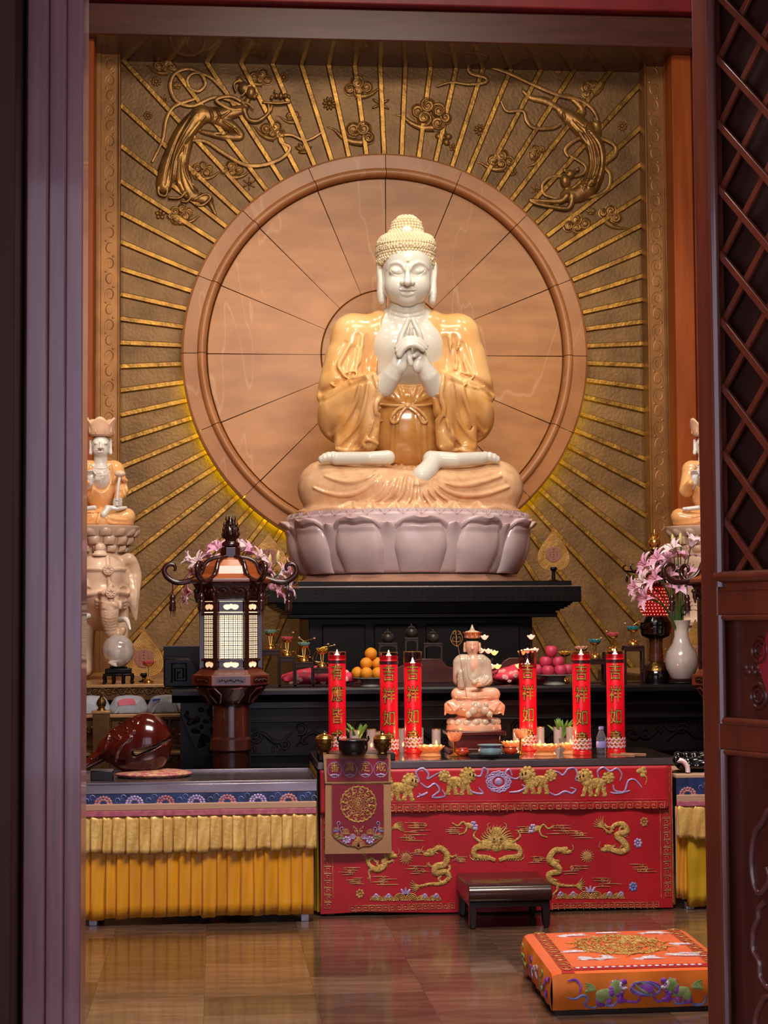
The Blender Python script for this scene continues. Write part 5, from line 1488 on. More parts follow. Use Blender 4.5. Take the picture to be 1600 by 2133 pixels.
for cx_, mir in ((1262, 1), (1418, -1)):
    body = MB(); f = lambda x, y: (cx_+mir*x, 2066+y)
    for x, y, rx, rz, ry in ((0, 6, 24, 11, 3), (20, -8, 14, 17, 4), (-12, 14, 10, 12, 3)): fblob(body, *f(x, y), rx, rz, ry)
    lo_ = body.build('embroidered_lion', 'green_thread', cush)
    mb = MB()
    for x, y, rx, rz, ry in ((-16, 22, 7, 13, 3), (28, 18, 7, 12, 3), (6, 22, 6, 9, 3), (34, 24, 8, 4, 3), (-10, 34, 8, 4, 3), (36, -22, 7, 6, 5), (10, 0, 6, 12, 4)): fblob(mb, *f(x, y), rx, rz, ry)
    for k in range(8): a = 2*PI*k/8; fblob(mb, *f(22+14*math.cos(a), -8+17*math.sin(a)), 4, 4, 4)
    mb.build('mane', 'purple_thread', lo_)
    mb = MB(); fblob(mb, *f(29, -12), 6, 9, 5); fblob(mb, *f(37, -6), 7, 4, 5); fblob(mb, *f(14, -20), 5, 5, 4); mb.build('face', 'silver_thread', lo_)
    mb = MB(); fblob(mb, *f(32, -15), 1.8, 2.6, 8); mb.build('eye', 'ink_black', lo_)
    mb = MB()
    for k in range(5): fthread(mb, [f(-22, -4), f(-30-3*k, -14+3*k), f(-44+k, -22+6*k)], (2, 3.5, 1))
    mb.build('tail', 'green_thread', lo_)
for c, m in (([(1180, 2038), (1198, 2036), (1208, 2050), (1204, 2068)], 'purple_thread'), ([(1180, 2078), (1196, 2082), (1210, 2074), (1222, 2080), (1216, 2096), (1232, 2106), (1252, 2100)], 'blue_thread'),
             ([(1264, 2088), (1262, 2100), (1276, 2102), (1284, 2090)], 'blue_thread'), ([(1288, 2090), (1306, 2092), (1324, 2094), (1334, 2078)], 'purple_thread'), ([(1358, 2080), (1368, 2094), (1388, 2092), (1404, 2088)], 'purple_thread'),
             ([(1402, 2090), (1408, 2102), (1424, 2100), (1424, 2088)], 'blue_thread'), ([(1436, 2092), (1446, 2106), (1466, 2102), (1470, 2080)], 'blue_thread')):
    mb = MB(); fthread(mb, c, (1.4, 3, 2.6, 1.2)); mb.build('embroidered_ribbon', m, cush)
for k, m in enumerate(('purple_thread', 'blue_thread', 'green_thread')):
    mb = MB(); a0 = k*1.05
    fthread(mb, [(1344+32*math.cos(t)*math.cos(a0*.4)-8*math.sin(t)*math.sin(a0), 2062+16*math.sin(t+a0*.6)) for t in np.linspace(0, 2*PI, 12)], (2.4, 2.4)); mb.build('knot', m, cush)
mb = MB(); fblob(mb, 1344, 2062, 18, 11, 1.5); mb.build('ball', 'purple_thread', cush)
def Lp(u, t, l=.003): return lf(u, t)-e1*l
for u, m in ((.15, 'green_thread'), (.42, 'purple_thread'), (.55, 'silver_thread'), (.75, 'green_thread'), (.9, 'purple_thread')):
    mb = MB()
    for k in range(9): mb.ell(Lp(min(.97, max(.03, u+rs.uniform(-.07, .07))), rs.uniform(.25, .8)), (.003, .022, .009), 8, 5, Matrix.Rotation(rs.uniform(-.8, .8), 3, 'X'))
    mb.build('side_embroidery', m, cush)
# ------------------------------------------------------------------ palette for the offerings
mat('candle_red', '#c40a1c', .35, sss=.3, emit='#e0081c', es=.32, coat=.3)
mat('candle_clear', '#f0c8c8', .05, trans=1, ior=1.2)
mat('gold_print', '#d8b452', .35, metal=.4, c2='#a07a28', ns=40)
mat('brown_print', '#3a0c08', .5)
mat('gold_rim', '#d8a84a', .25, metal=.9)
mat('flame', '#ffdca0', .5, emit='#ffca80', es=9)
mat('flame_pink', '#ffd8d0', .5, emit='#ffd0c0', es=5)
mat('dark_band', '#3c1820', .2)
mat('lotus_print', '#d9a8a8', .4)
mat('brass_antique', '#7a5a2c', .28, metal=.9, c2='#4a3418', ns=14, bump=.4, bs=60)
mat('brass_bright', '#e0ad58', .22, metal=.95)
mat('bowl_black', '#0d0d0e', .3, coat=.2)
mat('tray_black', '#161214', .35)
mat('glass', '#ffffff', .03, trans=1, ior=1.45)
mat('glass_frost', '#f4e2da', .3, trans=.5, ior=1.2)
mat('glass_amber', '#f4b884', .12, trans=.5, ior=1.3, emit='#ff8844', es=.22)
mat('glass_cup', '#e8a888', .10, trans=.6, ior=1.3, emit='#ff8a50', es=.15)
mat('celadon', '#7f98a0', .25, c2='#6b838c', ns=6, coat=.3)
mat('silver', '#cfc8c4', .2, metal=.95)
mat('pot_red', '#b03a1c', .3, coat=.3)
mat('leaf_green', '#5a8a34', .4, c2='#86a84a', ns=12)
mat('leaf_dark', '#2f4a22', .4, c2='#456030', ns=10)
mat('bottle_clear', '#dfe4ff', .06, trans=.9, ior=1.25)
mat('bottle_label', '#8a86c4', .4)
mat('orange_peel', '#e8941e', .5, bump=.35, bs=160, c2='#dd8314', ns=5)
mat('fruit_pink', '#c03a56', .45, c2='#a8284a', ns=7, bump=.1, bs=120)
mat('dish_stone', '#6d6c62', .55, c2='#84837a', ns=9)
mat('cushion_pink', '#e03c58', .6, bump=.15, bs=30)
mat('cushion_dot', '#e8a8a0', .6)
mat('stand_wood', '#2a1412', .4, spec=.3)
mat('petal_red', '#d0505c', .15, trans=.25, sss=.2, ior=1.3)
mat('petal_green', '#6f9a86', .15, trans=.3, ior=1.3)
mat('petal_teal', '#2f7f8c', .15, trans=.3, ior=1.3)
mat('petal_gold', '#d09a3c', .25, metal=.6)
mat('petal_pinkgold', '#d49a80', .25, metal=.3)
mat('iron', '#1c1412', .4, metal=.6)
mat('lamp_pink', '#ffb0a0', .3, emit='#ff9a80', es=1.6)
mat('lamp_warm', '#ffd080', .3, emit='#ffb860', es=1.8)
mat('jade_pink', '#d99a7c', .22, sss=.3, coat=.4, c2='#e4b89c', ns=9)
mat('jade_grey', '#cdb9a4', .22, sss=.25, coat=.4, c2='#b9a48e', ns=7)
mat('jade_orange', '#c8642e', .25, sss=.2, coat=.3, c2='#d98a52', ns=14)
mat('pedestal_red', '#4a1410', .3, coat=.3)
mat('jar_glaze', '#221e1a', .35, c2='#3a332c', ns=16)
mat('jar_stand', '#241810', .5)
mat('incense', '#c08a68', .8)

def at(px, py, z):
    p = PZ(px, py, z)
    if p[1] > YR+.73: p = np.array((P(px, py, YR+.73)[0], YR+.73, z))
    return p

# ------------------------------------------------------------------ tall red candles
CH, CR_ = .556, .0505
def candle(px, py, fill, text, label):
    b = at(px, py, zR)
    t = thing('candle', label, 'candle', b, 0, 'tall red candles on the offering table')
    rz = math.atan2(b[0], b[1])
    t.rotation_euler = (0, 0, -rz)
    w = MB().lathe([(0, .022), (CR_-.004, .022), (CR_-.002, .026), (CR_-.002, fill-.004), (CR_-.006, fill), (CR_-.020, fill-.003), (0, fill-.006)], n=36).build('wax', 'candle_red', t, smooth=50)
    gl = MB(); gl.lathe([(CR_-.0012, fill-.02), (CR_, fill-.02), (CR_, CH), (CR_-.0025, CH), (CR_-.0025, fill-.018)], n=36)
    gl.build('glass_top', 'candle_clear', t, smooth=40)
    MB().lathe([(CR_-.003, CH-.002), (CR_+.001, CH-.002), (CR_+.0012, CH+.001), (CR_-.003, CH+.001)], n=36).build('gold_rim', 'gold_rim', t)
    MB().lathe([(0, 0), (CR_, 0), (CR_+.001, .004), (CR_, .018), (CR_-.004, .023), (0, .023)], n=36).build('foot', 'candle_red', t)
    for z in (.018, .005): MB().lathe([(CR_-.002, z), (CR_+.0015, z), (CR_+.0015, z+.002), (CR_-.002, z+.002)], n=36).build('gold_line', 'gold_rim', t)
    zb = CH-.064
    if fill > CH-.05: MB().lathe([(CR_-.0015, zb), (CR_+.0003, zb), (CR_+.0003, zb+.018), (CR_-.0015, zb+.018)], n=36).build('clear_band', 'dark_band', t)
    fm = MB().lathe([(0, fill-.006), (.006, fill+.002), (.008, fill+.010), (.004, fill+.022), (0, fill+.032)], n=10).build('flame', 'flame_pink', t, smooth=180)
    MB().lathe([(.012, fill-.004), (.014, fill+.004), (0, fill+.005)], n=12).build('wick_cup', 'flame_pink', t)
    for i, ch in enumerate(text):
        zc = CH-.118-.121*i
        for off, rr, m, nm in ((.035, CR_+.0004, 'brown_print', 'character_outline'), (.0, CR_+.0010, 'gold_print', 'character')):
            cu = bpy.data.curves.new('t', 'FONT'); cu.body = ch; cu.size = 1; cu.offset = off; cu.align_x = 'CENTER'; cu.align_y = 'CENTER'; cu.resolution_u = 2
            o = bpy.data.objects.new('t', cu); COL.objects.link(o)
            me = bpy.data.meshes.new_from_object(o.evaluated_get(bpy.context.evaluated_depsgraph_get()))
            bm = bmesh.new(); bm.from_mesh(me)
            bmesh.ops.triangulate(bm, faces=bm.faces); bmesh.ops.subdivide_edges(bm, edges=[e for e in bm.edges if e.calc_length() > .12], cuts=2, use_grid_fill=False)
            bmesh.ops.triangulate(bm, faces=bm.faces)
            vs = [tuple(v_.co) for v_ in bm.verts]; bm.verts.index_update(); fs = [tuple(v_.index for v_ in f.verts) for f in bm.faces]; bm.free()
            bpy.data.objects.remove(o); bpy.data.curves.remove(cu); bpy.data.meshes.remove(me)
            k = .074
            MB().put([(rr*math.sin(a*k/CR_), -rr*math.cos(a*k/CR_), zc+b_*k*1.25) for a, b_, _ in vs], fs).build(nm, m, t, smooth=0)
    mb = MB()   # white lotus print at the foot
    for r in range(3):
        for k in range(13):
            a = -1.5+k*.25+.12*(r % 2); z = .035+r*.020+.006*(k % 2)
            mb.ell(((CR_)*math.sin(a), -CR_*math.cos(a), z), (.009, .002, .007), 7, 4, Matrix.Rotation(a, 3, 'Z') @ Matrix.Rotation(.6*(-1)**k, 3, 'Y'))
    mb.build('lotus_print', 'lotus_print', t, stuff=True)
    return t
candle(703, 1566, CH-.018, '有應皆求', 'tall red candle furthest left, rising behind the left brass urn')
candle(811, 1573, CH-.018, '吉祥如意', 'tall red candle just right of the stacked oranges')
candle(861, 1568, CH-.062, '吉祥如意', 'tall red candle burnt lower, left of the small seated statue')
candle(1101, 1564, CH-.075, '吉祥如意', 'tall red candle burnt lower, right of the small seated statue')
candle(1213, 1572, CH-.018, '吉祥如意', 'tall red candle right of the pink fruit, left of the water bottle')
candle(1284, 1569, CH-.018, '吉祥如意', 'tall red candle furthest right, beside the water bottle')
def flame_light(p, e, col=(1, .45, .2), r=.012):
    d_ = bpy.data.lights.new('candle_flame', 'POINT'); d_.energy = e; d_.color = col; d_.shadow_soft_size = r
    o = bpy.data.objects.new('candle_flame', d_); COL.objects.link(o); o.location = Vector([float(q) for q in p])

# ------------------------------------------------------------------ small seated statue on its red plinth
YS = 9.98
k0 = P(987, 1521, YS)
ks = thing('small_statue', 'small pink jade seated monk statue with crown and gold staff on the offering table', 'statue', k0)
sK = S(YS)
def KB(px, py, dy=0): return P(px, py, YS+dy)-k0
def kp(x, y, dy=0): return KB(920+x/8.53, 1290+y/8.53, dy)
def kr(*r): return tuple(q*sK/8.53 for q in r)
c8 = sK/8.53
v = Vox((-.125, -.16, .165), (.12, .12, .47), .0024)
v.ell(kp(545, 1000, .0), kr(230, 170, 330), 0)
v.cone(kp(360, 740), kp(700, 740), *kr(120, 120), 60*c8)
v.cone(kp(310, 780, 0), kp(310, 1080, -.01), *kr(110, 110), 50*c8); v.cone(kp(790, 780, 0), kp(810, 1080, -.01), *kr(95, 100), 50*c8)
v.cone(kp(320, 1080, -.02), kp(340, 930, -.07), *kr(90, 55), 30*c8); v.cone(kp(340, 950, -.075), kp(350, 1180, -.07), *kr(60, 70), 30*c8)
v.cone(kp(800, 1090, -.02), kp(680, 1140, -.07), *kr(95, 60), 30*c8)
v.ell(kp(570, 880, -.09), kr(120, 150, 230), 10*c8, 'sub')
for c in ([(440, 640), (445, 900), (480, 1050), (560, 1080)], [(690, 640), (740, 900), (680, 1020), (580, 1080)], [(400, 700), (405, 900), (420, 1100)], [(760, 700), (770, 900), (720, 1040)], [(250, 1150), (260, 1000)], [(300, 1190), (310, 1040)], [(380, 1190), (370, 1040)], [(760, 1160), (860, 1080)], [(720, 1130), (820, 1030)]):
    q = []
    for x, y in catmull(c, 4):
        p = kp(x, y); f = v.front(p[0], p[2])
        if f is not None: q.append((p[0], f, p[2]))
    if len(q) > 1: v.tube(q, [10*c8]*len(q), 12*c8)
v.mesh('robe', 'jade_grey', ks)
v = Vox((-.17, -.18, .02), (.17, .15, .27), .0028)
v.cone(kp(560, 1310, -.02), kp(280, 1330, -.05), *kr(110, 110), 60*c8); v.cone(kp(560, 1310, -.02), kp(920, 1330, -.05), *kr(110, 115), 60*c8)
v.cone(kp(280, 1340, -.05), kp(560, 1370, -.10), *kr(90, 70), 50*c8); v.cone(kp(930, 1340, -.05), kp(620, 1370, -.10), *kr(95, 70), 50*c8)
v.ell(kp(570, 1560, -.01), kr(400, 380, 210), 40*c8)
for x0, sg in ((230, 1), (920, -1)):
    v.ell(kp(x0-sg*40, 1560, -.05), kr(150, 150, 130), 50*c8)
    for k in range(3): v.tube([kp(x0-sg*(120-40*k), 1470, -.09), kp(x0+sg*30*k, 1620-20*k, -.105), kp(x0+sg*(130+20*k), 1480+40*k, -.10)], kr(14, 20, 14), 24*c8)
    v.cone(kp(x0-sg*150, 1560, -.05), kp(x0-sg*170, 1690, -.05), *kr(60, 18), 30*c8)
v.below(kp(570, 1745)[2])
v.mesh('legs_drapery', 'jade_pink', ks)
mb = MB()
for x, y, r in ((560, 1625, 80), (660, 1540, 70), (770, 1620, 75), (560, 1520, 50), (790, 1510, 45), (480, 1690, 60), (850, 1690, 60)): mb.ell(kp(x, y, -.115), kr(r, r*.7, r), 14, 10)
mb.build('cloud_seat', 'jade_grey', ks, smooth=180)
v = Vox((-.06, -.12, .26), (.06, .06, .49), .0022)
v.ell(kp(545, 475, -.01), kr(125, 130, 175), 0); v.cone(kp(550, 700, 0), kp(550, 600, 0), *kr(85, 80), 30*c8)
v.ell(kp(560, 820, -.015), kr(130, 110, 220), 40*c8)
v.tube([kp(548, 450, -.045), kp(548, 520, -.052)], kr(14, 22), 16*c8)
for e in (500, 600): v.ell(kp(e, 465, -.055), kr(40, 30, 22), 16*c8, 'sub')
v.tube([kp(510, 575, -.046), kp(548, 582, -.05), kp(590, 575, -.046)], kr(5, 8, 5), 6*c8, 'sub')
for e in (412, 675): v.tube([kp(e, 430, .01), kp(e, 560, .0)], kr(22, 30), 14*c8)
v.mesh('head', 'jade_pink', ks)
mb = MB(); cc = kp(545, 300); 
mb.lathe([(.036, -.012), (.040, .0), (.044, .010), (.052, .022), (.046, .022), (.036, .012), (0, .020)], cc, n=36, wob=lambda a, z: 1+(.06*abs(math.sin(4.5*a)) if z > .015 else 0))
cr = mb.build('crown', 'jade_orange', ks, smooth=60)
mb = MB(); mb.lathe([(.044, .018), (.038, .026), (.020, .031), (.013, .035), (.013, .040), (.0095, .042), (.010, .047), (.006, .050), (.0065, .055), (.004, .058), (.0045, .061), (0, .064)], cc, n=24); mb.build('crown_top', 'jade_grey', cr, smooth=60)
for k in range(9):
    a = 2*PI*k/9
    MB().tube([(cc[0]+.041*math.cos(a+t), cc[1]+.041*math.sin(a+t), cc[2]+z) for t, z in ((-.3, -.008), (-.2, .008), (0, .014), (.2, .008), (.3, -.008))], .0018, 5).build('crown_petal', 'jade_pink', cr)
mb = MB()
mb.tube([kp(290, 470, -.07), kp(345, 780, -.085), kp(410, 1150, -.10), kp(450, 1400, -.12)], .0016, 6)
stf = mb.build('staff', 'brass_bright', ks)
mb = MB(); 
for sg in (-1, 1):
    for c in ([(265, 480), (200, 430), (160, 340), (190, 250), (240, 210)], [(255, 400), (200, 380), (210, 310), (240, 330)], [(240, 200), (200, 220), (210, 260), (240, 260)]):
        mb.tube([kp(265+sg*(x-265), y, -.068) for x, y in catmull(c, 4)], [.0022, .0020, .0014], 6)
mb.tube([kp(265, 480, -.068), kp(262, 330, -.068), kp(250, 190, -.068)], [.002, .004, .0015], 6)
mb.build('staff_head', 'brass_bright', stf)
v = Vox((-.07, -.15, .14), (.05, -.03, .28), .0022)
v.ell(kp(340, 860, -.085), kr(45, 40, 60), 0)
for k in range(4): v.tube([kp(300, 820+28*k, -.088), kp(330, 815+28*k, -.105), kp(370, 825+28*k, -.10)], kr(14, 14, 10), 6*c8)
v.cone(kp(345, 900, -.08), kp(330, 1000, -.06), *kr(40, 45), 20*c8)
v.ell(kp(620, 1160, -.10), kr(110, 60, 45), 10*c8); v.tube([kp(700, 1150, -.09), kp(640, 1110, -.11), kp(600, 1130, -.11)], kr(30, 20, 14), 8*c8)
v.mesh('hands', 'jade_pink', ks)
MB().ell(kp(585, 1120, -.115), kr(55, 55, 50), 16, 12).build('pearl', 'jade_grey', ks, smooth=180)
cz = kp(570, 1870)[2]
mb = MB(); mb.lathe([(0, 0), (.150, 0), (.152, .006), (.150, cz), (.140, cz+.002), (.12, cz+.03), (.09, cz+.05), (0, cz+.05)], n=40, sq=(1, .8)); mb.build('lotus_base', 'jade_pink', ks)
for k in range(16):
    a = 2*PI*k/16
    MB().ell((.128*math.cos(a), .10*math.sin(a), cz+.017), (.024, .018, .020), 12, 8).build('lotus_petal', 'jade_grey', ks, smooth=180)
pz = at(987, 1561, zR); 
pl = thing('statue_plinth', 'dark red wooden plinth under the small jade statue', 'plinth', (k0[0], k0[1], zR))
hpl = k0[2]-zR
MB().bx(-.158, .158, -.13, .13, hpl-.022, hpl).build('top', 'pedestal_red', pl, bevel=.004)
MB().bx(-.13, .13, -.105, .105, .03, hpl-.022).build('waist', 'pedestal_red', pl, bevel=.004)
MB().bx(-.15, .15, -.125, .125, 0, .03).build('foot', 'pedestal_red', pl, bevel=.004)

# ------------------------------------------------------------------ things along the front of the offering table
tr = at(662, 1590, zR); 
def tray(px0, px1, py, h, d_, label):
    a, b = at(px0, py, zR), at(px1, py, zR)
    t = thing('tray', label, 'tray', ((a[0]+b[0])/2, a[1]+d_/2+.01, zR))
    w = (b[0]-a[0])/2
    MB().bx(-w, w, -d_/2, d_/2, 0, h).build('slab', 'tray_black', t, bevel=.003)
    MB().bx(-w+.008, w-.008, -d_/2+.008, d_/2-.008, h, h+.003).build('inlay', 'bowl_black', t, bevel=.001)
    return t, h+.003
t1, h1 = tray(666, 828, 1586, .034, .24, 'black tray under the two brass urns at the left table corner')
t2, h2 = tray(981, 1086, 1579, .022, .20, 'black tray under the celadon incense burner')
t1.location[1] += .03
def brass_urn(px, py, z, label):
    b = at(px, py, z); t = thing('brass_urn', label, 'urn', b, 0, 'lidded brass urns')
    MB().lathe([(0, 0), (.026, 0), (.028, .006), (.024, .012), (.036, .030), (.047, .060), (.048, .072), (.044, .080)], n=32).build('body', 'brass_antique', t, smooth=50)
    ld = MB().lathe([(.046, .078), (.050, .082), (.048, .088), (.038, .098), (.024, .104), (.013, .106), (.011, .110), (.013, .114), (0, .117)], n=32).build('lid', 'brass_bright', t, smooth=50)
    MB().lathe([(.0, .112), (.011, .113), (.013, .118), (.009, .123), (0, .125)], n=16).build('knob', 'bowl_black', ld, smooth=60)
    mb = MB()
    for k in range(10):
        a = 2*PI*k/10
        mb.tube([(.044*math.cos(a+q), .044*math.sin(a+q), .045+.010*math.sin(q*9)) for q in np.linspace(-.28, .28, 9)], .0018, 5)
    mb.build('relief', 'brass_antique', t, stuff=True)
brass_urn(676, 1572, zR+h1, 'lidded brass urn at the left corner of the table')
brass_urn(797, 1572, zR+h1, 'lidded brass urn right of the black bowl')
b = at(736, 1574, zR+h1)
t = thing('incense_bowl', 'wide black incense bowl with silver rim between two brass urns', 'bowl', b)
MB().lathe([(0, 0), (.052, 0), (.066, .010), (.074, .032), (.076, .055), (.074, .074), (.079, .080), (.076, .082), (.070, .075), (.066, .05), (0, .045)], n=40).build('body', 'bowl_black', t, smooth=50)
MB().lathe([(.075, .081), (.0795, .081), (.0795, .0835), (.075, .0835)], n=40).build('rim', 'silver', t)
for sg in (-1, 1): MB().tube([(sg*.072, 0, .072), (sg*.080, 0, .085), (sg*.077, 0, .097), (sg*.074, 0, .10)], [.006, .006, .004], 8).build('handle', 'bowl_black', t)

def tumbler(px, py, h, label, lit=True, r=.0265):
    b = at(px, py, zR); t = thing('glass_tumbler', label, 'glass', b, 0, 'votive glasses on the offering table')
    MB().lathe([(0, 0), (r*.94, 0), (r*.96, .004), (r, h), (r-.002, h), (r*.92, .006), (0, .006)], n=24).build('tumbler', 'glass_frost', t, smooth=40)
    MB().lathe([(r-.0022, h-.001), (r+.0006, h-.001), (r+.0006, h+.0015), (r-.0022, h+.0015)], n=24).build('gold_rim', 'gold_rim', t)
    if lit:
        MB().lathe([(0, .006), (r*.9, .006), (r*.9, .032), (0, .030)], n=20).build('wax', 'candle_red', t)
        MB().lathe([(0, .030), (.005, .036), (.006, .043), (0, .058)], n=8).build('flame', 'flame', t, smooth=180)
    return b
tl_ = [(738, 1560, .118, 'tumbler half hidden behind the black incense bowl'), (774, 1568, .130, 'tumbler left of the right brass urn'), (788, 1557, .108, 'tumbler directly behind the right brass urn'),
       (840, 1567, .132, 'tumbler between the second and third candle from left'), (873, 1563, .128, 'tumbler in front of the candle burnt low at left'), (909, 1559, .118, 'tumbler left of the small statue plinth'),
       (1078, 1556, .112, 'tumbler behind the right lotus goblet'), (1125, 1562, .128, 'tumbler left of the right green plant'), (1163, 1559, .124, 'tumbler in front of the right green plant'), (1189, 1560, .126, 'tumbler half hidden by the second candle from right')]
for x, y, h, l_ in tl_: tumbler(x, y, h, 'small clear votive '+l_)
# lotus shaped glass bowls
def lotus_cup(t, r, h, m, rows=2, n=10, z0=0, thin=.0016):
    for row in range(rows):
        for k in range(n):
            a = 2*PI*(k+.5*row)/n; f = 1-.16*row
            mb = MB()
            def fn(u, v_, f=f, row=row):
                uu = 2*u-1; ww = r*.36*math.sin(PI*min(.96, .18+v_*.82))**.8
                rr = (r*.42+(r*.58)*v_**.65)*f
                return (rr+.06*r*(1-uu*uu), uu*ww, z0+h*(v_**1.1)*(1+.12*row)-.0)
            mb.grid(fn, 5, 6); o = mb.build('petal', m, t, 180, solid=thin)
            o.rotation_euler = (0, 0, a)
def lotus_bowl(px, py, r, label, e=.6):
    b = at(px, py, zR); t = thing('lotus_bowl', label, 'candle holder', b, 0, 'amber lotus bowls')
    MB().lathe([(0, 0), (r*.75, 0), (r*.78, .004), (r*.60, .022), (r*.5, .028), (0, .028)], n=28).build('foot', 'glass_amber', t, smooth=40)
    lotus_cup(t, r, .030, 'glass_amber', 2, 11, .026)
    MB().lathe([(0, .030), (r*.45, .030), (r*.5, .040), (0, .040)], n=20).build('wax', 'lamp_warm', t)
    MB().lathe([(0, .040), (.005, .044), (.006, .05), (0, .064)], n=8).build('flame', 'flame', t, smooth=180)
    flame_light(b+np.array((0, 0, .085)), e*3, (1, .5, .24))
lotus_bowl(897, 1575, .074, 'amber glass lotus bowl glowing left of the front goblet', .5)
lotus_bowl(1136, 1573, .080, 'amber glass lotus bowl glowing between the right goblet and next candle', .5)
lotus_bowl(1192, 1570, .066, 'amber glass lotus bowl half hidden by the second candle from right', .3)
lotus_bowl(1066, 1566, .055, 'amber glass lotus bowl behind the right red pot', .3)
lotus_bowl(756, 1560, .0405, 'small amber glass lotus bowl behind the black incense bowl', .2)
def goblet(px, py, h, label):
    b = at(px, py, zR); t = thing('lotus_goblet', label, 'goblet', b, 0, 'lotus goblets')
    MB().lathe([(0, 0), (.034, 0), (.034, .004), (.018, .010), (.008, .018), (.007, h-.06), (.010, h-.052), (0, h-.05)], n=8).build('stem', 'brass_bright', t, smooth=30)
    lotus_cup(t, .040, .045, 'glass_cup', 2, 8, h-.052)
    MB().ell((0, 0, h-.030), (.014, .014, .014), 12, 8).build('light', 'lamp_warm', t, smooth=180)
goblet(947, 1575, .132, 'stemmed lotus goblet in front of the small statue, beside the left red pot')
goblet(1085, 1571, .140, 'stemmed lotus goblet at the right end of the celadon tray')
b = at(1022, 1571, zR+h2)
t = thing('celadon_burner', 'low blue-grey celadon incense burner on black tray', 'incense burner', b)
MB().lathe([(0, 0), (.060, 0), (.064, .006), (.066, .022), (.060, .034), (.058, .040), (.068, .046), (.070, .050), (.066, .050), (.055, .042), (0, .030)], n=40).build('body', 'celadon', t, smooth=50)
for k in range(3):
    a = PI/2+2*PI*k/3; MB().ell((.05*math.cos(a), .05*math.sin(a), .004), (.012, .012, .010), 10, 6).build('foot', 'celadon', t, smooth=180)
b = at(1006, 1563, zR)
t = thing('silver_censer', 'silver incense burner with pierced domed lid behind the celadon one', 'incense burner', b)
MB().lathe([(0, 0), (.045, 0), (.060, .02), (.070, .055), (.076, .062), (.0, .062)], n=36).build('body', 'silver', t, smooth=50)
mb = MB()
for k in range(12):
    a = 2*PI*k/12
    mb.tube([(.072*math.cos(a), .072*math.sin(a), .064), (.058*math.cos(a+.2), .058*math.sin(a+.2), .084), (.030*math.cos(a+.35), .030*math.sin(a+.35), .100), (0, 0, .106)], .0034, 6)
    mb.tube([(.072*math.cos(a), .072*math.sin(a), .064), (.058*math.cos(a-.2), .058*math.sin(a-.2), .084), (.030*math.cos(a-.35), .030*math.sin(a-.35), .100), (0, 0, .106)], .0034, 6)
mb.tube([(.073*math.cos(a), .073*math.sin(a), .064) for a in np.linspace(0, 2*PI, 40)[:-1]], .004, 6, closed=True)
ld = mb.build('pierced_lid', 'silver', t)
MB().lathe([(.0, .100), (.012, .104), (.006, .112), (.010, .120), (.004, .127), (0, .132)], n=16).build('finial', 'silver', ld, smooth=60)
def pot(px, py, z, label):
    b = at(px, py, z); t = thing('red_pot', label, 'pot', b, 0, 'small red pots')
    MB().lathe([(0, 0), (.026, 0), (.036, .012), (.037, .024), (.031, .034), (.033, .039), (.030, .040), (.026, .034), (0, .030)], n=28).build('body', 'pot_red', t, smooth=50)
    MB().lathe([(0, .030), (.027, .032), (0, .033)], n=20).build('sand', 'incense', t)
pot(963, 1574, zR, 'small orange-red pot left of the celadon burner'); pot(1064, 1571, zR+h2, 'small orange-red pot right of the celadon burner')
def plant(px, py, n, h, label, seed):
    b = at(px, py, zR); t = thing('potted_plant', label, 'plant', b); rr = random.Random(seed)
    MB().lathe([(0, 0), (.03, 0), (.036, .06), (.033, .06), (0, .05)], n=20).build('pot', 'dish_stone', t)
    for k in range(n):
        a = rr.uniform(0, 2*PI); L = h*rr.uniform(.6, 1); sp = rr.uniform(.02, .085)
        q = catmull([(0, 0, .05), (sp*.5*math.cos(a), sp*.5*math.sin(a), .05+L*.6), (sp*math.cos(a), sp*math.sin(a), .05+L)], 4)
        MB().tube(q, [.006, .009, .007, .001], 6, fy=.5).build('leaf', 'leaf_green', t)
plant(743, 1556, 16, .105, 'spiky green potted plant behind the black incense bowl', 2); plant(1171, 1552, 22, .13, 'spiky green potted plant left of the second candle from right', 4)
b = at(1253, 1570, zR)
t = thing('water_bottle', 'clear plastic water bottle with lilac cap between the two right candles', 'bottle', b)
MB().lathe([(0, 0), (.024, 0), (.027, .006), (.024, .016), (.027, .024), (.027, .045), (.025, .050), (.027, .055), (.027, .085), (.024, .095), (.014, .122), (.011, .128), (.011, .134), (0, .134)], n=28).build('body', 'bottle_clear', t, smooth=50)
MB().lathe([(.0275, .034), (.0280, .036), (.0280, .066), (.0275, .068)], n=28).build('label_wrap', 'bottle_label', t)
MB().lathe([(.0, .130), (.0135, .130), (.014, .132), (.014, .145), (.012, .147), (0, .147)], n=24).build('cap', 'bottle_label', t)
for i, (x0, y0, x1, y1) in enumerate(((1272, 1571, 1322, 1573), (1290, 1569, 1346, 1571))):
    a, b = at(x0, y0, zR+.003), at(x1, y1, zR+.003)
    tag(MB().tube([a, b], .003, 6).build('incense_stick', 'incense'), ('loose incense stick nearer the front edge of the table' if i == 0 else 'loose incense stick behind another, pointing to the table corner'), 'incense', 'loose incense sticks')

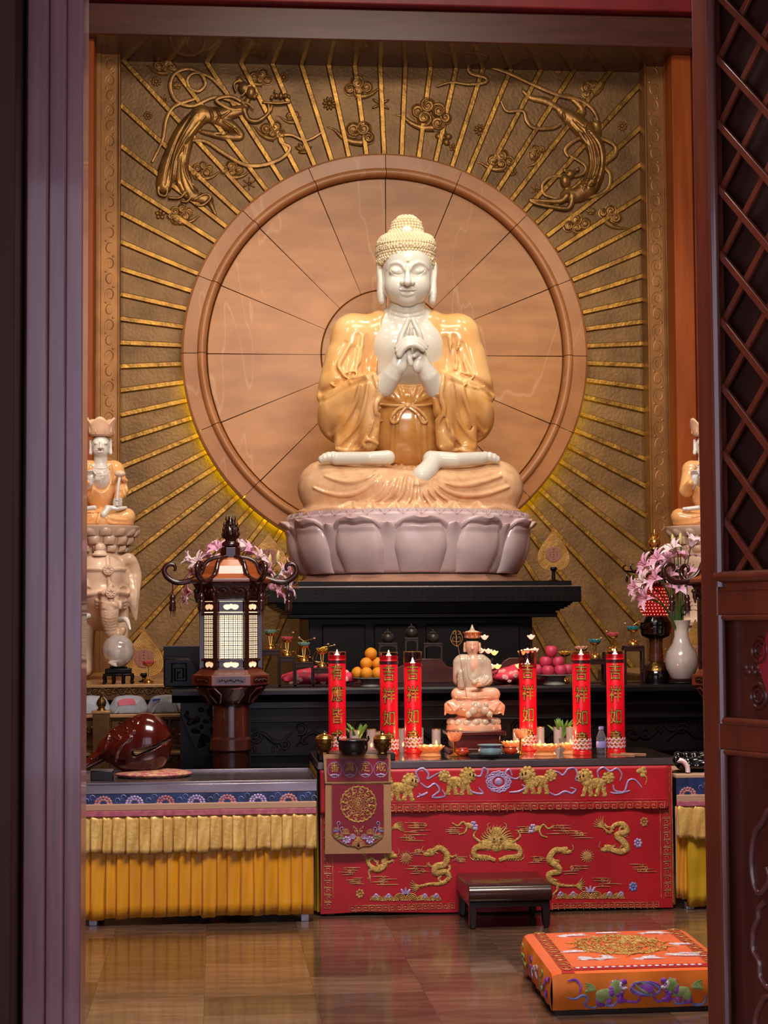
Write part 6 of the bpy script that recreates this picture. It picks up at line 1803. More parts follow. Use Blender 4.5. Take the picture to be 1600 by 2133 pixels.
# ------------------------------------------------------------------ things on the black altar table
def AT(px, y): p = P(px, 1430, y); return np.array((p[0], y, zA))
def dish(px, y, r, h, label):
    t = thing('fruit_dish', label, 'dish', AT(px, y))
    MB().lathe([(0, 0), (r*.62, 0), (r*.60, .006), (r*.50, h*.5), (r*.56, h-.012), (r*.98, h-.004), (r, h), (r*.96, h+.002), (r*.5, h-.004), (0, h-.004)], n=40).build('dish', 'dish_stone', t, smooth=40)
    return zA+h
zo = dish(771, 10.86, .105, .050, 'stemmed grey dish of oranges left of the second candle')
YO = 10.86; sO = S(YO)
for i, (x, y, dy) in enumerate(((745, 1401.5, .01), (763.5, 1402, -.05), (787, 1402, .0), (763, 1382, -.015), (785, 1381.5, .02), (772.6, 1361.5, .0))):
    p = P(x, y, YO+dy); lb = ('leftmost of the bottom row', 'in the middle of the bottom row', 'rightmost of the bottom row, half behind the candle', 'left one of the second row', 'right one of the second row', 'on top of the pile')[i]
    t = thing('orange', 'orange '+lb+' on the dish', 'orange', p-np.array((0, 0, .036)), 0, 'oranges piled on a dish')
    MB().ell((0, 0, .036), (.0372, .0372, .036), 24, 16).build('peel', 'orange_peel', t, smooth=180)
    MB().ell((0, 0, .0722), (.004, .004, .0018), 8, 4).build('stem_end', 'leaf_green', t)
zf_ = dish(1156, 10.86, .112, .058, 'stemmed grey dish of pink fruit right of the third candle from right')
for i, (x, y, dy) in enumerate(((1121, 1395, .03), (1141.6, 1398, -.05), (1167.5, 1397, -.04), (1183, 1395, .03), (1137, 1379, -.0), (1162.5, 1379.5, -.0), (1148.5, 1356.5, .0))):
    p = P(x, y, YO+dy); lb = ('leftmost of the bottom row, partly behind the candle', 'second from left in the bottom row', 'third from left in the bottom row', 'rightmost of the bottom row', 'left one of the second row', 'right one of the second row', 'at the top of the pile')[i]
    t = thing('pink_fruit', 'round pink fruit '+lb, 'fruit', p-np.array((0, 0, .036)), 0, 'pink fruit piled on a dish')
    MB().lathe([(0, .006), (.012, .001), (.026, .006), (.036, .024), (.038, .040), (.034, .058), (.022, .069), (.010, .069), (0, .063)], n=26).build('flesh', 'fruit_pink', t, smooth=180)
    MB().tube([(0, 0, .063), (.002, 0, .074)], .0016, 6).build('stalk', 'stand_wood', t)
def pink_cushion(px0, px1, y, label):
    a, b = AT(px0, y), AT(px1, y); w = (b[0]-a[0])/2
    t = thing('dotted_cushion', label, 'cushion', ((a[0]+b[0])/2, y, zA))
    v = Vox((-w-.03, -.17, -.01), (w+.03, .17, .13), .007)
    v.ell((0, 0, .05), (w, .15, .052), 0)
    for sx in (-1, 1):
        for sy in (-1, 1): v.cone((0, 0, .048), (sx*w*.92, sy*.13, .045), .06, .022, .03)
    v.below(0); v.mesh('cover', 'cushion_pink', t)
    rr = random.Random(int(px0))
    for k in range(16):
        x = rr.uniform(-w*.85, w*.85); z = rr.uniform(.022, .082); f = v.front(x, z)
        if f is None: continue
        MB().ell((x, f, z), (.016, .004, .015), 14, 6).build('white_dot', 'cushion_dot', t)
pink_cushion(588, 742, 11.05, 'pink cushion with pale dots behind the left stepped stand'); pink_cushion(1022, 1140, 11.05, 'pink cushion with pale dots right of the small statue')
# stepped stands with lotus lamps
def lotus_lamp(name_l, loc, m, h=.085, r=.032, buds=(), sc=1.0):
    t = thing('lotus_lamp', name_l, 'lamp', loc, 0, 'gilt lotus lamps')
    MB().lathe([(0, 0), (.028, 0), (.030, .005), (.026, .016), (.014, .024), (.006, .028), (0, .028)], n=24).build('foot', 'brass_bright', t, smooth=50)
    for k in range(3):
        a = 2*PI*k/3+.5; MB().tube([(.004*math.cos(a), .004*math.sin(a), .026), (.008*math.cos(a), .008*math.sin(a), h*.6), (.010*math.cos(a), .010*math.sin(a), h-.006)], .0022, 6).build('stem', 'brass_bright', t)
    MB().lathe([(0, h-.010), (.012, h-.008), (r*.8, h), (r*.9, h+.006), (r*.6, h+.005), (0, h+.004)], n=20).build('cup', 'brass_bright', t, smooth=50)
    lotus_cup(t, r, .026, m, 2, 9, h-.002, .0014)
    mb = MB()
    for k in range(5):
        a = 2*PI*k/5; mb.ell((.034*math.cos(a), .034*math.sin(a), .026), (.012, .006, .003), 8, 4, Matrix.Rotation(a, 3, 'Z'))
    mb.build('leaves', 'brass_bright', t)
    for (dx, dz) in buds:
        q = catmull([(0, 0, .03), (-dx*.5-.02*np.sign(dx), -.005, .045), (-dx*.35, -.008, h+.02), (dx*.4, -.008, h+dz*.8), (dx, -.008, h+dz)], 5)
        o = MB().tube(q, .0014, 5).build('wire', 'brass_bright', t)
        MB().ell((dx+.004, -.008, h+dz+.002), (.007, .006, .005), 8, 6).build('bud', 'petal_pinkgold', o, smooth=180)
    t.scale = (sc,)*3
    return t
def stepped_stand(steps, y, base_px, label, z_rail):
    a = AT(base_px, y); t = thing('stepped_stand', label, 'stand', a); out = []
    for x0, x1, py in steps:
        p0, p1 = P(x0, py, y), P(x1, py, y); z = p0[2]-zA; q0, q1 = p0[0]-a[0], p1[0]-a[0]
        MB().bx(q0, q1, -.045, .045, z-.010, z).build('shelf', 'stand_wood', t, bevel=.002)
        for x in (q0+.003, q1-.003):
            for yy in (-.04, .03): MB().bx(x-.006, x+.006, yy, yy+.012, 0, z-.010).build('leg', 'stand_wood', t, bevel=.001)
        MB().bx(q0, q1, -.042, -.034, z-.034, z-.010).build('apron', 'stand_wood', t, bevel=.002)
        MB().bx(q0, q1, -.040, -.030, .004, .014).build('rail', 'stand_wood', t, bevel=.001)
        out.append(((p0[0]+p1[0])/2, y, z+zA))
    return out
sl = stepped_stand([(545, 582, 1353), (582, 614, 1367), (614, 652, 1379), (652, 690, 1391)], 10.83, 615, 'stepped dark wood stand left of the first candle', 0)
for (x, y, z), m, l_, bd, xo in zip(sl, ('petal_green', 'petal_red', 'petal_green', 'petal_gold'), ('pale green gilt lotus lamp on the highest left step beside the lantern', 'rose red gilt lotus lamp on the second left step', 'green gilt lotus lamp on the third left step', 'golden lotus lamp on the lowest left step beside the first candle'), ((), ((.03, .045),), ((-.03, .05), (.055, .045)), ((.03, .045), (.065, .04))), (0, 0, 0, 0)):
    lotus_lamp(l_, (x, y, z), m, .085, .034, bd, 1.06)
sr = stepped_stand([(1222, 1258, 1372), (1258, 1296, 1358), (1299, 1339, 1345)], 10.83, 1280, 'stepped dark wood stand behind the two right candles', 0)
for (x, y, z), m, l_, bd in zip(sr, ('petal_teal', 'petal_red', 'petal_teal'), ('teal gilt lotus lamp on the lowest right step', 'red gilt lotus lamp on the middle right step', 'teal gilt lotus lamp on the highest right step'), (((.03, .03),), ((-.04, .03),), ((-.05, .04), (.03, .05)))):
    lotus_lamp(l_, (x, y, z), m, .085, .034, bd, 1.06)
p = AT(1212, 10.98); lotus_lamp('pink gilt lotus lamp showing above the second candle from right', p, 'petal_pinkgold', .20, .040, ((.03, .02),))
p = AT(1177, 11.05); lotus_lamp('gilt lotus lamp behind the pink fruit', p, 'petal_gold', .17, .040)
p = AT(702, 11.0); lotus_lamp('pale gilt lotus lamp just above the first candle', p, 'petal_pinkgold', .178, .034)
# wrought iron candelabra with glowing lotus cups
def candelabrum(px, y, label, mir=1):
    b = AT(px, y); t = thing('candelabrum', label, 'candelabrum', b, 0, 'iron candelabra with lotus cups')
    MB().lathe([(0, 0), (.05, 0), (.05, .006), (.012, .014), (.006, .03), (.005, .27), (0, .27)], n=16).build('stem', 'iron', t, smooth=40)
    for (dx, dz, m) in ((0, .285, 'lamp_pink'), (-.022*mir, .205, 'lamp_pink'), (.022*mir, .202, 'lamp_pink'), (.058*mir, .192, 'lamp_warm'), (.042*mir, .110, 'lamp_pink'), (.076*mir, .110, 'lamp_warm')):
        if abs(dx) > .001:
            q = catmull([(0, 0, dz-.05), (dx*.5, -.005, dz-.055), (dx, -.008, dz-.030), (dx, -.01, dz-.012)], 5); MB().tube(q, .0024, 6).build('arm', 'iron', t)
            c_ = (dx*.8, dz-.045); MB().tube([(c_[0]+.014*(1-.7*s_)*math.cos(9*s_), -.008, c_[1]+.014*(1-.7*s_)*math.sin(9*s_)) for s_ in np.linspace(0, 1, 16)], .002, 5).build('scroll', 'iron', t)
        cup = MB(); cup.lathe([(0, dz-.014), (.010, dz-.010), (.020, dz+.004), (.022, dz+.012), (.014, dz+.010), (0, dz+.004)], (dx, -.01, 0), n=16, wob=lambda a, z, d_=dz: 1+(.12*math.cos(8*a) if z > d_ else 0)); cu_ = cup.build('lotus_cup', m, t, smooth=60)
        MB().ell((dx, -.01, dz+.010), (.007, .007, .008), 8, 6).build('bulb', 'flame', cu_, smooth=180)
candelabrum(1010, 10.80, 'iron candelabrum with glowing lotus cups right of the small statue head', 1); candelabrum(1107, 10.84, 'iron candelabrum with glowing lotus cups behind the candle right of the statue', -1)
# three little jars on stands in the shade below the lotus
for i, (px, py, zt_) in enumerate(((808, 1339, 0), (857, 1328, 0), (902, 1339, 0))):
    y = 11.358; p = P(px, py, y); b = AT(px, y)
    t = thing('jar_stand', ('left', 'middle and tallest', 'right')[i]+' of three small wooden stands in the dark behind the altar', 'stand', b, 0, 'small stands for jars'); h = p[2]-zA; w = .062 if i != 1 else .045
    MB().bx(-w, w, -.03, .03, h-.012, h).build('top', 'jar_stand', t, bevel=.003)
    for x in (-w+.004, w-.014):
        for yy in (-.028, .018): MB().bx(x, x+.010, yy, yy+.010, 0, h-.012).build('leg', 'jar_stand', t)
    MB().prism([(-w+.01, h-.012), (w-.01, h-.012), (w-.016, h-.03), (w*.4, h-.020), (-w*.4, h-.020), (-w+.016, h-.03)], -.028, -.022).build('apron', 'jar_stand', t)
    j = thing('lidded_jar', ('left', 'middle', 'right')[i]+' of three small glazed lidded jars in the dark behind the altar', 'jar', (p[0], y, p[2]), 0, 'small glazed jars')
    MB().lathe([(0, 0), (.022, 0), (.036, .020), (.040, .036), (.034, .052), (.020, .058), (0, .058)], n=24).build('body', 'jar_glaze', j, smooth=60)
    MB().lathe([(.024, .057), (.026, .061), (.014, .070), (.004, .074), (.006, .082), (0, .088)], n=20).build('lid', 'jar_glaze', j, smooth=60)
# ------------------------------------------------------------------ stepped bronze altar at the left (and its twin behind the right door leaf)
mat('bronze_step', '#6e4c2a', .38, metal=.55, c2='#54381e', ns=6, bump=.15, bs=40)
mat('bronze_ledge', '#b48a5c', .35, metal=.4, c2='#a0764a', ns=5)
mat('bronze_carved', '#7d5a30', .32, metal=.7, c2='#5a3f20', ns=12, bump=.3, bs=60)
mat('side_marble', '#e2c4ac', .3, sss=.2, coat=.25, c2='#d6b398', ns=3)
mat('side_robe', '#e2a264', .22, sss=.25, coat=.4, c2='#e9b67e', ns=4)
mat('side_skin', '#d9d2cc', .2, sss=.2, coat=.4)
mat('crown_stone', '#dcb294', .35, sss=.2)
mat('crystal', '#f4ece6', .05, trans=.55, ior=1.4, c2='#c4aea2', ns=11, sharp=(.45, .75), coat=.5)
mat('plaque_gold', '#cc9c58', .4, metal=.4, c2='#a5763a', ns=10, bump=.3, bs=50)
mat('plaque_disc', '#8f5a48', .5)
mat('wood_lantern', '#32130f', .25, c2='#260d0c', ns=5, stretch=(3, 3, .5), coat=.4)
mat('wood_lantern_mid', '#6a3524', .28, c2='#52261a', ns=5, coat=.4)
mat('wood_lantern_column', '#42201a', .24, c2='#341610', ns=4, stretch=(4, 4, .4), coat=.5)
mat('roof_panel', '#a8582c', .3, c2='#8c4420', ns=3, stretch=(2, 2, 6), coat=.3)
mat('paper_light', '#ffeeda', .6, emit='#ffe2b8', es=1.35)
mat('paper_dim', '#ffe6c4', .6, emit='#ffd6a0', es=.75)
mat('lily_pink', '#e07cae', .45, sss=.3, c2='#ffd6e6', ns=10, sharp=(.3, .65))
mat('lily_white', '#fff0ea', .45, sss=.3, c2='#f6bcd2', ns=12)
mat('lily_bud', '#b9a860', .5, c2='#d8c890', ns=8)
mat('stamen', '#8a4a20', .6)
mat('vase_white', '#c4b8b0', .15, coat=.4, c2='#a89c96', ns=5)
mat('lamp_black', '#0c0808', .12, coat=.6)
mat('lamp_brown', '#4a2414', .25, coat=.4)
mat('beads_red', '#a01020', .3, emit='#ff2020', es=.12)
mat('bead_lit', '#ffb090', .2, emit='#ff9070', es=1.3)
mat('fish_wood', '#4a130c', .16, c2='#330b08', ns=3, coat=.4)
mat('brocade_mix', '#b05a68', .5, c2='#c8a070', ns=30, sharp=(.42, .58))
mat('plastic_bag', '#cfd4e0', .18, trans=.45, ior=1.2, bump=.5, bs=25)
mat('print_pink', '#d87080', .5); mat('print_blue', '#2c4c9a', .5)
mat('vinyl_black', '#0d0b10', .15, coat=.5)

def bronze_altar(xa, xb, label, carve=True):
    t = thing('bronze_altar', label, 'altar', ((xa+xb)/2, 13.4, 0)); n_ = neg(t)
    zt = lambda py, y: P(300, py, y)[2]
    tiers = []
    for nm, y, p0, p1, m in (('upper_tier', 12.05, 1425, 1452, 'bronze_step'), ('middle_tier', 11.75, 1487, 1565, 'bronze_step'), ('lower_tier', 11.62, 1566, 1760, 'bronze_step')):
        z1_, z0_ = zt(p0, y), (zt(p1, y) if nm != 'lower_tier' else 0.0)
        o = MB().bx(xa, xb, y, 14.9, z0_-.02 if z0_ > 0 else 0, z1_-.02).build(nm, m, t, loc=n_, bevel=.004)
        MB().bx(xa, xb, y-.025, 14.9, z1_-.022, z1_).build('ledge', 'bronze_ledge', t, loc=n_, bevel=.004)
        tiers.append((y, z0_, z1_))
    rs_ = random.Random(9)
    def scrolls(y, z0, z1, x0, x1, name):
        mb = MB(); zc = (z0+z1)/2; hh = (z1-z0)/2*.8; x = x0+hh; k = 0
        while x < x1-hh*.5:
            sg = 1 if k % 2 else -1
            mb.tube([(x+hh*(1-.75*q)*math.cos(sg*8*q), y-.004, zc+hh*(1-.75*q)*math.sin(sg*8*q)) for q in np.linspace(0, 1, 18)], [.009, .008, .004], 6)
            mb.ell((x+hh*.9, y-.002, zc+sg*hh*.5), (hh*.3, .008, hh*.2), 8, 5)
            x += hh*1.9; k += 1
        mb.build(name, 'bronze_carved', t, loc=n_, stuff=True)
    if carve:
        y, z0, z1 = tiers[0]; scrolls(y, zt(1448, y), zt(1430, y), xa, xb, 'scroll_band')
        y, z0, z1 = tiers[2]; scrolls(y, zt(1592, y), zt(1574, y), xa, xb, 'scroll_band')
        y, z0, z1 = tiers[1]
        for px in (178, 260, 320, 385, 445):
            c_ = P(px, 1525, y); mb = MB()
            for k in range(26):
                a = rs_.uniform(0, 6.3); r = .075*math.sqrt(rs_.random()); q = (c_[0]+r*math.cos(a)*1.2, y-.002, c_[2]+r*math.sin(a))
                mb.ell(q, (rs_.uniform(.008, .02), .012, rs_.uniform(.008, .018)), 7, 5)
                if k % 2: mb.tube([(q[0]+.018*(1-.6*w)*math.cos(a+6*w), y-.01, q[2]+.018*(1-.6*w)*math.sin(a+6*w)) for w in np.linspace(0, 1, 9)], .004, 5)
            mb.build('flower_carving', 'bronze_carved', t, loc=n_, stuff=True)
            f0, f1 = P(px-28, 1553, y), P(px+28, 1500, y)
            mb = MB(); mb.tube([(f0[0], y-.002, f0[2]), (f1[0], y-.002, f0[2]), (f1[0], y-.002, f1[2]), (f0[0], y-.002, f1[2])], .006, 4, closed=True); mb.build('panel_frame', 'bronze_step', t, loc=n_, smooth=0)
    return t, tiers
xaL, xbL = P(-60, 1430, 12)[0], P(455, 1430, 12)[0]
_, TL = bronze_altar(xaL, xbL, 'stepped carved bronze altar base under the statue on the elephant')
xaR, xbR = 2*AX-xbL+.35, 2*AX-xaL
_, TR = bronze_altar(xaR, xbR, 'stepped bronze altar base behind the right door leaf', False)
zT1 = TL[0][2]; zT2 = TL[1][2]
# newel post with lotus bud finial
p = P(211, 1570, 11.55); q = P(211, 1482, 11.55)
t = thing('newel_post', 'short bronze post with lotus bud finial before the wrapped boxes', 'post', (p[0], 11.55, 0))
MB().bx(-.052, .052, -.045, .045, 0, q[2]).build('post', 'bronze_step', t, bevel=.004)
MB().bx(-.058, .058, -.05, .05, q[2]-.012, q[2]+.006).build('cap', 'bronze_ledge', t, bevel=.003)
MB().lathe([(0, 0), (.030, 0), (.022, .010), (.018, .016), (.026, .030), (.030, .045), (.026, .062), (.014, .080), (.008, .086), (.010, .092), (0, .100)], (0, 0, q[2]+.006), n=20, wob=lambda a, z: 1+.06*math.cos(8*a)).build('finial', 'brass_antique', t, smooth=60)
# wrapped offering boxes on the ledge
for i, (px, m) in enumerate(((190, 'print_blue'), (268, 'print_pink'), (346, 'print_blue'))):
    c_ = P(px, 1487, 11.86); hb = 34*S(11.86); wb = 34*S(11.86)
    t = thing('wrapped_box', 'offering wrapped in clear plastic, '+('left one behind the bronze post', 'middle one with a pink print above the wooden fish', 'right one beside the black altar table')[i], 'package', (c_[0], 11.86, zT2), 0, 'plastic wrapped offerings')
    v = Vox((-wb-.03, -.12, -.02), (wb+.03, .12, hb+.03), .006)
    v.ell((0, 0, .02), (wb, .09, hb-.02), 0); v.cone((-wb*.72, 0, .02), (wb*.72, 0, .02), .05, .05, .03, sq=1.6); v.cone((-wb*.6, 0, hb-.03), (wb*.6, 0, hb-.03), .03, .03, .04, sq=2.2)
    rr = random.Random(i)
    for k in range(9): a = rr.uniform(-wb, wb); v.tube([(a, -.09, .0), (a*.6+.01, -.085, hb*.6), (a*.3, -.05, hb)], .004, .008)
    v.below(.001); v.mesh('wrap', 'plastic_bag', t)
    MB().bx(-wb*.7, wb*.7, -.05, .05, .005, hb*.55).build('box', 'vase_white', t, bevel=.01)
    MB().prism([(-wb*.55, hb*.5), (wb*.5, hb*.55), (wb*.35, hb*.9), (-wb*.2, hb*.93), (-wb*.6, hb*.8)] if m == 'print_pink' else [(-wb*.8, hb*.72), (-wb*.3, hb*.8), (-wb*.35, hb*.9), (-wb*.75, hb*.88)], -.094, -.088).build('print', m, t)

# ------------------------------------------------------------------ side statues on elephant and lotus
YE = 13.0
sE = S(YE)
def side_figure(loc_px, label, YE=YE):
    e0 = P(loc_px, 1097, YE); cx = loc_px
    t = thing('bodhisattva_statue', label, 'statue', e0)
    def G(x, y, dy=0): return P(cx-208+160+x/8.207, 860+y/8.204, YE+dy)-e0
    g = sE/8.2
    def gr(*r): return tuple(q*g for q in r)
    v = Vox((-.27, -.28, -.01), (.28, .2, .52), .005)
    v.ell(G(400, 1280, .02), gr(260, 190, 420), 0)
    v.cone(G(190, 960, .02), G(620, 960, .02), *gr(150, 150), 60*g)
    v.cone(G(160, 980, .02), G(90, 1330, -.02), *gr(130, 120), 60*g); v.cone(G(680, 980, .02), G(760, 1330, -.02), *gr(130, 120), 60*g)
    v.cone(G(90, 1350, -.04), G(170, 1200, -.12), *gr(100, 70), 40*g); v.cone(G(770, 1340, -.04), G(700, 1480, -.14), *gr(105, 70), 40*g)
    v.cone(G(740, 1100, -.07), G(860, 1160, -.06), *gr(70, 20), 30*g)
    v.cone(G(300, 1780, -.02), G(-20, 1780, -.08), *gr(130, 150), 60*g); v.cone(G(500, 1780, -.02), G(850, 1780, -.08), *gr(130, 150), 60*g)
    v.cone(G(0, 1790, -.10), G(430, 1830, -.18), *gr(120, 100), 60*g); v.cone(G(840, 1790, -.10), G(480, 1830, -.18), *gr(120, 100), 60*g)
    v.ell(G(410, 1900, -.04), gr(560, 380, 60), 40*g)
    v.ell(G(410, 1080, -.11), (185*g, .12, 290*g), 10*g, 'sub')
    def rd(c, r, k=14, mode='add'):
        q = []
        for x, y in catmull(c, 4):
            p = G(x, y); f = v.front(p[0], p[2])
            if f is not None: q.append((p[0], f, p[2]))
        if len(q) > 1: v.tube(q, [r*g]*len(q), k*g, mode)
    for c in ([(100, 1600), (250, 1400), (270, 1270)], [(120, 1900), (250, 1850), (420, 1650)], [(100, 1800), (280, 1760), (400, 1640)], [(500, 1650), (600, 1820), (850, 1850)], [(480, 1660), (560, 1880), (700, 1910)], [(880, 1700), (760, 1640), (600, 1660)], [(840, 1500), (830, 1380), (780, 1250)], [(880, 1480), (860, 1300), (800, 1150)], [(620, 1220), (650, 1000), (600, 850)], [(230, 1220), (190, 1000), (230, 850)], [(380, 1900), (420, 1750), (430, 1640)]):
        rd(c, 20)
    v.below(0.0); v.mesh('robe', 'side_robe', t)
    v = Vox((-.13, -.26, .10), (.24, .14, .72), .0042)
    v.ell(G(410, 1080, .0), gr(190, 165, 250), 0); v.cone(G(410, 900, 0), G(410, 740, -.01), *gr(120, 115), 40*g)
    v.ell(G(410, 560, -.015), gr(152, 160, 195), 10*g); v.ell(G(410, 660, -.03), gr(130, 120, 110), 30*g)
    v.tube([G(410, 500, -.085), G(410, 590, -.105)], gr(14, 32), 16*g); v.ell(G(375, 600, -.085), gr(24, 24, 18), 8*g); v.ell(G(448, 600, -.085), gr(24, 24, 18), 8*g)
    for e in (335, 485): v.ell(G(e, 520, -.105), gr(58, 44, 34), 26*g, 'sub'); v.ell(G(e, 520, -.065), gr(46, 40, 30), 12*g); rd([(e-50, 520), (e, 536), (e+48, 522)], 5, 4, 'sub')
    rd([(350, 655), (410, 650), (470, 655)], 12, 10); rd([(370, 685), (410, 692), (455, 685)], 13, 10); rd([(345, 668), (410, 674), (475, 668)], 5, 5, 'sub')
    for e in (238, 580): v.tube([G(e, 470, .01), G(e, 600, .0), G(e, 690, -.005)], gr(24, 24, 32), 12*g)
    v.mesh('body', 'side_skin', t)
    # hands and feet
    v = Vox((-.20, -.30, .0), (.24, -.06, .42), .0042)
    v.ell(G(240, 1110, -.13), gr(70, 50, 95), 0); v.cone(G(230, 1200, -.12), G(200, 1250, -.10), *gr(60, 60), 20*g)
    for k in range(4): v.tube([G(190+32*k, 1060, -.135), G(195+30*k, 1000, -.155), G(215+24*k, 985, -.165)], gr(18, 17, 12), 6*g)
    v.tube([G(290, 1100, -.14), G(320, 1040, -.17), G(290, 1010, -.17)], gr(20, 17, 12), 6*g)
    v.ell(G(700, 1520, -.16), gr(80, 55, 75), 0)
    for k in range(4): v.tube([G(760, 1480+32*k, -.165), G(690, 1475+34*k, -.20), G(630, 1490+30*k, -.19)], gr(18, 18, 12), 6*g)
    v.tube([G(120, 1640, -.17), G(300, 1620, -.19), G(-40, 1650, -.15)], gr(38, 40, 26), 10*g)
    v.tube([G(520, 1620, -.19), G(700, 1640, -.18), G(840, 1620, -.14)], gr(46, 40, 26), 10*g); v.cone(G(540, 1640, -.195), G(460, 1740, -.215), *gr(50, 58), 20*g)
    v.mesh('hands_and_feet', 'side_skin', t)
    # crown
    cb = G(410, 400, -.005)
    mb = MB()
    def crown(u, q):
        a = 2*PI*u; lob = abs(math.sin(2.5*(a+PI/2)+PI/2))
        r = gr(190)[0]*(1+.30*q); z = q*(gr(200)[0]+gr(110)[0]*lob*(1 if q > .5 else 0))
        if q > .99 and False: z += 0
        return (cb[0]+r*math.cos(a), cb[1]+r*.9*math.sin(a), cb[2]+z)
    mb.grid(crown, 80, 8, closed_u=True); co = mb.build('crown', 'crown_stone', t, 180, solid=.010)
    MB().lathe([(gr(200)[0], -.004), (gr(206)[0], .006), (gr(200)[0], .018), (0, .02)], cb, n=36, sq=(1, .9)).build('crown_band', 'crown_stone', co)
    for a in (-PI/2, -PI/2+1.2566, -PI/2-1.2566):
        rr = gr(215)[0]; m2 = MB()
        m2.tube([(cb[0]+rr*1.05*math.cos(a+x), cb[1]+rr*.95*math.sin(a+x), cb[2]+z) for x, z in ((-.35, .02), (-.36, .06), (0, .13), (.36, .06), (.35, .02))], .004, 5); m2.build('crown_leaf', 'crown_stone', co)
    mb = MB()
    for c in ([(235, 880), (320, 940), (410, 955), (500, 940), (585, 880)], [(250, 1000), (330, 1060), (410, 1070), (490, 1060), (570, 1000)]):
        for x, y in catmull(c, 6): mb.ell(G(x, y, -.155+abs(x-410)*.00022), gr(13, 13, 13), 6, 4)
    for x in (410, 510):
        for y in range(1090, 1190, 22): mb.ell(G(x, y, -.15), gr(11, 11, 11), 6, 4)
    mb.build('necklace', 'side_skin', t, stuff=True)
    # sceptre held in one hand
    s_ = MB().tube([G(690, 1500, -.20), G(710, 1250, -.19), G(740, 1060, -.17)], gr(28, 24, 26), 10).build('sceptre', 'side_skin', t)
    MB().ell(G(738, 1040, -.175), gr(95, 50, 60), 18, 10).build('sceptre_head', 'side_marble', s_, smooth=180)
    return t, e0
def side_lotus(e0, label):
    t = thing('lotus_throne', label, 'lotus throne', e0)
    H_ = 66*sE
    MB().lathe([(0, -H_), (.155, -H_), (.16, -.05-H_*.6), (.24, -.07), (.285, -.012), (.285, -.0005), (0, -.0005)], n=48).build('core', 'side_marble', t, smooth=50)
    for row, (z, r, n, w, h) in enumerate(((-.075, .262, 14, .075, .070), (-.135, .230, 13, .07, .066), (-.185, .195, 12, .062, .05))):
        mb = MB()
        def fn(u, v_):
            uu = 2*u-1; zz_ = h*(v_)*(1-.25*abs(uu)**2.5-.05*math.exp(-(uu/.12)**2)); rr = r*(.93+.10*v_)+.022*(1-uu*uu)*math.sin(PI*min(1, v_*.8+.15))
            an = uu*w/r*.62
            return (rr*math.cos(an), rr*math.sin(an), zz_)
        mb.grid(fn, 13, 7); o0 = mb.build('petal', 'side_marble', t, 180, solid=.012, loc=(0, 0, z))
        o0.rotation_euler = (0, 0, PI/n*row)
        for k in range(1, n):
            o = inst(o0, 'petal', t, (0, 0, z), (0, 0, PI/n*row+2*PI*k/n)); md = o.modifiers.new('solid', 'SOLIDIFY'); md.thickness = .012
    return H_
fgL, eL = side_figure(208, 'crowned orange robed marble bodhisattva holding a sceptre above the elephant')
HL = side_lotus(eL, 'carved marble lotus seat on the back of the elephant')
fgR, eR = side_figure(1466, 'crowned orange robed marble bodhisattva half hidden behind the right door leaf')
HR = side_lotus(eR, 'carved marble lotus seat half hidden behind the right door leaf')
# pedestal under the right figure
t = thing('marble_pedestal', 'marble pedestal under the right lotus seat behind the lilies', 'pedestal', (eR[0], eR[1], zT1))
hp = eR[2]-HR-zT1
MB().lathe([(0, 0), (.26, 0), (.27, .05), (.22, .10), (.19, .2), (.19, hp-.12), (.24, hp-.04), (.24, hp-.001), (0, hp-.001)], n=32).build('body', 'side_marble', t, smooth=40)
MB().lathe([(.225, hp*.42), (.235, hp*.45), (.225, hp*.48)], n=32).build('ring', 'side_marble', t)

# elephant
ec = P(214, 1425, YE)
el = thing('elephant_statue', 'pale marble elephant with harness straps carrying the seated figure', 'statue', (ec[0], YE, zT1))
e00 = np.array((ec[0], YE, zT1))
def H_(x, y, dy=0): return P(160+x/6.275, 1100+y/6.275, YE+dy)-e00
gE = sE/6.275
def hr(*r): return tuple(q*gE for q in r)
v = Vox((-.36, -.46, -.005), (.34, .60, 1.02), .0078)
v.ell(H_(330, 800, .12), (.24, .42, .30), 0)
v.ell(H_(330, 620, -.16), hr(275, 260, 270), 40*gE); v.ell(H_(350, 900, -.20), hr(210, 220, 180), 60*gE)
v.ell(H_(330, 640, .1), (.22, .35, .25), 60*gE)
for sx, y in ((100, -.02), (560, -.02), (130, .35), (540, .35)): v.cone(H_(sx, 1050, y), H_(sx-10, 1850, y), *hr(130, 100), 40*gE)
v.tube(catmull([H_(430, 900, -.36), H_(430, 1100, -.40), H_(430, 1250, -.38), H_(470, 1380, -.36), H_(560, 1380, -.36), H_(600, 1330, -.37)], 4), hr(120, 115, 100, 80, 60, 45), 40*gE)
if True:
    TRK = [1080+k*38 for k in range(8)]
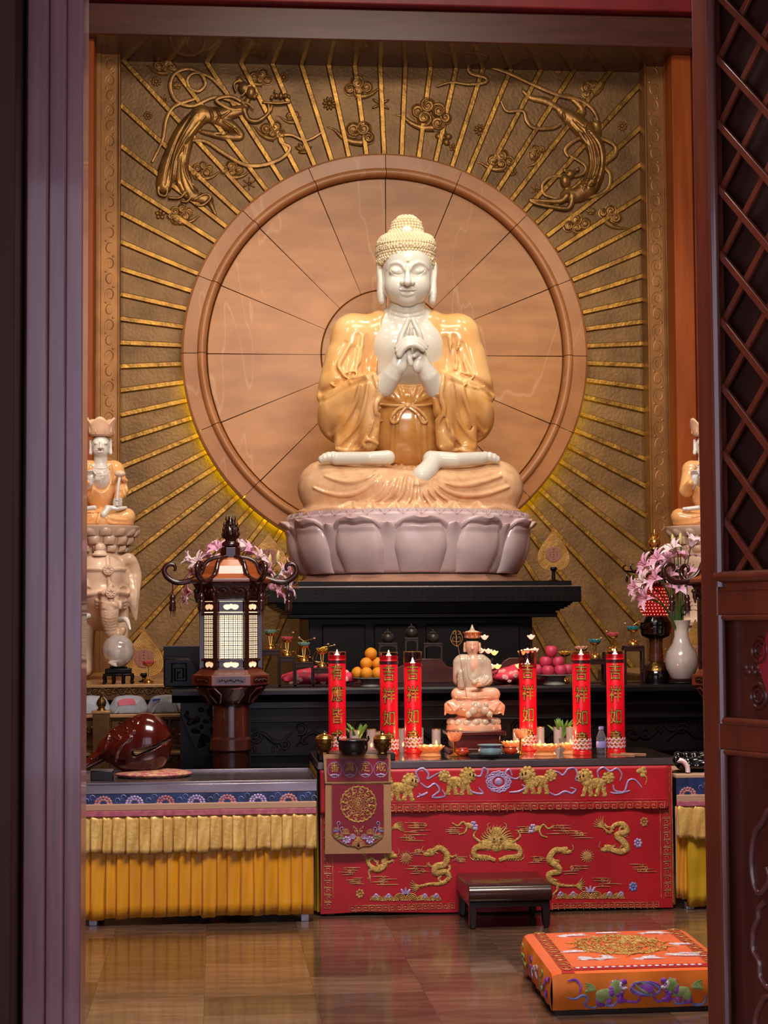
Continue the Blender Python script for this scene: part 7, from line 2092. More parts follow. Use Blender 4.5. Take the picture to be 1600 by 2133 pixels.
# ears
v.tube(catmull([H_(600, 420, -.10), H_(680, 400, -.10), H_(735, 470, -.08), H_(760, 640, -.06), H_(740, 900, -.08), H_(770, 1200, -.06)], 4), hr(60, 75, 70, 90, 80, 20), 40*gE, sq=.6)
v.tube(catmull([H_(60, 420, -.10), H_(-20, 400, -.10), H_(-80, 470, -.08), H_(-100, 640, -.06), H_(-80, 900, -.08), H_(-110, 1200, -.06)], 4), hr(60, 75, 70, 90, 80, 20), 40*gE, sq=.6)
def rdE(c, r, k=16, mode='add', lift=0):
    q = []
    for x, y in catmull(c, 4):
        p = H_(x, y, -.3)
        for _ in range(2):
            f = v.front(p[0], p[2])
            if f is None: break
            p = H_(x, y, f)
        if f is not None: q.append(p-np.array((0, lift, 0)))
    if len(q) > 1: v.tube(q, [r*gE]*len(q), k*gE, mode)
rdE([(75, 545), (200, 535), (400, 545), (520, 540), (625, 540)], 30, 6); rdE([(75, 880), (250, 855), (440, 850), (560, 845), (655, 860)], 32, 6)
rdE([(400, 370), (410, 540), (420, 700), (440, 850), (450, 950)], 26, 6)
for sg in (-1, 1):
    for k in range(3): rdE([(470, 985+10*k), (470+sg*100, 975+35*k), (470+sg*170-(40 if sg < 0 else 0), 945+45*k)], 24-3*k, 8)
    rdE([(330+sg*120-(80 if sg < 0 else 30), 700), (350+sg*170-(60 if sg < 0 else 60), 760)], 22, 20)
for x in (140, 610): rdE([(x-40, 770), (x, 750), (x+35, 780)], 12, 8); rdE([(x-30, 790), (x+25, 795)], 14, 8, 'sub')
for c in ([(700, 620), (730, 800), (720, 1000)], [(760, 640), (780, 850), (760, 1050)], [(660, 640), (680, 800), (690, 950)]): rdE(c, 16, 20)
for y in TRK: rdE([(345, y-10), (430, y+8), (515, y-10)], 9, 10, 'sub')
v.below(0); v.mesh('body', 'side_marble', el)
for x, y in ((412, 545), (447, 845)):
    p = H_(x, y, -.30); f = v.front(p[0], p[2]) or -.42; p = H_(x, y, f-.01)
    mb = MB(); mb.lathe([(0, -.008), (.036, -.008), (.038, 0), (.034, .006), (0, .004)], n=24)
    for k in range(8): a = 2*PI*k/8; mb.ell((.019*math.cos(a), .019*math.sin(a), .006), (.011, .007, .006), 8, 5, Matrix.Rotation(a, 3, 'Z'))
    o = mb.build('harness_rosette', 'side_marble', el, loc=p); o.rotation_euler = (PI/2, 0, 0)
for q0, q1, q2 in (((560, 1200), (650, 1200), (700, 1330)), ((150, 1150), (90, 1180), (60, 1310))):
    MB().tube(catmull([H_(*q0, -.33), H_(*q1, -.40), H_(*q2, -.44)], 5), hr(40, 34, 10), 10).build('tusk', 'side_skin', el)
kb = H_(305, 330, -.2)
MB().lathe([(0, 0), (.055, .0), (.058, .010), (.045, .022), (.042, .034), (.034, .038), (.040, .05), (.038, .075), (.026, .092), (0, .098)], kb-np.array((0, 0, .02)), n=24).build('head_knob', 'side_marble', el, smooth=60)
# saddle block between back and lotus
hs = eL[2]-HL-zT1
MB().lathe([(0, hs-.20), (.24, hs-.20), (.23, hs-.10), (.17, hs-.05), (.165, hs-.001), (0, hs-.001)], (eL[0]-ec[0], 0, 0), n=32).build('saddle', 'side_marble', el, smooth=40)

# ------------------------------------------------------------------ crystal ball, plaques and small lamp left
pb = P(247, 1422, 12.14)
t = thing('ball_stand', 'carved black stand under the crystal ball', 'stand', (pb[0], 12.14, zT1))
zst = P(247, 1388, 12.14)[2]-zT1
MB().lathe([(.055, zst-.012), (.060, zst-.006), (.052, zst), (.04, zst-.004)], n=24).build('ring', 'black_wood', t)
MB().bx(-.085, .085, -.07, .07, zst-.045, zst-.012).build('top', 'black_wood', t, bevel=.006)
MB().bx(-.095, .095, -.08, .08, zst-.062, zst-.045).build('apron', 'black_wood', t, bevel=.006)
for x in (-.085, -.03, .03, .085):
    for y in (-.07, .07): MB().tube([(x, y, zst-.05), (x*1.08, y*1.08, zst*.4), (x*1.02, y*1.02, .012), (x*1.12, y*1.1, .006)], [.012, .009, .009, .010], 8).build('leg', 'black_wood', t)
bc = P(246, 1356, 12.14)
ball = MB().ell((0, 0, 0), 33.5*S(12.14), 40, 28).build('crystal_ball', 'crystal', loc=bc, smooth=180)
tag(ball, 'large cloudy crystal ball on a carved black stand', 'crystal ball')
def plaque(px, tip, bot, w, Y, z0, label, stem=True):
    b = P(px, bot, Y); zb_ = b[2]-z0; H_q = P(px, tip, Y)[2]-b[2]; W_ = w*S(Y)/2
    t = thing('leaf_plaque', label, 'plaque', (b[0], Y, z0))
    out = [(0, 1), (.08, .93), (.22, .82), (.55, .66), (.88, .46), (1, .28), (.9, .12), (.55, .02), (0, 0)]
    out = catmull([(x*W_, zb_+q*H_q) for x, q in out], 4); poly = [tuple(q) for q in out]+[(-q[0], q[1]) for q in out[-2:0:-1]]
    MB().prism(poly, -.008, .008).build('leaf', 'plaque_gold', t, bevel=.003)
    mb = MB()
    for k in range(9):
        f = 1-.1*k; mb.tube([(x*f, -.009, zb_+H_q*.34+(z-zb_-H_q*.34)*f) for x, z in poly[::2]], .0018, 4, closed=True)
    mb.build('ripple', 'plaque_gold', t, stuff=True)
    o = MB().lathe([(0, 0), (W_*.47, 0), (W_*.49, .002), (W_*.47, .004), (0, .004)], n=28).build('medallion', 'plaque_disc', t, loc=(0, -.009, zb_+H_q*.36)); o.rotation_euler = (PI/2, 0, 0)
    mb = MB()
    for k in range(5): mb.ell((0, -.014, zb_+H_q*.36+(k-2)*W_*.16), (.004, .001, .004), 6, 4)
    for sx in (-1, 1):
        for k in range(3): mb.ell((sx*W_*.22, -.014, zb_+H_q*.36+(k-1)*W_*.12), (.003, .001, .003), 6, 4)
    mb.build('medallion_dots', 'ink_black', t, stuff=True)
    MB().lathe([(0, 0), (.035, 0), (.037, .008), (.014, .016), (.012, max(.02, zb_-.01)), (.03, zb_+.008), (.02, zb_+.02), (0, zb_+.02)], n=16).build('foot', 'black_wood', t, smooth=40)
plaque(1153, 1098, 1187, 68, 12.55, zp, 'gold flame shaped plaque with round medallion right of the lotus throne')
plaque(560, 1108, 1190, 72, 12.75, zp, 'dim flame shaped plaque with round medallion left of the lotus throne')
plaque(300, 1306, 1408, 80, 12.45, zT1, 'gold flame shaped plaque behind the crystal ball')
plaque(1450, 1290, 1408, 90, 12.45, zT1, 'gold flame shaped plaque behind the white vase')
p = P(309, 1421, 12.2); lotus_lamp('red gilt lotus lamp beside the crystal ball', (p[0], 12.2, zT1), 'petal_red', .105, .038, (), 1.15)

# ------------------------------------------------------------------ tall hexagonal lanterns
YT = 10.16
def lantern(px, label):
    b = P(px, 1400, YT); t = thing('lantern', label, 'lantern', (b[0], YT, 0)); sc_ = S(YT)
    z = lambda py: P(px, py, YT)[2]
    R = lambda w: w*sc_
    hexp = PI/6*0
    def ring(prof, name, m, n=6, par=t, ph=0.0, **k): return MB().lathe([(R(r), z(py)) for r, py in prof], n=n, phase=ph).build(name, m, par, **k)
    ring([(0, 1900), (52, 1900), (52, 1880), (44, 1870), (40, 1850), (38.5, 1640), (38.5, 1562)], 'base', 'wood_lantern_column', 32, smooth=50)
    ring([(38.5, 1640), (38.5, 1566), (43, 1561), (43, 1539), (38, 1534), (37.5, 1470), (44, 1466)], 'column', 'wood_lantern_column', 32, smooth=40)
    bo = ring([(38, 1468), (46, 1464), (54, 1452), (66, 1438), (72, 1430), (0, 1430)], 'bowl', 'wood_lantern', 32, smooth=50)
    for k in range(8):
        a = 2*PI*k/8+.2
        MB().tube([(R(r)*math.cos(a+q), R(r)*math.sin(a+q), z(py)) for r, py, q in ((46, 1462, -.1), (58, 1446, -.24), (70, 1433, -.15), (71, 1431, .1), (60, 1444, .24), (47, 1462, .1))], .006, 6).build('bowl_petal', 'wood_lantern_mid', bo)
    # hexagonal drum with cartouches; a flat face looks at the viewer
    H6 = [PI/2*3+PI/3*k for k in range(6)]    # face normals
    ring([(0, 1430), (72, 1430), (80, 1426), (80, 1405), (76, 1404), (0, 1404)], 'drum', 'wood_lantern_mid', 6, smooth=0, ph=PI/3*0, bevel=.003)
    def face(k, r): a = H6[k]; ap = R(r)*math.cos(PI/6); return np.array((math.cos(a), math.sin(a), 0)), np.array((-math.sin(a), math.cos(a), 0)), ap
    def cart(k, r, py, w, h, m, name, kind='oval', d_=.004, par=t):
        nrm, tg, ap = face(k, r); zc = z(py); pts = []
        if kind == 'oval': pts = [(w*max(-1, min(1, 1.25*math.cos(a))), h*max(-1, min(1, 1.25*math.sin(a)))) for a in np.linspace(0, 2*PI, 25)[:-1]]
        else: pts = [(w*x, h*y) for x, y in catmull([(0, 1), (.25, .75), (.6, .8), (1, .45), (1, -.3), (.65, -.85), (.3, -.75), (0, -.45), (-.3, -.75), (-.65, -.85), (-1, -.3), (-1, .45), (-.6, .8), (-.25, .75)], 3, True)]
        n = len(pts); vs = [nrm*(ap+q)+tg*(x*sc_)+np.array((0, 0, zc+y*sc_)) for q in (d_, -.004) for x, y in pts]
        return MB().put(vs, [tuple(range(n)), tuple(range(2*n-1, n-1, -1))]+[(i, i+n, (i+1) % n+n, (i+1) % n) for i in range(n)]).build(name, m, par, smooth=0, fixn=True)
    for k in range(6):
        cart(k, 80, 1415.5, 30, 7, 'wood_lantern', 'cartouche', d_=.001)
        mb = MB(); nrm, tg, ap = face(k, 80)
        for j in range(9): mb.ell(nrm*(ap+.002)+tg*((j-4)*5.5*sc_)+np.array((0, 0, z(1415.5)+.004*math.sin(j*2.2))), (.008, .008, .006), 7, 5)
        mb.build('cartouche_carving', 'wood_lantern', t, stuff=True)
    ring([(76, 1405), (70, 1400), (66, 1396), (63, 1392), (0, 1392)], 'plinth_moulding', 'wood_lantern_mid', 6, smooth=0, bevel=.002)
    # light box: inner glowing paper, posts, rails, pierced strips, lattices
    ring([(54.5, 1393), (54.5, 1248)], 'paper', 'paper_light', 6, smooth=0)
    for k in range(6):
        a = H6[k]+PI/6
        MB().bx(-.013, .013, -.013, .013, z(1393), z(1246)).build('post', 'wood_lantern', t, bevel=.002, loc=(R(60)*math.cos(a), R(60)*math.sin(a), 0)).rotation_euler = (0, 0, a)
        nrm, tg, ap = face(k, 59)
        def bar(p0, p1, w_, name, m='wood_lantern', par=t, dd=.008):
            pass
        rot = Matrix.Rotation(H6[k]+PI/2, 3, 'Z')
        for py in (1392, 1374, 1279, 1250):
            MB().box(nrm*ap+np.array((0, 0, z(py))), (R(58), .022, R(5)), rot).build('rail', 'wood_lantern', t, bevel=.002)
        for py, kk in ((1383.5, 0), (1264, 1)):
            # pierced strip: a solid board with a bright cloud shaped opening
            MB().box(nrm*(ap-.004)+np.array((0, 0, z(py))), (R(56), .008, R(21)), rot).build('strip', 'wood_lantern', t)
            cart(k, 59, py+(.5 if kk else 0), 15, 6.5, 'paper_dim', 'cloud_opening', 'cloud', .0012)
        mb = MB(); nx, nz = 5, 10; w_, h_ = R(45), z(1281)-z(1371); zc = (z(1281)+z(1371))/2; yy = ap-.002
        def pt(u, q): return nrm*yy+tg*(u*w_)+np.array((0, 0, zc+q*h_))
        for i in range(2*nx+1): mb.tube([pt(i/(2*nx)-.5, -.5), pt(i/(2*nx)-.5, .5)], .0013 if i % 2 else .0018, 4)
        for i in range(2*nz+1): mb.tube([pt(-.5, i/(2*nz)-.5), pt(.5, i/(2*nz)-.5)], .0013 if i % 2 else .0018, 4)
        for i in range(nx+1):
            for j in range(nz+1):
                u, q = i/nx-.5, j/nz-.5; d1, d2 = .22/nx, .22/nz
                mb.tube([pt(max(-.5, u-d1), q), pt(u, min(.5, q+d2)), pt(min(.5, u+d1), q), pt(u, max(-.5, q-d2))], .0016, 4, closed=True)
        mb.build('lattice', 'wood_lantern', t, smooth=0)
    ring([(60, 1249), (64, 1244), (74, 1224), (79, 1215), (0, 1215)], 'cornice', 'wood_lantern', 6, smooth=0)
    for k in range(6):
        nrm, tg, ap = face(k, 69); mb = MB()
        for sg in (-1, 1):
            c_ = nrm*(ap+.004)+tg*(sg*18*sc_)+np.array((0, 0, z(1231)))
            mb.tube([c_+tg*(16*sc_*(1-.75*q)*math.cos(8*q*sg))+np.array((0, 0, 11*sc_*(1-.75*q)*math.sin(8*q)))+nrm*.012*math.sin(q*2) for q in np.linspace(0, 1, 18)], [.006, .005, .003], 6)
            mb.ell(c_+tg*(sg*22*sc_), (.012, .012, .012), 8, 6)
        mb.build('cornice_carving', 'wood_lantern', t, stuff=True)
    # roof
    ring([(0, 1214), (82, 1214), (84, 1209), (80, 1204), (58, 1197), (52, 1180), (38, 1167), (20, 1162), (0, 1162)], 'roof', 'roof_panel', 6, smooth=0, bevel=.003)
    ring([(79, 1216), (86, 1213), (86, 1207), (79, 1205)], 'eave', 'wood_lantern_mid', 6, smooth=0, bevel=.002)
    for k in range(6):
        a = H6[k]+PI/6; d_ = np.array((math.cos(a), math.sin(a), 0))
        q = catmull([(16, 1160), (36, 1163), (52, 1172), (60, 1190), (72, 1203), (92, 1211), (114, 1212), (132, 1200), (137, 1186), (130, 1176), (118, 1176), (114, 1184), (118, 1189)], 5)
        MB().tube([d_*R(r)+np.array((0, 0, z(py))) for r, py in q], [.010, .012, .014, .016, .017, .014, .010, .006], 8).build('roof_horn', 'wood_lantern', t, smooth=60)
        # tassel
        e_ = d_*R(120); mb = MB()
        mb.tube([e_+np.array((0, 0, z(1211))), e_+np.array((0, 0, z(1240)))], .003, 5); ts = mb.build('tassel_cord', 'wood_lantern', t)
        MB().lathe([(0, z(1236)), (.012, z(1238)), (.018, z(1246)), (.012, z(1250)), (.020, z(1254)), (.016, z(1260)), (.021, z(1264)), (.018, z(1272)), (0, z(1273))], e_, n=12).build('tassel_bead', 'wood_lantern', ts, smooth=60)
        for j in range(5):
            aa = 2*PI*j/5; MB().tube([e_+np.array((.011*math.cos(aa), .011*math.sin(aa), z(1271))), e_+np.array((.014*math.cos(aa), .014*math.sin(aa), z(1285)))], [.003, .001], 5).build('tassel_thread', 'wood_lantern', ts)
        MB().lathe([(.010, z(1214)), (.013, z(1220)), (.009, z(1226)), (.015, z(1232)), (.015, z(1244)), (.008, z(1250)), (.004, z(1256)), (0, z(1256))], d_*R(70), n=12).build('hanging_drop', 'wood_lantern', t, smooth=60)
    ring([(20, 1162), (20, 1141), (17, 1139), (0, 1139)], 'roof_cap', 'wood_lantern', 6, smooth=0, bevel=.002)
    ring([(0, 1140), (18, 1138), (19, 1132), (12, 1126), (0, 1126)], 'finial_seat', 'wood_lantern', 24, smooth=60)
    mb = MB(); fz = z(1128); fh = z(1074)-fz
    mb.lathe([(R(9), 0), (R(15), fh*.25), (R(14), fh*.42), (R(10), fh*.62), (R(4.5), fh*.85), (R(1.2), fh)], (0, 0, fz), n=20, wob=lambda a, q: 1+.10*math.cos(10*a)); fo = mb.build('finial', 'wood_lantern', t, smooth=50)
    for k in range(8):
        for j in range(4):
            a = 2*PI*k/8+.4*j; r0 = (15, 14.5, 11.5, 7.5)[j]; zz_ = fz+fh*(.12+.2*j)
            MB().tube([(R(r0*.9)*math.cos(a), R(r0*.9)*math.sin(a), zz_), (R(r0+3)*math.cos(a), R(r0+3)*math.sin(a), zz_+.02), (R(r0+2)*math.cos(a), R(r0+2)*math.sin(a), zz_+.04)], [.006, .005, .001], 5).build('flame_leaf', 'wood_lantern', fo)
    return t
lantern(481, 'tall hexagonal wooden lantern with lit lattice panels and curled roof horns behind the steel table')
lantern(1518, 'tall hexagonal wooden lantern mostly hidden by the right door leaf, curled horns showing')

# ------------------------------------------------------------------ lilies
def lily_mesh(seed, openness):
    rr = random.Random(seed); parts = []
    mb = MB()
    for k in range(6):
        a = 2*PI*k/6; L = .075*rr.uniform(.9, 1.1); cur = openness*rr.uniform(.8, 1.2); wd = .021 if k % 2 else .016
        def fn(u, v_):
            uu = 2*u-1; w_ = wd*math.sin(PI*min(.98, .08+v_*.92))**.8
            r = .006+L*(.25*v_+.75*v_*v_*cur); z = L*(1.15*v_-.75*cur*v_**2.4)
            return ((r)*math.cos(a)-uu*w_*math.sin(a), r*math.sin(a)+uu*w_*math.cos(a), z-.006*(1-uu*uu)*v_)
        mb.grid(fn, 6, 9)
    return mb
lily_me = [lily_mesh(s, o).mesh('lily', 180) for s, o in ((1, 1.0), (2, .8), (3, .45))]
def bouquet(loc, heads, label, vase_top, buds=(), leaves=6, seed=1):
    t = thing('lily_bouquet', label, 'flowers', loc); rr = random.Random(seed); n_ = np.array(loc)
    for i, (p, kind, m, sc_) in enumerate(heads):
        p = np.array(p)-n_
        d_ = Vector((p[0]*2.2+rr.uniform(-.05, .05), -.10+rr.uniform(-.05, .05), max(.02, p[2]-vase_top)*.6+rr.uniform(-.06, .06))).normalized()
        o = add('lily', lily_me[kind], None, t, p)
        if not lily_me[kind].materials: lily_me[kind].materials.append(None)
        o.material_slots[0].link = 'OBJECT'; o.material_slots[0].material = M(m)
        o.rotation_euler = d_.to_track_quat('Z', 'Y').to_euler(); o.scale = (sc_,)*3
        md = o.modifiers.new('solid', 'SOLIDIFY'); md.thickness = .0016
        if kind < 2:
            mb = MB()
            for k in range(5): a = 2*PI*k/5; mb.tube([(0, 0, .01), (.01*math.cos(a), .01*math.sin(a), .05), (.02*math.cos(a), .02*math.sin(a), .066)], .0012, 4); mb.ell((.02*math.cos(a), .02*math.sin(a), .067), (.005, .003, .003), 6, 4)
            mb.build('stamens', 'stamen', o)
        q = catmull([(p[0]*.12, p[1]*.12, vase_top-.06), (p[0]*.45, p[1]*.45, vase_top+(p[2]-vase_top)*.55), tuple(p-np.array(d_)*.02), tuple(p)], 5)
        MB().tube(q, [.004, .0035, .003], 6).build('stem', 'leaf_dark', t)
    for p in buds:
        p = np.array(p)-n_; d_ = Vector((p[0]*.5, 0, 1)).normalized()
        MB().lathe([(0, 0), (.010, .012), (.013, .035), (.009, .062), (0, .078)], n=10).build('bud', 'lily_bud', t, loc=p).rotation_euler = d_.to_track_quat('Z', 'Y').to_euler()
        MB().tube(catmull([(p[0]*.12, 0, vase_top-.05), (p[0]*.6, p[1]*.5, (p[2]+vase_top)/2), tuple(p)], 5), .003, 6).build('stem', 'leaf_dark', t)
    for k in range(leaves):
        a = rr.uniform(-2.6, -.5); L = rr.uniform(.10, .2); base = np.array((0, 0, vase_top+rr.uniform(0, .06)))
        mb = MB(); mb.grid(lambda u, v_: (base[0]+L*v_*math.cos(a)*.7-(2*u-1)*.016*math.sin(PI*v_)*math.sin(a), base[1]+L*.5*v_*math.sin(a)+(2*u-1)*.016*math.sin(PI*v_)*math.cos(a), base[2]+L*(.9*v_-.7*v_*v_)), 4, 8)
        mb.build('leaf', 'leaf_dark', t, 180, solid=.0014)
def vase(px, Y, label, z0):
    b = P(px, 1430, Y); t = thing('vase', label, 'vase', (b[0], Y, z0+.022)); k = S(Y)
    MB().lathe([(0, 0), (20*k, 0), (24*k, 4*k), (33*k, 24*k), (35.5*k, 42*k), (31*k, 60*k), (20*k, 76*k), (15*k, 92*k), (15*k, 108*k), (19*k, 122*k), (20.5*k, 126*k), (18*k, 126*k), (13*k, 108*k), (13*k, 92*k), (0, 88*k)], n=40).build('body', 'vase_white', t, smooth=60)
    s_ = thing('vase_stand', 'low dark stand under the '+('white porcelain vase' if px > 800 else 'vase behind the lantern'), 'stand', (b[0], Y, z0))
    MB().lathe([(0, 0), (24*k, 0), (30*k, .006), (28*k, .014), (30*k, .018), (24*k, .0215), (0, .0215)], n=24).build('body', 'stand_wood', s_)
    for q in range(4): a = PI/4+PI/2*q; MB().ell((27*k*math.cos(a), 27*k*math.sin(a), .008), (.012, .012, .008), 8, 5).build('foot', 'stand_wood', s_)
    return (b[0], Y, z0+.022), 126*k
YV = 10.80
lv, vt = vase(1421, YV, 'white porcelain vase holding pink lilies beside the right door leaf', zA)
hd = [(1350, 1180, 0, 'lily_pink', 1.15), (1375, 1168, 0, 'lily_pink', 1.1), (1408, 1150, 1, 'lily_white', 1.2), (1428, 1165, 0, 'lily_pink', 1.1), (1345, 1215, 0, 'lily_white', 1.1), (1372, 1210, 0, 'lily_pink', 1.2), (1400, 1205, 0, 'lily_pink', 1.1), (1434, 1200, 1, 'lily_pink', 1.1), (1352, 1248, 0, 'lily_pink', 1.15), (1336, 1238, 1, 'lily_white', 1.0), (1385, 1190, 1, 'lily_pink', 1.0), (1440, 1140, 2, 'lily_white', 1.2), (1414, 1225, 0, 'lily_pink', 1.0), (1360, 1190, 1, 'lily_white', 1.0), (1330, 1225, 1, 'lily_pink', 1.0), (1395, 1170, 1, 'lily_pink', 1.1)]
bouquet(lv, [(P(x, y, YV-.03-.06*(i % 3)), k, m, s_) for i, (x, y, k, m, s_) in enumerate(hd)], 'bunch of pink and white lilies in the white vase at the right', vt, [P(1402, 1138, YV), P(1418, 1135, YV)], 7, 3)
lv, vt = vase(478, YV+.04, 'porcelain vase of lilies behind the left lantern', zA)
hd = [(440, 1160, 0, 'lily_pink', 1.25), (458, 1150, 1, 'lily_pink', 1.1), (420, 1175, 1, 'lily_white', 1.1), (408, 1195, 0, 'lily_pink', 1.0), (515, 1155, 0, 'lily_pink', 1.2), (535, 1165, 1, 'lily_white', 1.0), (555, 1190, 0, 'lily_pink', 1.1), (580, 1200, 0, 'lily_white', 1.1), (592, 1190, 1, 'lily_pink', 1.0), (575, 1235, 0, 'lily_pink', 1.3), (598, 1225, 0, 'lily_white', 1.0), (400, 1235, 0, 'lily_pink', 1.0), (392, 1248, 1, 'lily_white', .9), (560, 1225, 1, 'lily_pink', 1.1), (445, 1180, 0, 'lily_white', 1.0), (498, 1150, 2, 'lily_white', 1.1), (402, 1170, 2, 'lily_white', 1.0)]
bouquet(lv, [(P(x, y, YV+.02-.05*(i % 3)), k, m, s_) for i, (x, y, k, m, s_) in enumerate(hd)], 'bunch of pink lilies spreading behind the left lantern roof', vt, [P(577, 1172, YV), P(560, 1180, YV)], 6, 8)

# ------------------------------------------------------------------ black turned lamp with beaded red shade
def bead_lamp(px, Y, label):
    b = P(px, 1425, Y); t = thing('bead_lamp', label, 'lamp', (b[0], Y, zA)); k = S(Y); z = lambda py: P(px, py, Y)[2]-zA
    MB().lathe([(0, 0), (30*k, 0), (32*k, z(1416)), (31*k, z(1402)), (28*k, z(1396)), (0, z(1396))], n=32).build('base', 'lamp_black', t, smooth=40)
    MB().lathe([(30*k, z(1397)), (29*k, z(1392)), (18*k, z(1380)), (15*k, z(1377)), (0, z(1377))], n=32).build('collar', 'brass_antique', t, smooth=50)
    MB().lathe([(15*k, z(1378)), (16*k, z(1374)), (14.5*k, z(1370)), (16*k, z(1366)), (14*k, z(1362)), (15*k, z(1359)), (13*k, z(1345)), (15*k, z(1331)), (0, z(1331))], n=28).build('neck', 'lamp_brown', t, smooth=50)
    MB().lathe([(15*k, z(1331)), (30*k, z(1324)), (32*k, z(1318)), (31*k, z(1314)), (33.5*k, z(1308)), (33.5*k, z(1303)), (32*k, z(1300)), (33*k, z(1296)), (28*k, z(1290)), (24*k, z(1283)), (0, z(1283))], n=36).build('rings', 'lamp_black', t, smooth=50)
    prof = [(24, 1283), (30, 1275), (33, 1262), (31, 1246), (24, 1232), (17, 1222)]
    sh_ = MB().lathe([(r*k, z(y)) for r, y in prof], n=28).build('shade', 'beads_red', t, smooth=180)
    mb = MB()
    for j in range(9):
        y = 1280-j*6.6; r = np.interp(-y, [-q[1] for q in prof], [q[0] for q in prof]); n = int(r*.9)
        for i in range(n):
            a = 2*PI*(i+.5*(j % 2))/n; mb.ell((r*k*math.cos(a), r*k*math.sin(a), z(y)), 1.4*k, 5, 4)
    mb.build('beads', 'bead_lit', sh_, stuff=True)
    MB().lathe([(17*k, z(1222)), (34*k, z(1214)), (36*k, z(1209)), (20*k, z(1203)), (14*k, z(1190)), (0, z(1190))], n=6).build('eave', 'lamp_black', t, smooth=0)
    for q in range(6):
        a = PI/6+PI/3*q; d_ = np.array((math.cos(a), math.sin(a), 0))
        h_ = MB().tube([d_*(r*k)+np.array((0, 0, z(y))) for r, y in catmull([(16, 1192), (34, 1192), (52, 1190), (66, 1188), (70, 1180), (64, 1176)], 4)], [.007, .006, .004], 6).build('hook', 'lamp_black', t)
        MB().lathe([(0, z(1194)), (.006, z(1196)), (.004, z(1200)), (.010, z(1204)), (.007, z(1210)), (0, z(1214))], d_*(62*k), n=10).build('drop', 'lamp_black', h_, smooth=60)
    MB().lathe([(22*k, z(1192)), (23*k, z(1176)), (18*k, z(1160)), (10*k, z(1148)), (0, z(1147))], n=28).build('dome', 'lamp_black', t, smooth=60)
    MB().lathe([(6*k, z(1148)), (10*k, z(1143)), (8*k, z(1140)), (13*k, z(1133)), (12*k, z(1126)), (6*k, z(1119)), (3*k, z(1112)), (0, z(1102))], n=20).build('finial', 'brass_bright', t, smooth=60)
    mb = MB()
    for j in range(10): a = 2*PI*j/10; mb.tube([(9*k*math.cos(a), 9*k*math.sin(a), z(1124)), (13*k*math.cos(a), 13*k*math.sin(a), z(1117)), (9*k*math.cos(a), 9*k*math.sin(a), z(1110))], .0022, 5)
    mb.build('finial_flames', 'brass_bright', t, stuff=True)
bead_lamp(1368, 10.93, 'black turned lamp with glowing red beaded shade behind the pink lilies')

# ------------------------------------------------------------------ wooden fish drum on its cushion
YF = 9.62
pf_ = P(300, 1612, YF); zc_ = zL-.012
cu_ = thing('drum_cushion', 'pink and gold brocade cushion under the wooden fish drum', 'cushion', (P(318, 1610, YF)[0], YF+.1, zc_))
cz_ = .034
v = Vox((-.22, -.20, -.005), (.22, .20, .06), .006); v.ell((0, 0, .018), (.205, .17, .022), 0); v.ell((0, 0, .008), (.19, .16, .02), .01); v.below(0); v.mesh('cover', 'brocade_mix', cu_)
zfd = zc_+cz_
fd0 = np.array((P(300, 1600, YF+.1)[0], YF+.1, zfd))
fish = thing('wooden_fish', 'glossy red-brown wooden fish drum with carved handle on the steel table', 'drum', fd0)
sF = S(YF+.1)
def Fi(x, y, dy=0): return P(160+x/6.154, 1420+y/6.154, YF+.1+dy)-fd0
gf = sF/6.154
def fr_(*r): return tuple(q*gf for q in r)
v = Vox((-.36, -.19, -.02), (.17, .19, .345), .0042)
v.ell(Fi(880, 790), fr_(335, 300, 385), 0); v.ell(Fi(720, 850), fr_(330, 270, 310), 60*gf)
v.tube(catmull([Fi(640, 850), Fi(450, 850), Fi(330, 930), Fi(200, 1020), Fi(80, 1095)], 4), fr_(270, 170, 95, 70, 50), 60*gf)
v.tube([Fi(760, 900), Fi(1000, 820), Fi(1200, 720)], fr_(48, 26, 14), 4*gf, 'sub', sq=40)
v.ell(Fi(880, 860), fr_(220, 180, 200), 6*gf, 'sub')
def rdF(c, r, k=12, mode='add'):
    q = []
    for x, y in catmull(c, 4):
        p = Fi(x, y); f = v.front(p[0], p[2])
        if f is not None: q.append((p[0], f, p[2]))
    if len(q) > 1: v.tube(q, [r*gf]*len(q), k*gf, mode)
rdF([(735, 625), (640, 700), (540, 790), (470, 900), (400, 1010)], 26); rdF([(700, 700), (600, 780), (530, 880), (500, 1000)], 24); rdF([(700, 610), (580, 700), (480, 800), (400, 950)], 20); rdF([(700, 470), (560, 520), (450, 610), (400, 720), (350, 880)], 18)
for cx_, cy_ in ((750, 500), (630, 595), (525, 690), (640, 480), (470, 600), (420, 700)): rdF([(cx_+45*(1-.75*q)*math.cos(8*q), cy_+45*(1-.75*q)*math.sin(8*q)) for q in np.linspace(0, 1, 12)], 11, 6)
for k in range(24):
    x, y = catmull([(445, 690), (410, 800), (380, 900), (300, 960), (160, 1045), (90, 1090)], 5)[k]; p = Fi(x-20, y-20); f = v.front(p[0], p[2])
    if f is not None: v.ell((p[0], f, p[2]), fr_(16, 20, 24), 8*gf)
v.below(0); v.mesh('body', 'fish_wood', fish)
bb = P(213, 1619, YF-.06)
t = thing('black_box', 'small black box in front of the wooden fish handle', 'box', (bb[0], YF-.06, zc_))
MB().bx(-.058, .058, -.04, .04, 0, .05).build('base', 'tray_black', t, bevel=.005)
MB().bx(-.060, .060, -.042, .042, .05, .056).build('lid', 'table_edge', t, bevel=.003)
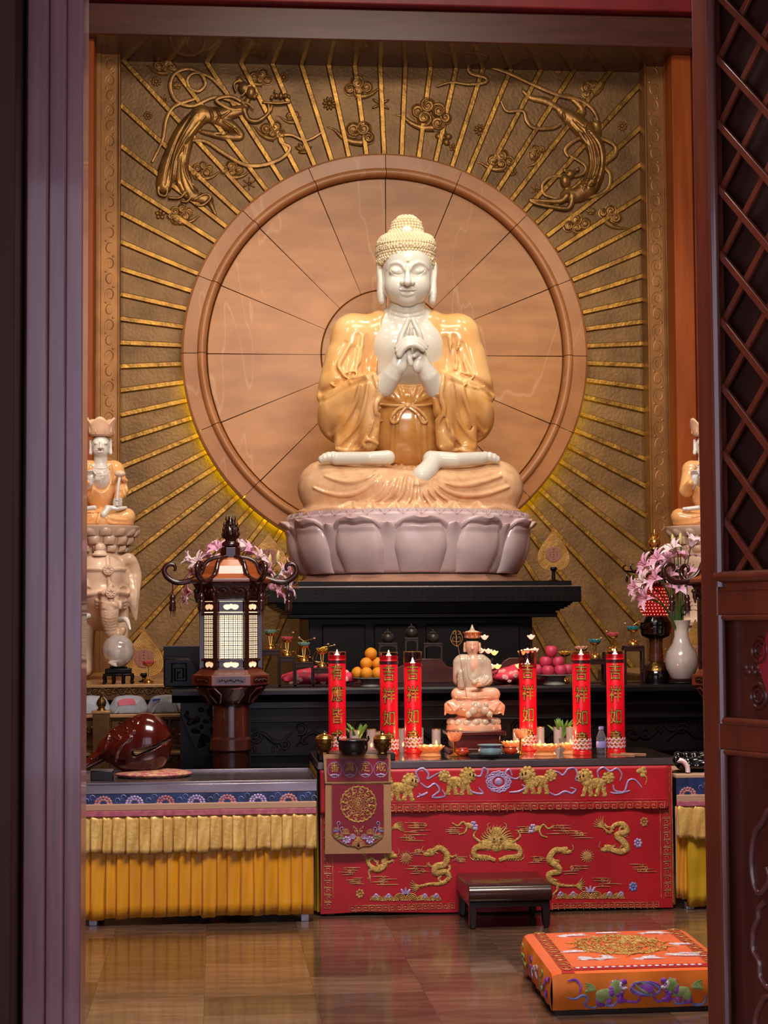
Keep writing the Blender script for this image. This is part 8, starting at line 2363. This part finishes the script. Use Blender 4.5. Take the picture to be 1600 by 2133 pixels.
# ------------------------------------------------------------------ black bundle and cream band on the right side table
zq_ = ZQ(1613)
b = P(1452, 1606, YQ+.12)
t = thing('vinyl_bundle', 'glossy black quilted vinyl cushion on the right side table', 'cushion', (b[0]+.05, YQ+.2, zq_))
v = Vox((-.2, -.16, -.005), (.26, .16, .12), .006); v.ell((.03, 0, .045), (.19, .13, .05), 0)
for k in range(8):
    for j in range(3): v.ell((-.14+k*.045, -.10+.03*j, .035+.028*j), (.026, .03, .018), .01)
v.below(0); v.mesh('cover', 'vinyl_black', t)
b = P(1410, 1612, YQ+.02)
t = thing('headphone', 'cream curved band with black pad leaning at the corner of the red table', 'headphones', (b[0]+.025, YQ+.06, zq_))
MB().tube([(.045*math.cos(a), 0, .012+.058*math.sin(a)) for a in np.linspace(-.1, PI*.62, 14)], .013, 8, fy=1.6).build('band', 'lily_white', t)
MB().ell((-.018, 0, .075), (.020, .022, .022), 14, 10).build('pad', 'vinyl_black', t, smooth=180)
# ------------------------------------------------------------------ the hall's shell and the doors we look through
mat('door_wood', '#6e3322', .32, c2='#5a281b', ns=4, stretch=(5, 5, .4), coat=.35)
mat('door_wood_edge', '#6a3c34', .2, c2='#54302e', ns=4, stretch=(5, 5, .4), coat=.6)
mat('door_panel', '#54261c', .34, c2='#441c15', ns=4, stretch=(5, 5, .4), coat=.3)
mat('board_wood', '#84585a', .30, c2='#6c4850', ns=5, stretch=(8, 8, .35), coat=.4)
mat('jamb_dark', '#2e1611', .55, spec=.2)
mat('jamb_orange', '#6a2f16', .4, c2='#54240f', ns=4, stretch=(6, 6, .4))
mat('paving', '#a09488', .8, c2='#8c8074', ns=3)
mat('paper_red', '#8c1020', .6)
mat('ceiling_dark', '#3a2a20', .7)
structure(MB().bx(-3.6, 6.6, 5.6, 15.5, 7.7, 7.9).build('ceiling', 'ceiling_dark', smooth=0))
structure(MB().bx(-3.8, -3.6, 5.6, 15.5, 0, 7.9).build('wall_left', 'lacquer_orange', smooth=0))
structure(MB().bx(6.6, 6.8, 5.6, 15.5, 0, 7.9).build('wall_right', 'lacquer_orange', smooth=0))
structure(MB().bx(-6, 8, -8, 2.8, -.11, .002).build('floor_courtyard', 'paving', smooth=0))
structure(MB().bx(-5, 8, -1.2, 5.45, 4.3, 4.5).build('ceiling_porch', 'ceiling_dark', smooth=0))
xj0, xj1 = P(40, 1289, 5.3)[0], P(1610, 1289, 5.0)[0]
structure(MB().bx(-3.8, xj0-.35, 5.45, 5.62, 0, 7.9).build('wall_front', 'jamb_dark', smooth=0))
structure(MB().bx(xj1+.45, 6.8, 5.45, 5.62, 0, 7.9).build('wall_front_right', 'jamb_dark', smooth=0))
structure(MB().bx(-3.8, 6.8, 5.45, 5.62, 3.75, 7.9).build('wall_front_top', 'jamb_dark', smooth=0))
# left: edges of the folded leaf and the jamb behind
door2 = structure(bpy.data.objects.new('door_2', None)); COL.objects.link(door2); door2['kind'] = 'structure'
for nm, a, b, y0, y1, m in (('jamb', -40, 27, 4.95, 5.20, 'jamb_dark'), ('stop', 18, 52, 5.22, 5.30, 'jamb_orange'), ('board', 50, 94.5, 5.12, 5.40, 'board_wood'), ('board', 97, 133, 5.16, 5.40, 'board_wood'), ('board', 133.6, 170, 5.19, 5.40, 'board_wood')):
    x0, x1 = P(a, 1289, y0)[0], P(b, 1289, y0)[0]
    MB().bx(x0, x1, y0, y1, 0, 3.75).build(nm, m, door2, bevel=.004)
# right: an open lattice leaf, its free edge away from us
YD = 5.5
O_ = P(1461, 1289, YD); O_[2] = 0
ed = np.array((math.sin(math.radians(22.6)), -math.cos(math.radians(22.6)), 0)); nd = np.array((-ed[1]*-1, 0, 0))
nd = np.array((ed[1], -ed[0], 0))       # faces the camera side
if np.dot(nd, CAM-O_) < 0: nd = -nd
door1 = structure(bpy.data.objects.new('door_1', None)); COL.objects.link(door1); door1['kind'] = 'structure'
door1.location = Vector([float(q) for q in O_])
door1.rotation_euler = (0, 0, math.atan2(ed[1], ed[0]))
# in the leaf's own frame: x along the leaf, z up, -y or +y towards the viewer
sgn = 1 if np.dot(np.array((-math.sin(math.atan2(ed[1], ed[0])), math.cos(math.atan2(ed[1], ed[0])), 0)), CAM-O_) > 0 else -1
def tz(px, py):
    d = ray(px, py); n_ = nd; k = np.dot(O_-CAM, n_)/np.dot(d, n_); p = CAM+d*k
    return float(np.dot(p-O_, ed)), float(p[2])
def leafbox(name, t0, t1, z0, z1, d0, d1, m, bev=.004, par=None):
    y0, y1 = sorted((sgn*d0, sgn*d1))
    return MB().bx(t0, t1, y0, y1, z0, z1).build(name, m, par or door1, bevel=bev)
WD = .85
ts = tz(1497, 1400)[0]
leafbox('stile', 0, ts, 0, 3.7, -.05, .0, 'door_wood'); leafbox('stile', WD-ts, WD, 0, 3.7, -.05, .0, 'door_wood')
def rail(p0, p1): leafbox('rail', ts, WD-ts, tz(1520, p1)[1], tz(1520, p0)[1], -.05, .0, 'door_wood')
rail(1230, 1281); rail(1508, 1562)
def moulding(pts, r, m, name='moulding'):
    MB().tube([(q[0], sgn*q[1], q[2]) for q in pts], r, 8).build(name, m, door1, smooth=60)
def frame(p0, p1, m='door_wood_edge', r=.014):
    z0, z1 = tz(1520, p1)[1], tz(1520, p0)[1]
    a = ts+.012
    moulding([(a, -.002, z0), (a, -.002, z1)], r, m); moulding([(WD-a, -.002, z0), (WD-a, -.002, z1)], r, m)
    moulding([(a, -.004, z0+.008), (WD-a, -.004, z0+.008)], r*.9, 'door_wood'); moulding([(a, -.004, z1-.008), (WD-a, -.004, z1-.008)], r*.7, 'door_wood')
    return z0, z1
z0, z1 = frame(1281, 1508); leafbox('panel', ts, WD-ts, z0, z1, -.045, -.028, 'door_panel', .002)
z0b, z1b = frame(1562, 2240); leafbox('panel', ts, WD-ts, max(z0b, .1), z1b, -.045, -.028, 'door_panel', .002)
leafbox('rail', ts, WD-ts, 0, max(z0b, .1), -.05, 0, 'door_wood')
# carved cloud ornaments
mb = MB()
for cx_, cy_, rx, ry in ((1568, 1355, 9, 20), (1566, 1450, 10, 24)):
    t0, zc = tz(cx_, cy_); mb.tube([(t0+.035*math.cos(a), sgn*-.026, zc+.036*math.sin(a)) for a in np.linspace(0, 2*PI, 25)[:-1]], .007, 6, closed=True); mb.tube([(t0+.02*math.cos(a), sgn*-.026, zc+.02*math.sin(a)) for a in np.linspace(0, 2*PI, 17)[:-1]], .005, 6, closed=True)
for k in range(6):
    t0, zc = tz(1538+k*6, 1396+(4 if k % 2 else -6)); mb.ell((t0, sgn*-.027, zc), (.016, .008, .012), 8, 5)
mb.build('carving', 'door_panel', door1)
for path in ([(1600, 1685), (1585, 1690), (1574, 1715), (1560, 1735), (1552, 1775), (1554, 1830), (1566, 1862), (1582, 1850), (1590, 1830), (1584, 1808)], [(1580, 1880), (1567, 1895), (1566, 1915), (1556, 1940), (1555, 1980), (1568, 2005), (1570, 2035), (1586, 2060), (1600, 2055)], [(1600, 2080), (1582, 2078), (1570, 2096), (1560, 2125), (1560, 2160)]):
    q = [(tz(*c)[0], -.026, tz(*c)[1]) for c in catmull(path, 4)]
    moulding(q, .010, 'door_wood_edge', 'cloud_moulding')
t0, zc = tz(1600, 1384)
o = MB().prism([(t0-.075, zc), (t0+.0, zc+.15), (t0+.075, zc), (t0, zc-.15)], *sorted((sgn*-.024, sgn*-.022))).build('red_paper', 'paper_red', door1)
# lattice of crossing bars
zl0 = tz(1520, 1222)[1]; leafbox('lattice_rail', ts, WD-ts, zl0-.03, zl0+.03, -.05, -.006, 'door_wood')
a0, a1 = ts+.02, WD-ts-.02; wl = a1-a0; pit = .205
moulding([(ts+.012, -.002, zl0), (ts+.012, -.002, 3.68)], .016, 'door_wood_edge'); moulding([(ts, -.0, zl0+.03), (WD-ts, -.0, zl0+.03)], .018, 'door_wood')
leafbox('rail', ts, WD-ts, 3.62, 3.7, -.05, 0, 'door_wood'); leafbox('lattice_backing', .02, WD-.02, zl0, 3.66, -.062, -.0505, 'jamb_dark', .001)
for k in range(-6, 24):
    for sg, dep in ((1, -.030), (-1, -.018)):
        zA_ = zl0+k*pit; zB_ = zA_+sg*wl
        pts = []
        for t_ in np.linspace(0, 1, 60):
            z_ = zA_+sg*wl*t_
            if zl0+.02 < z_ < 3.64: pts.append((a0+wl*t_, z_))
        if len(pts) < 3: continue
        p0, p1 = pts[0], pts[-1]; L = math.hypot(p1[0]-p0[0], p1[1]-p0[1]); an = math.atan2(p1[1]-p0[1], p1[0]-p0[0])
        mb = MB(); mb.box(((p0[0]+p1[0])/2, sgn*dep, (p0[1]+p1[1])/2), (L, .012, .022), Matrix.Rotation(-an, 3, 'Y')); mb.build('lattice_bar', 'door_wood', door1, bevel=.002)
structure(MB().bx(xj1+.42, xj1+.62, 4.6, 5.5, 0, 3.75).build('trim_8', 'jamb_dark', bevel=.005))
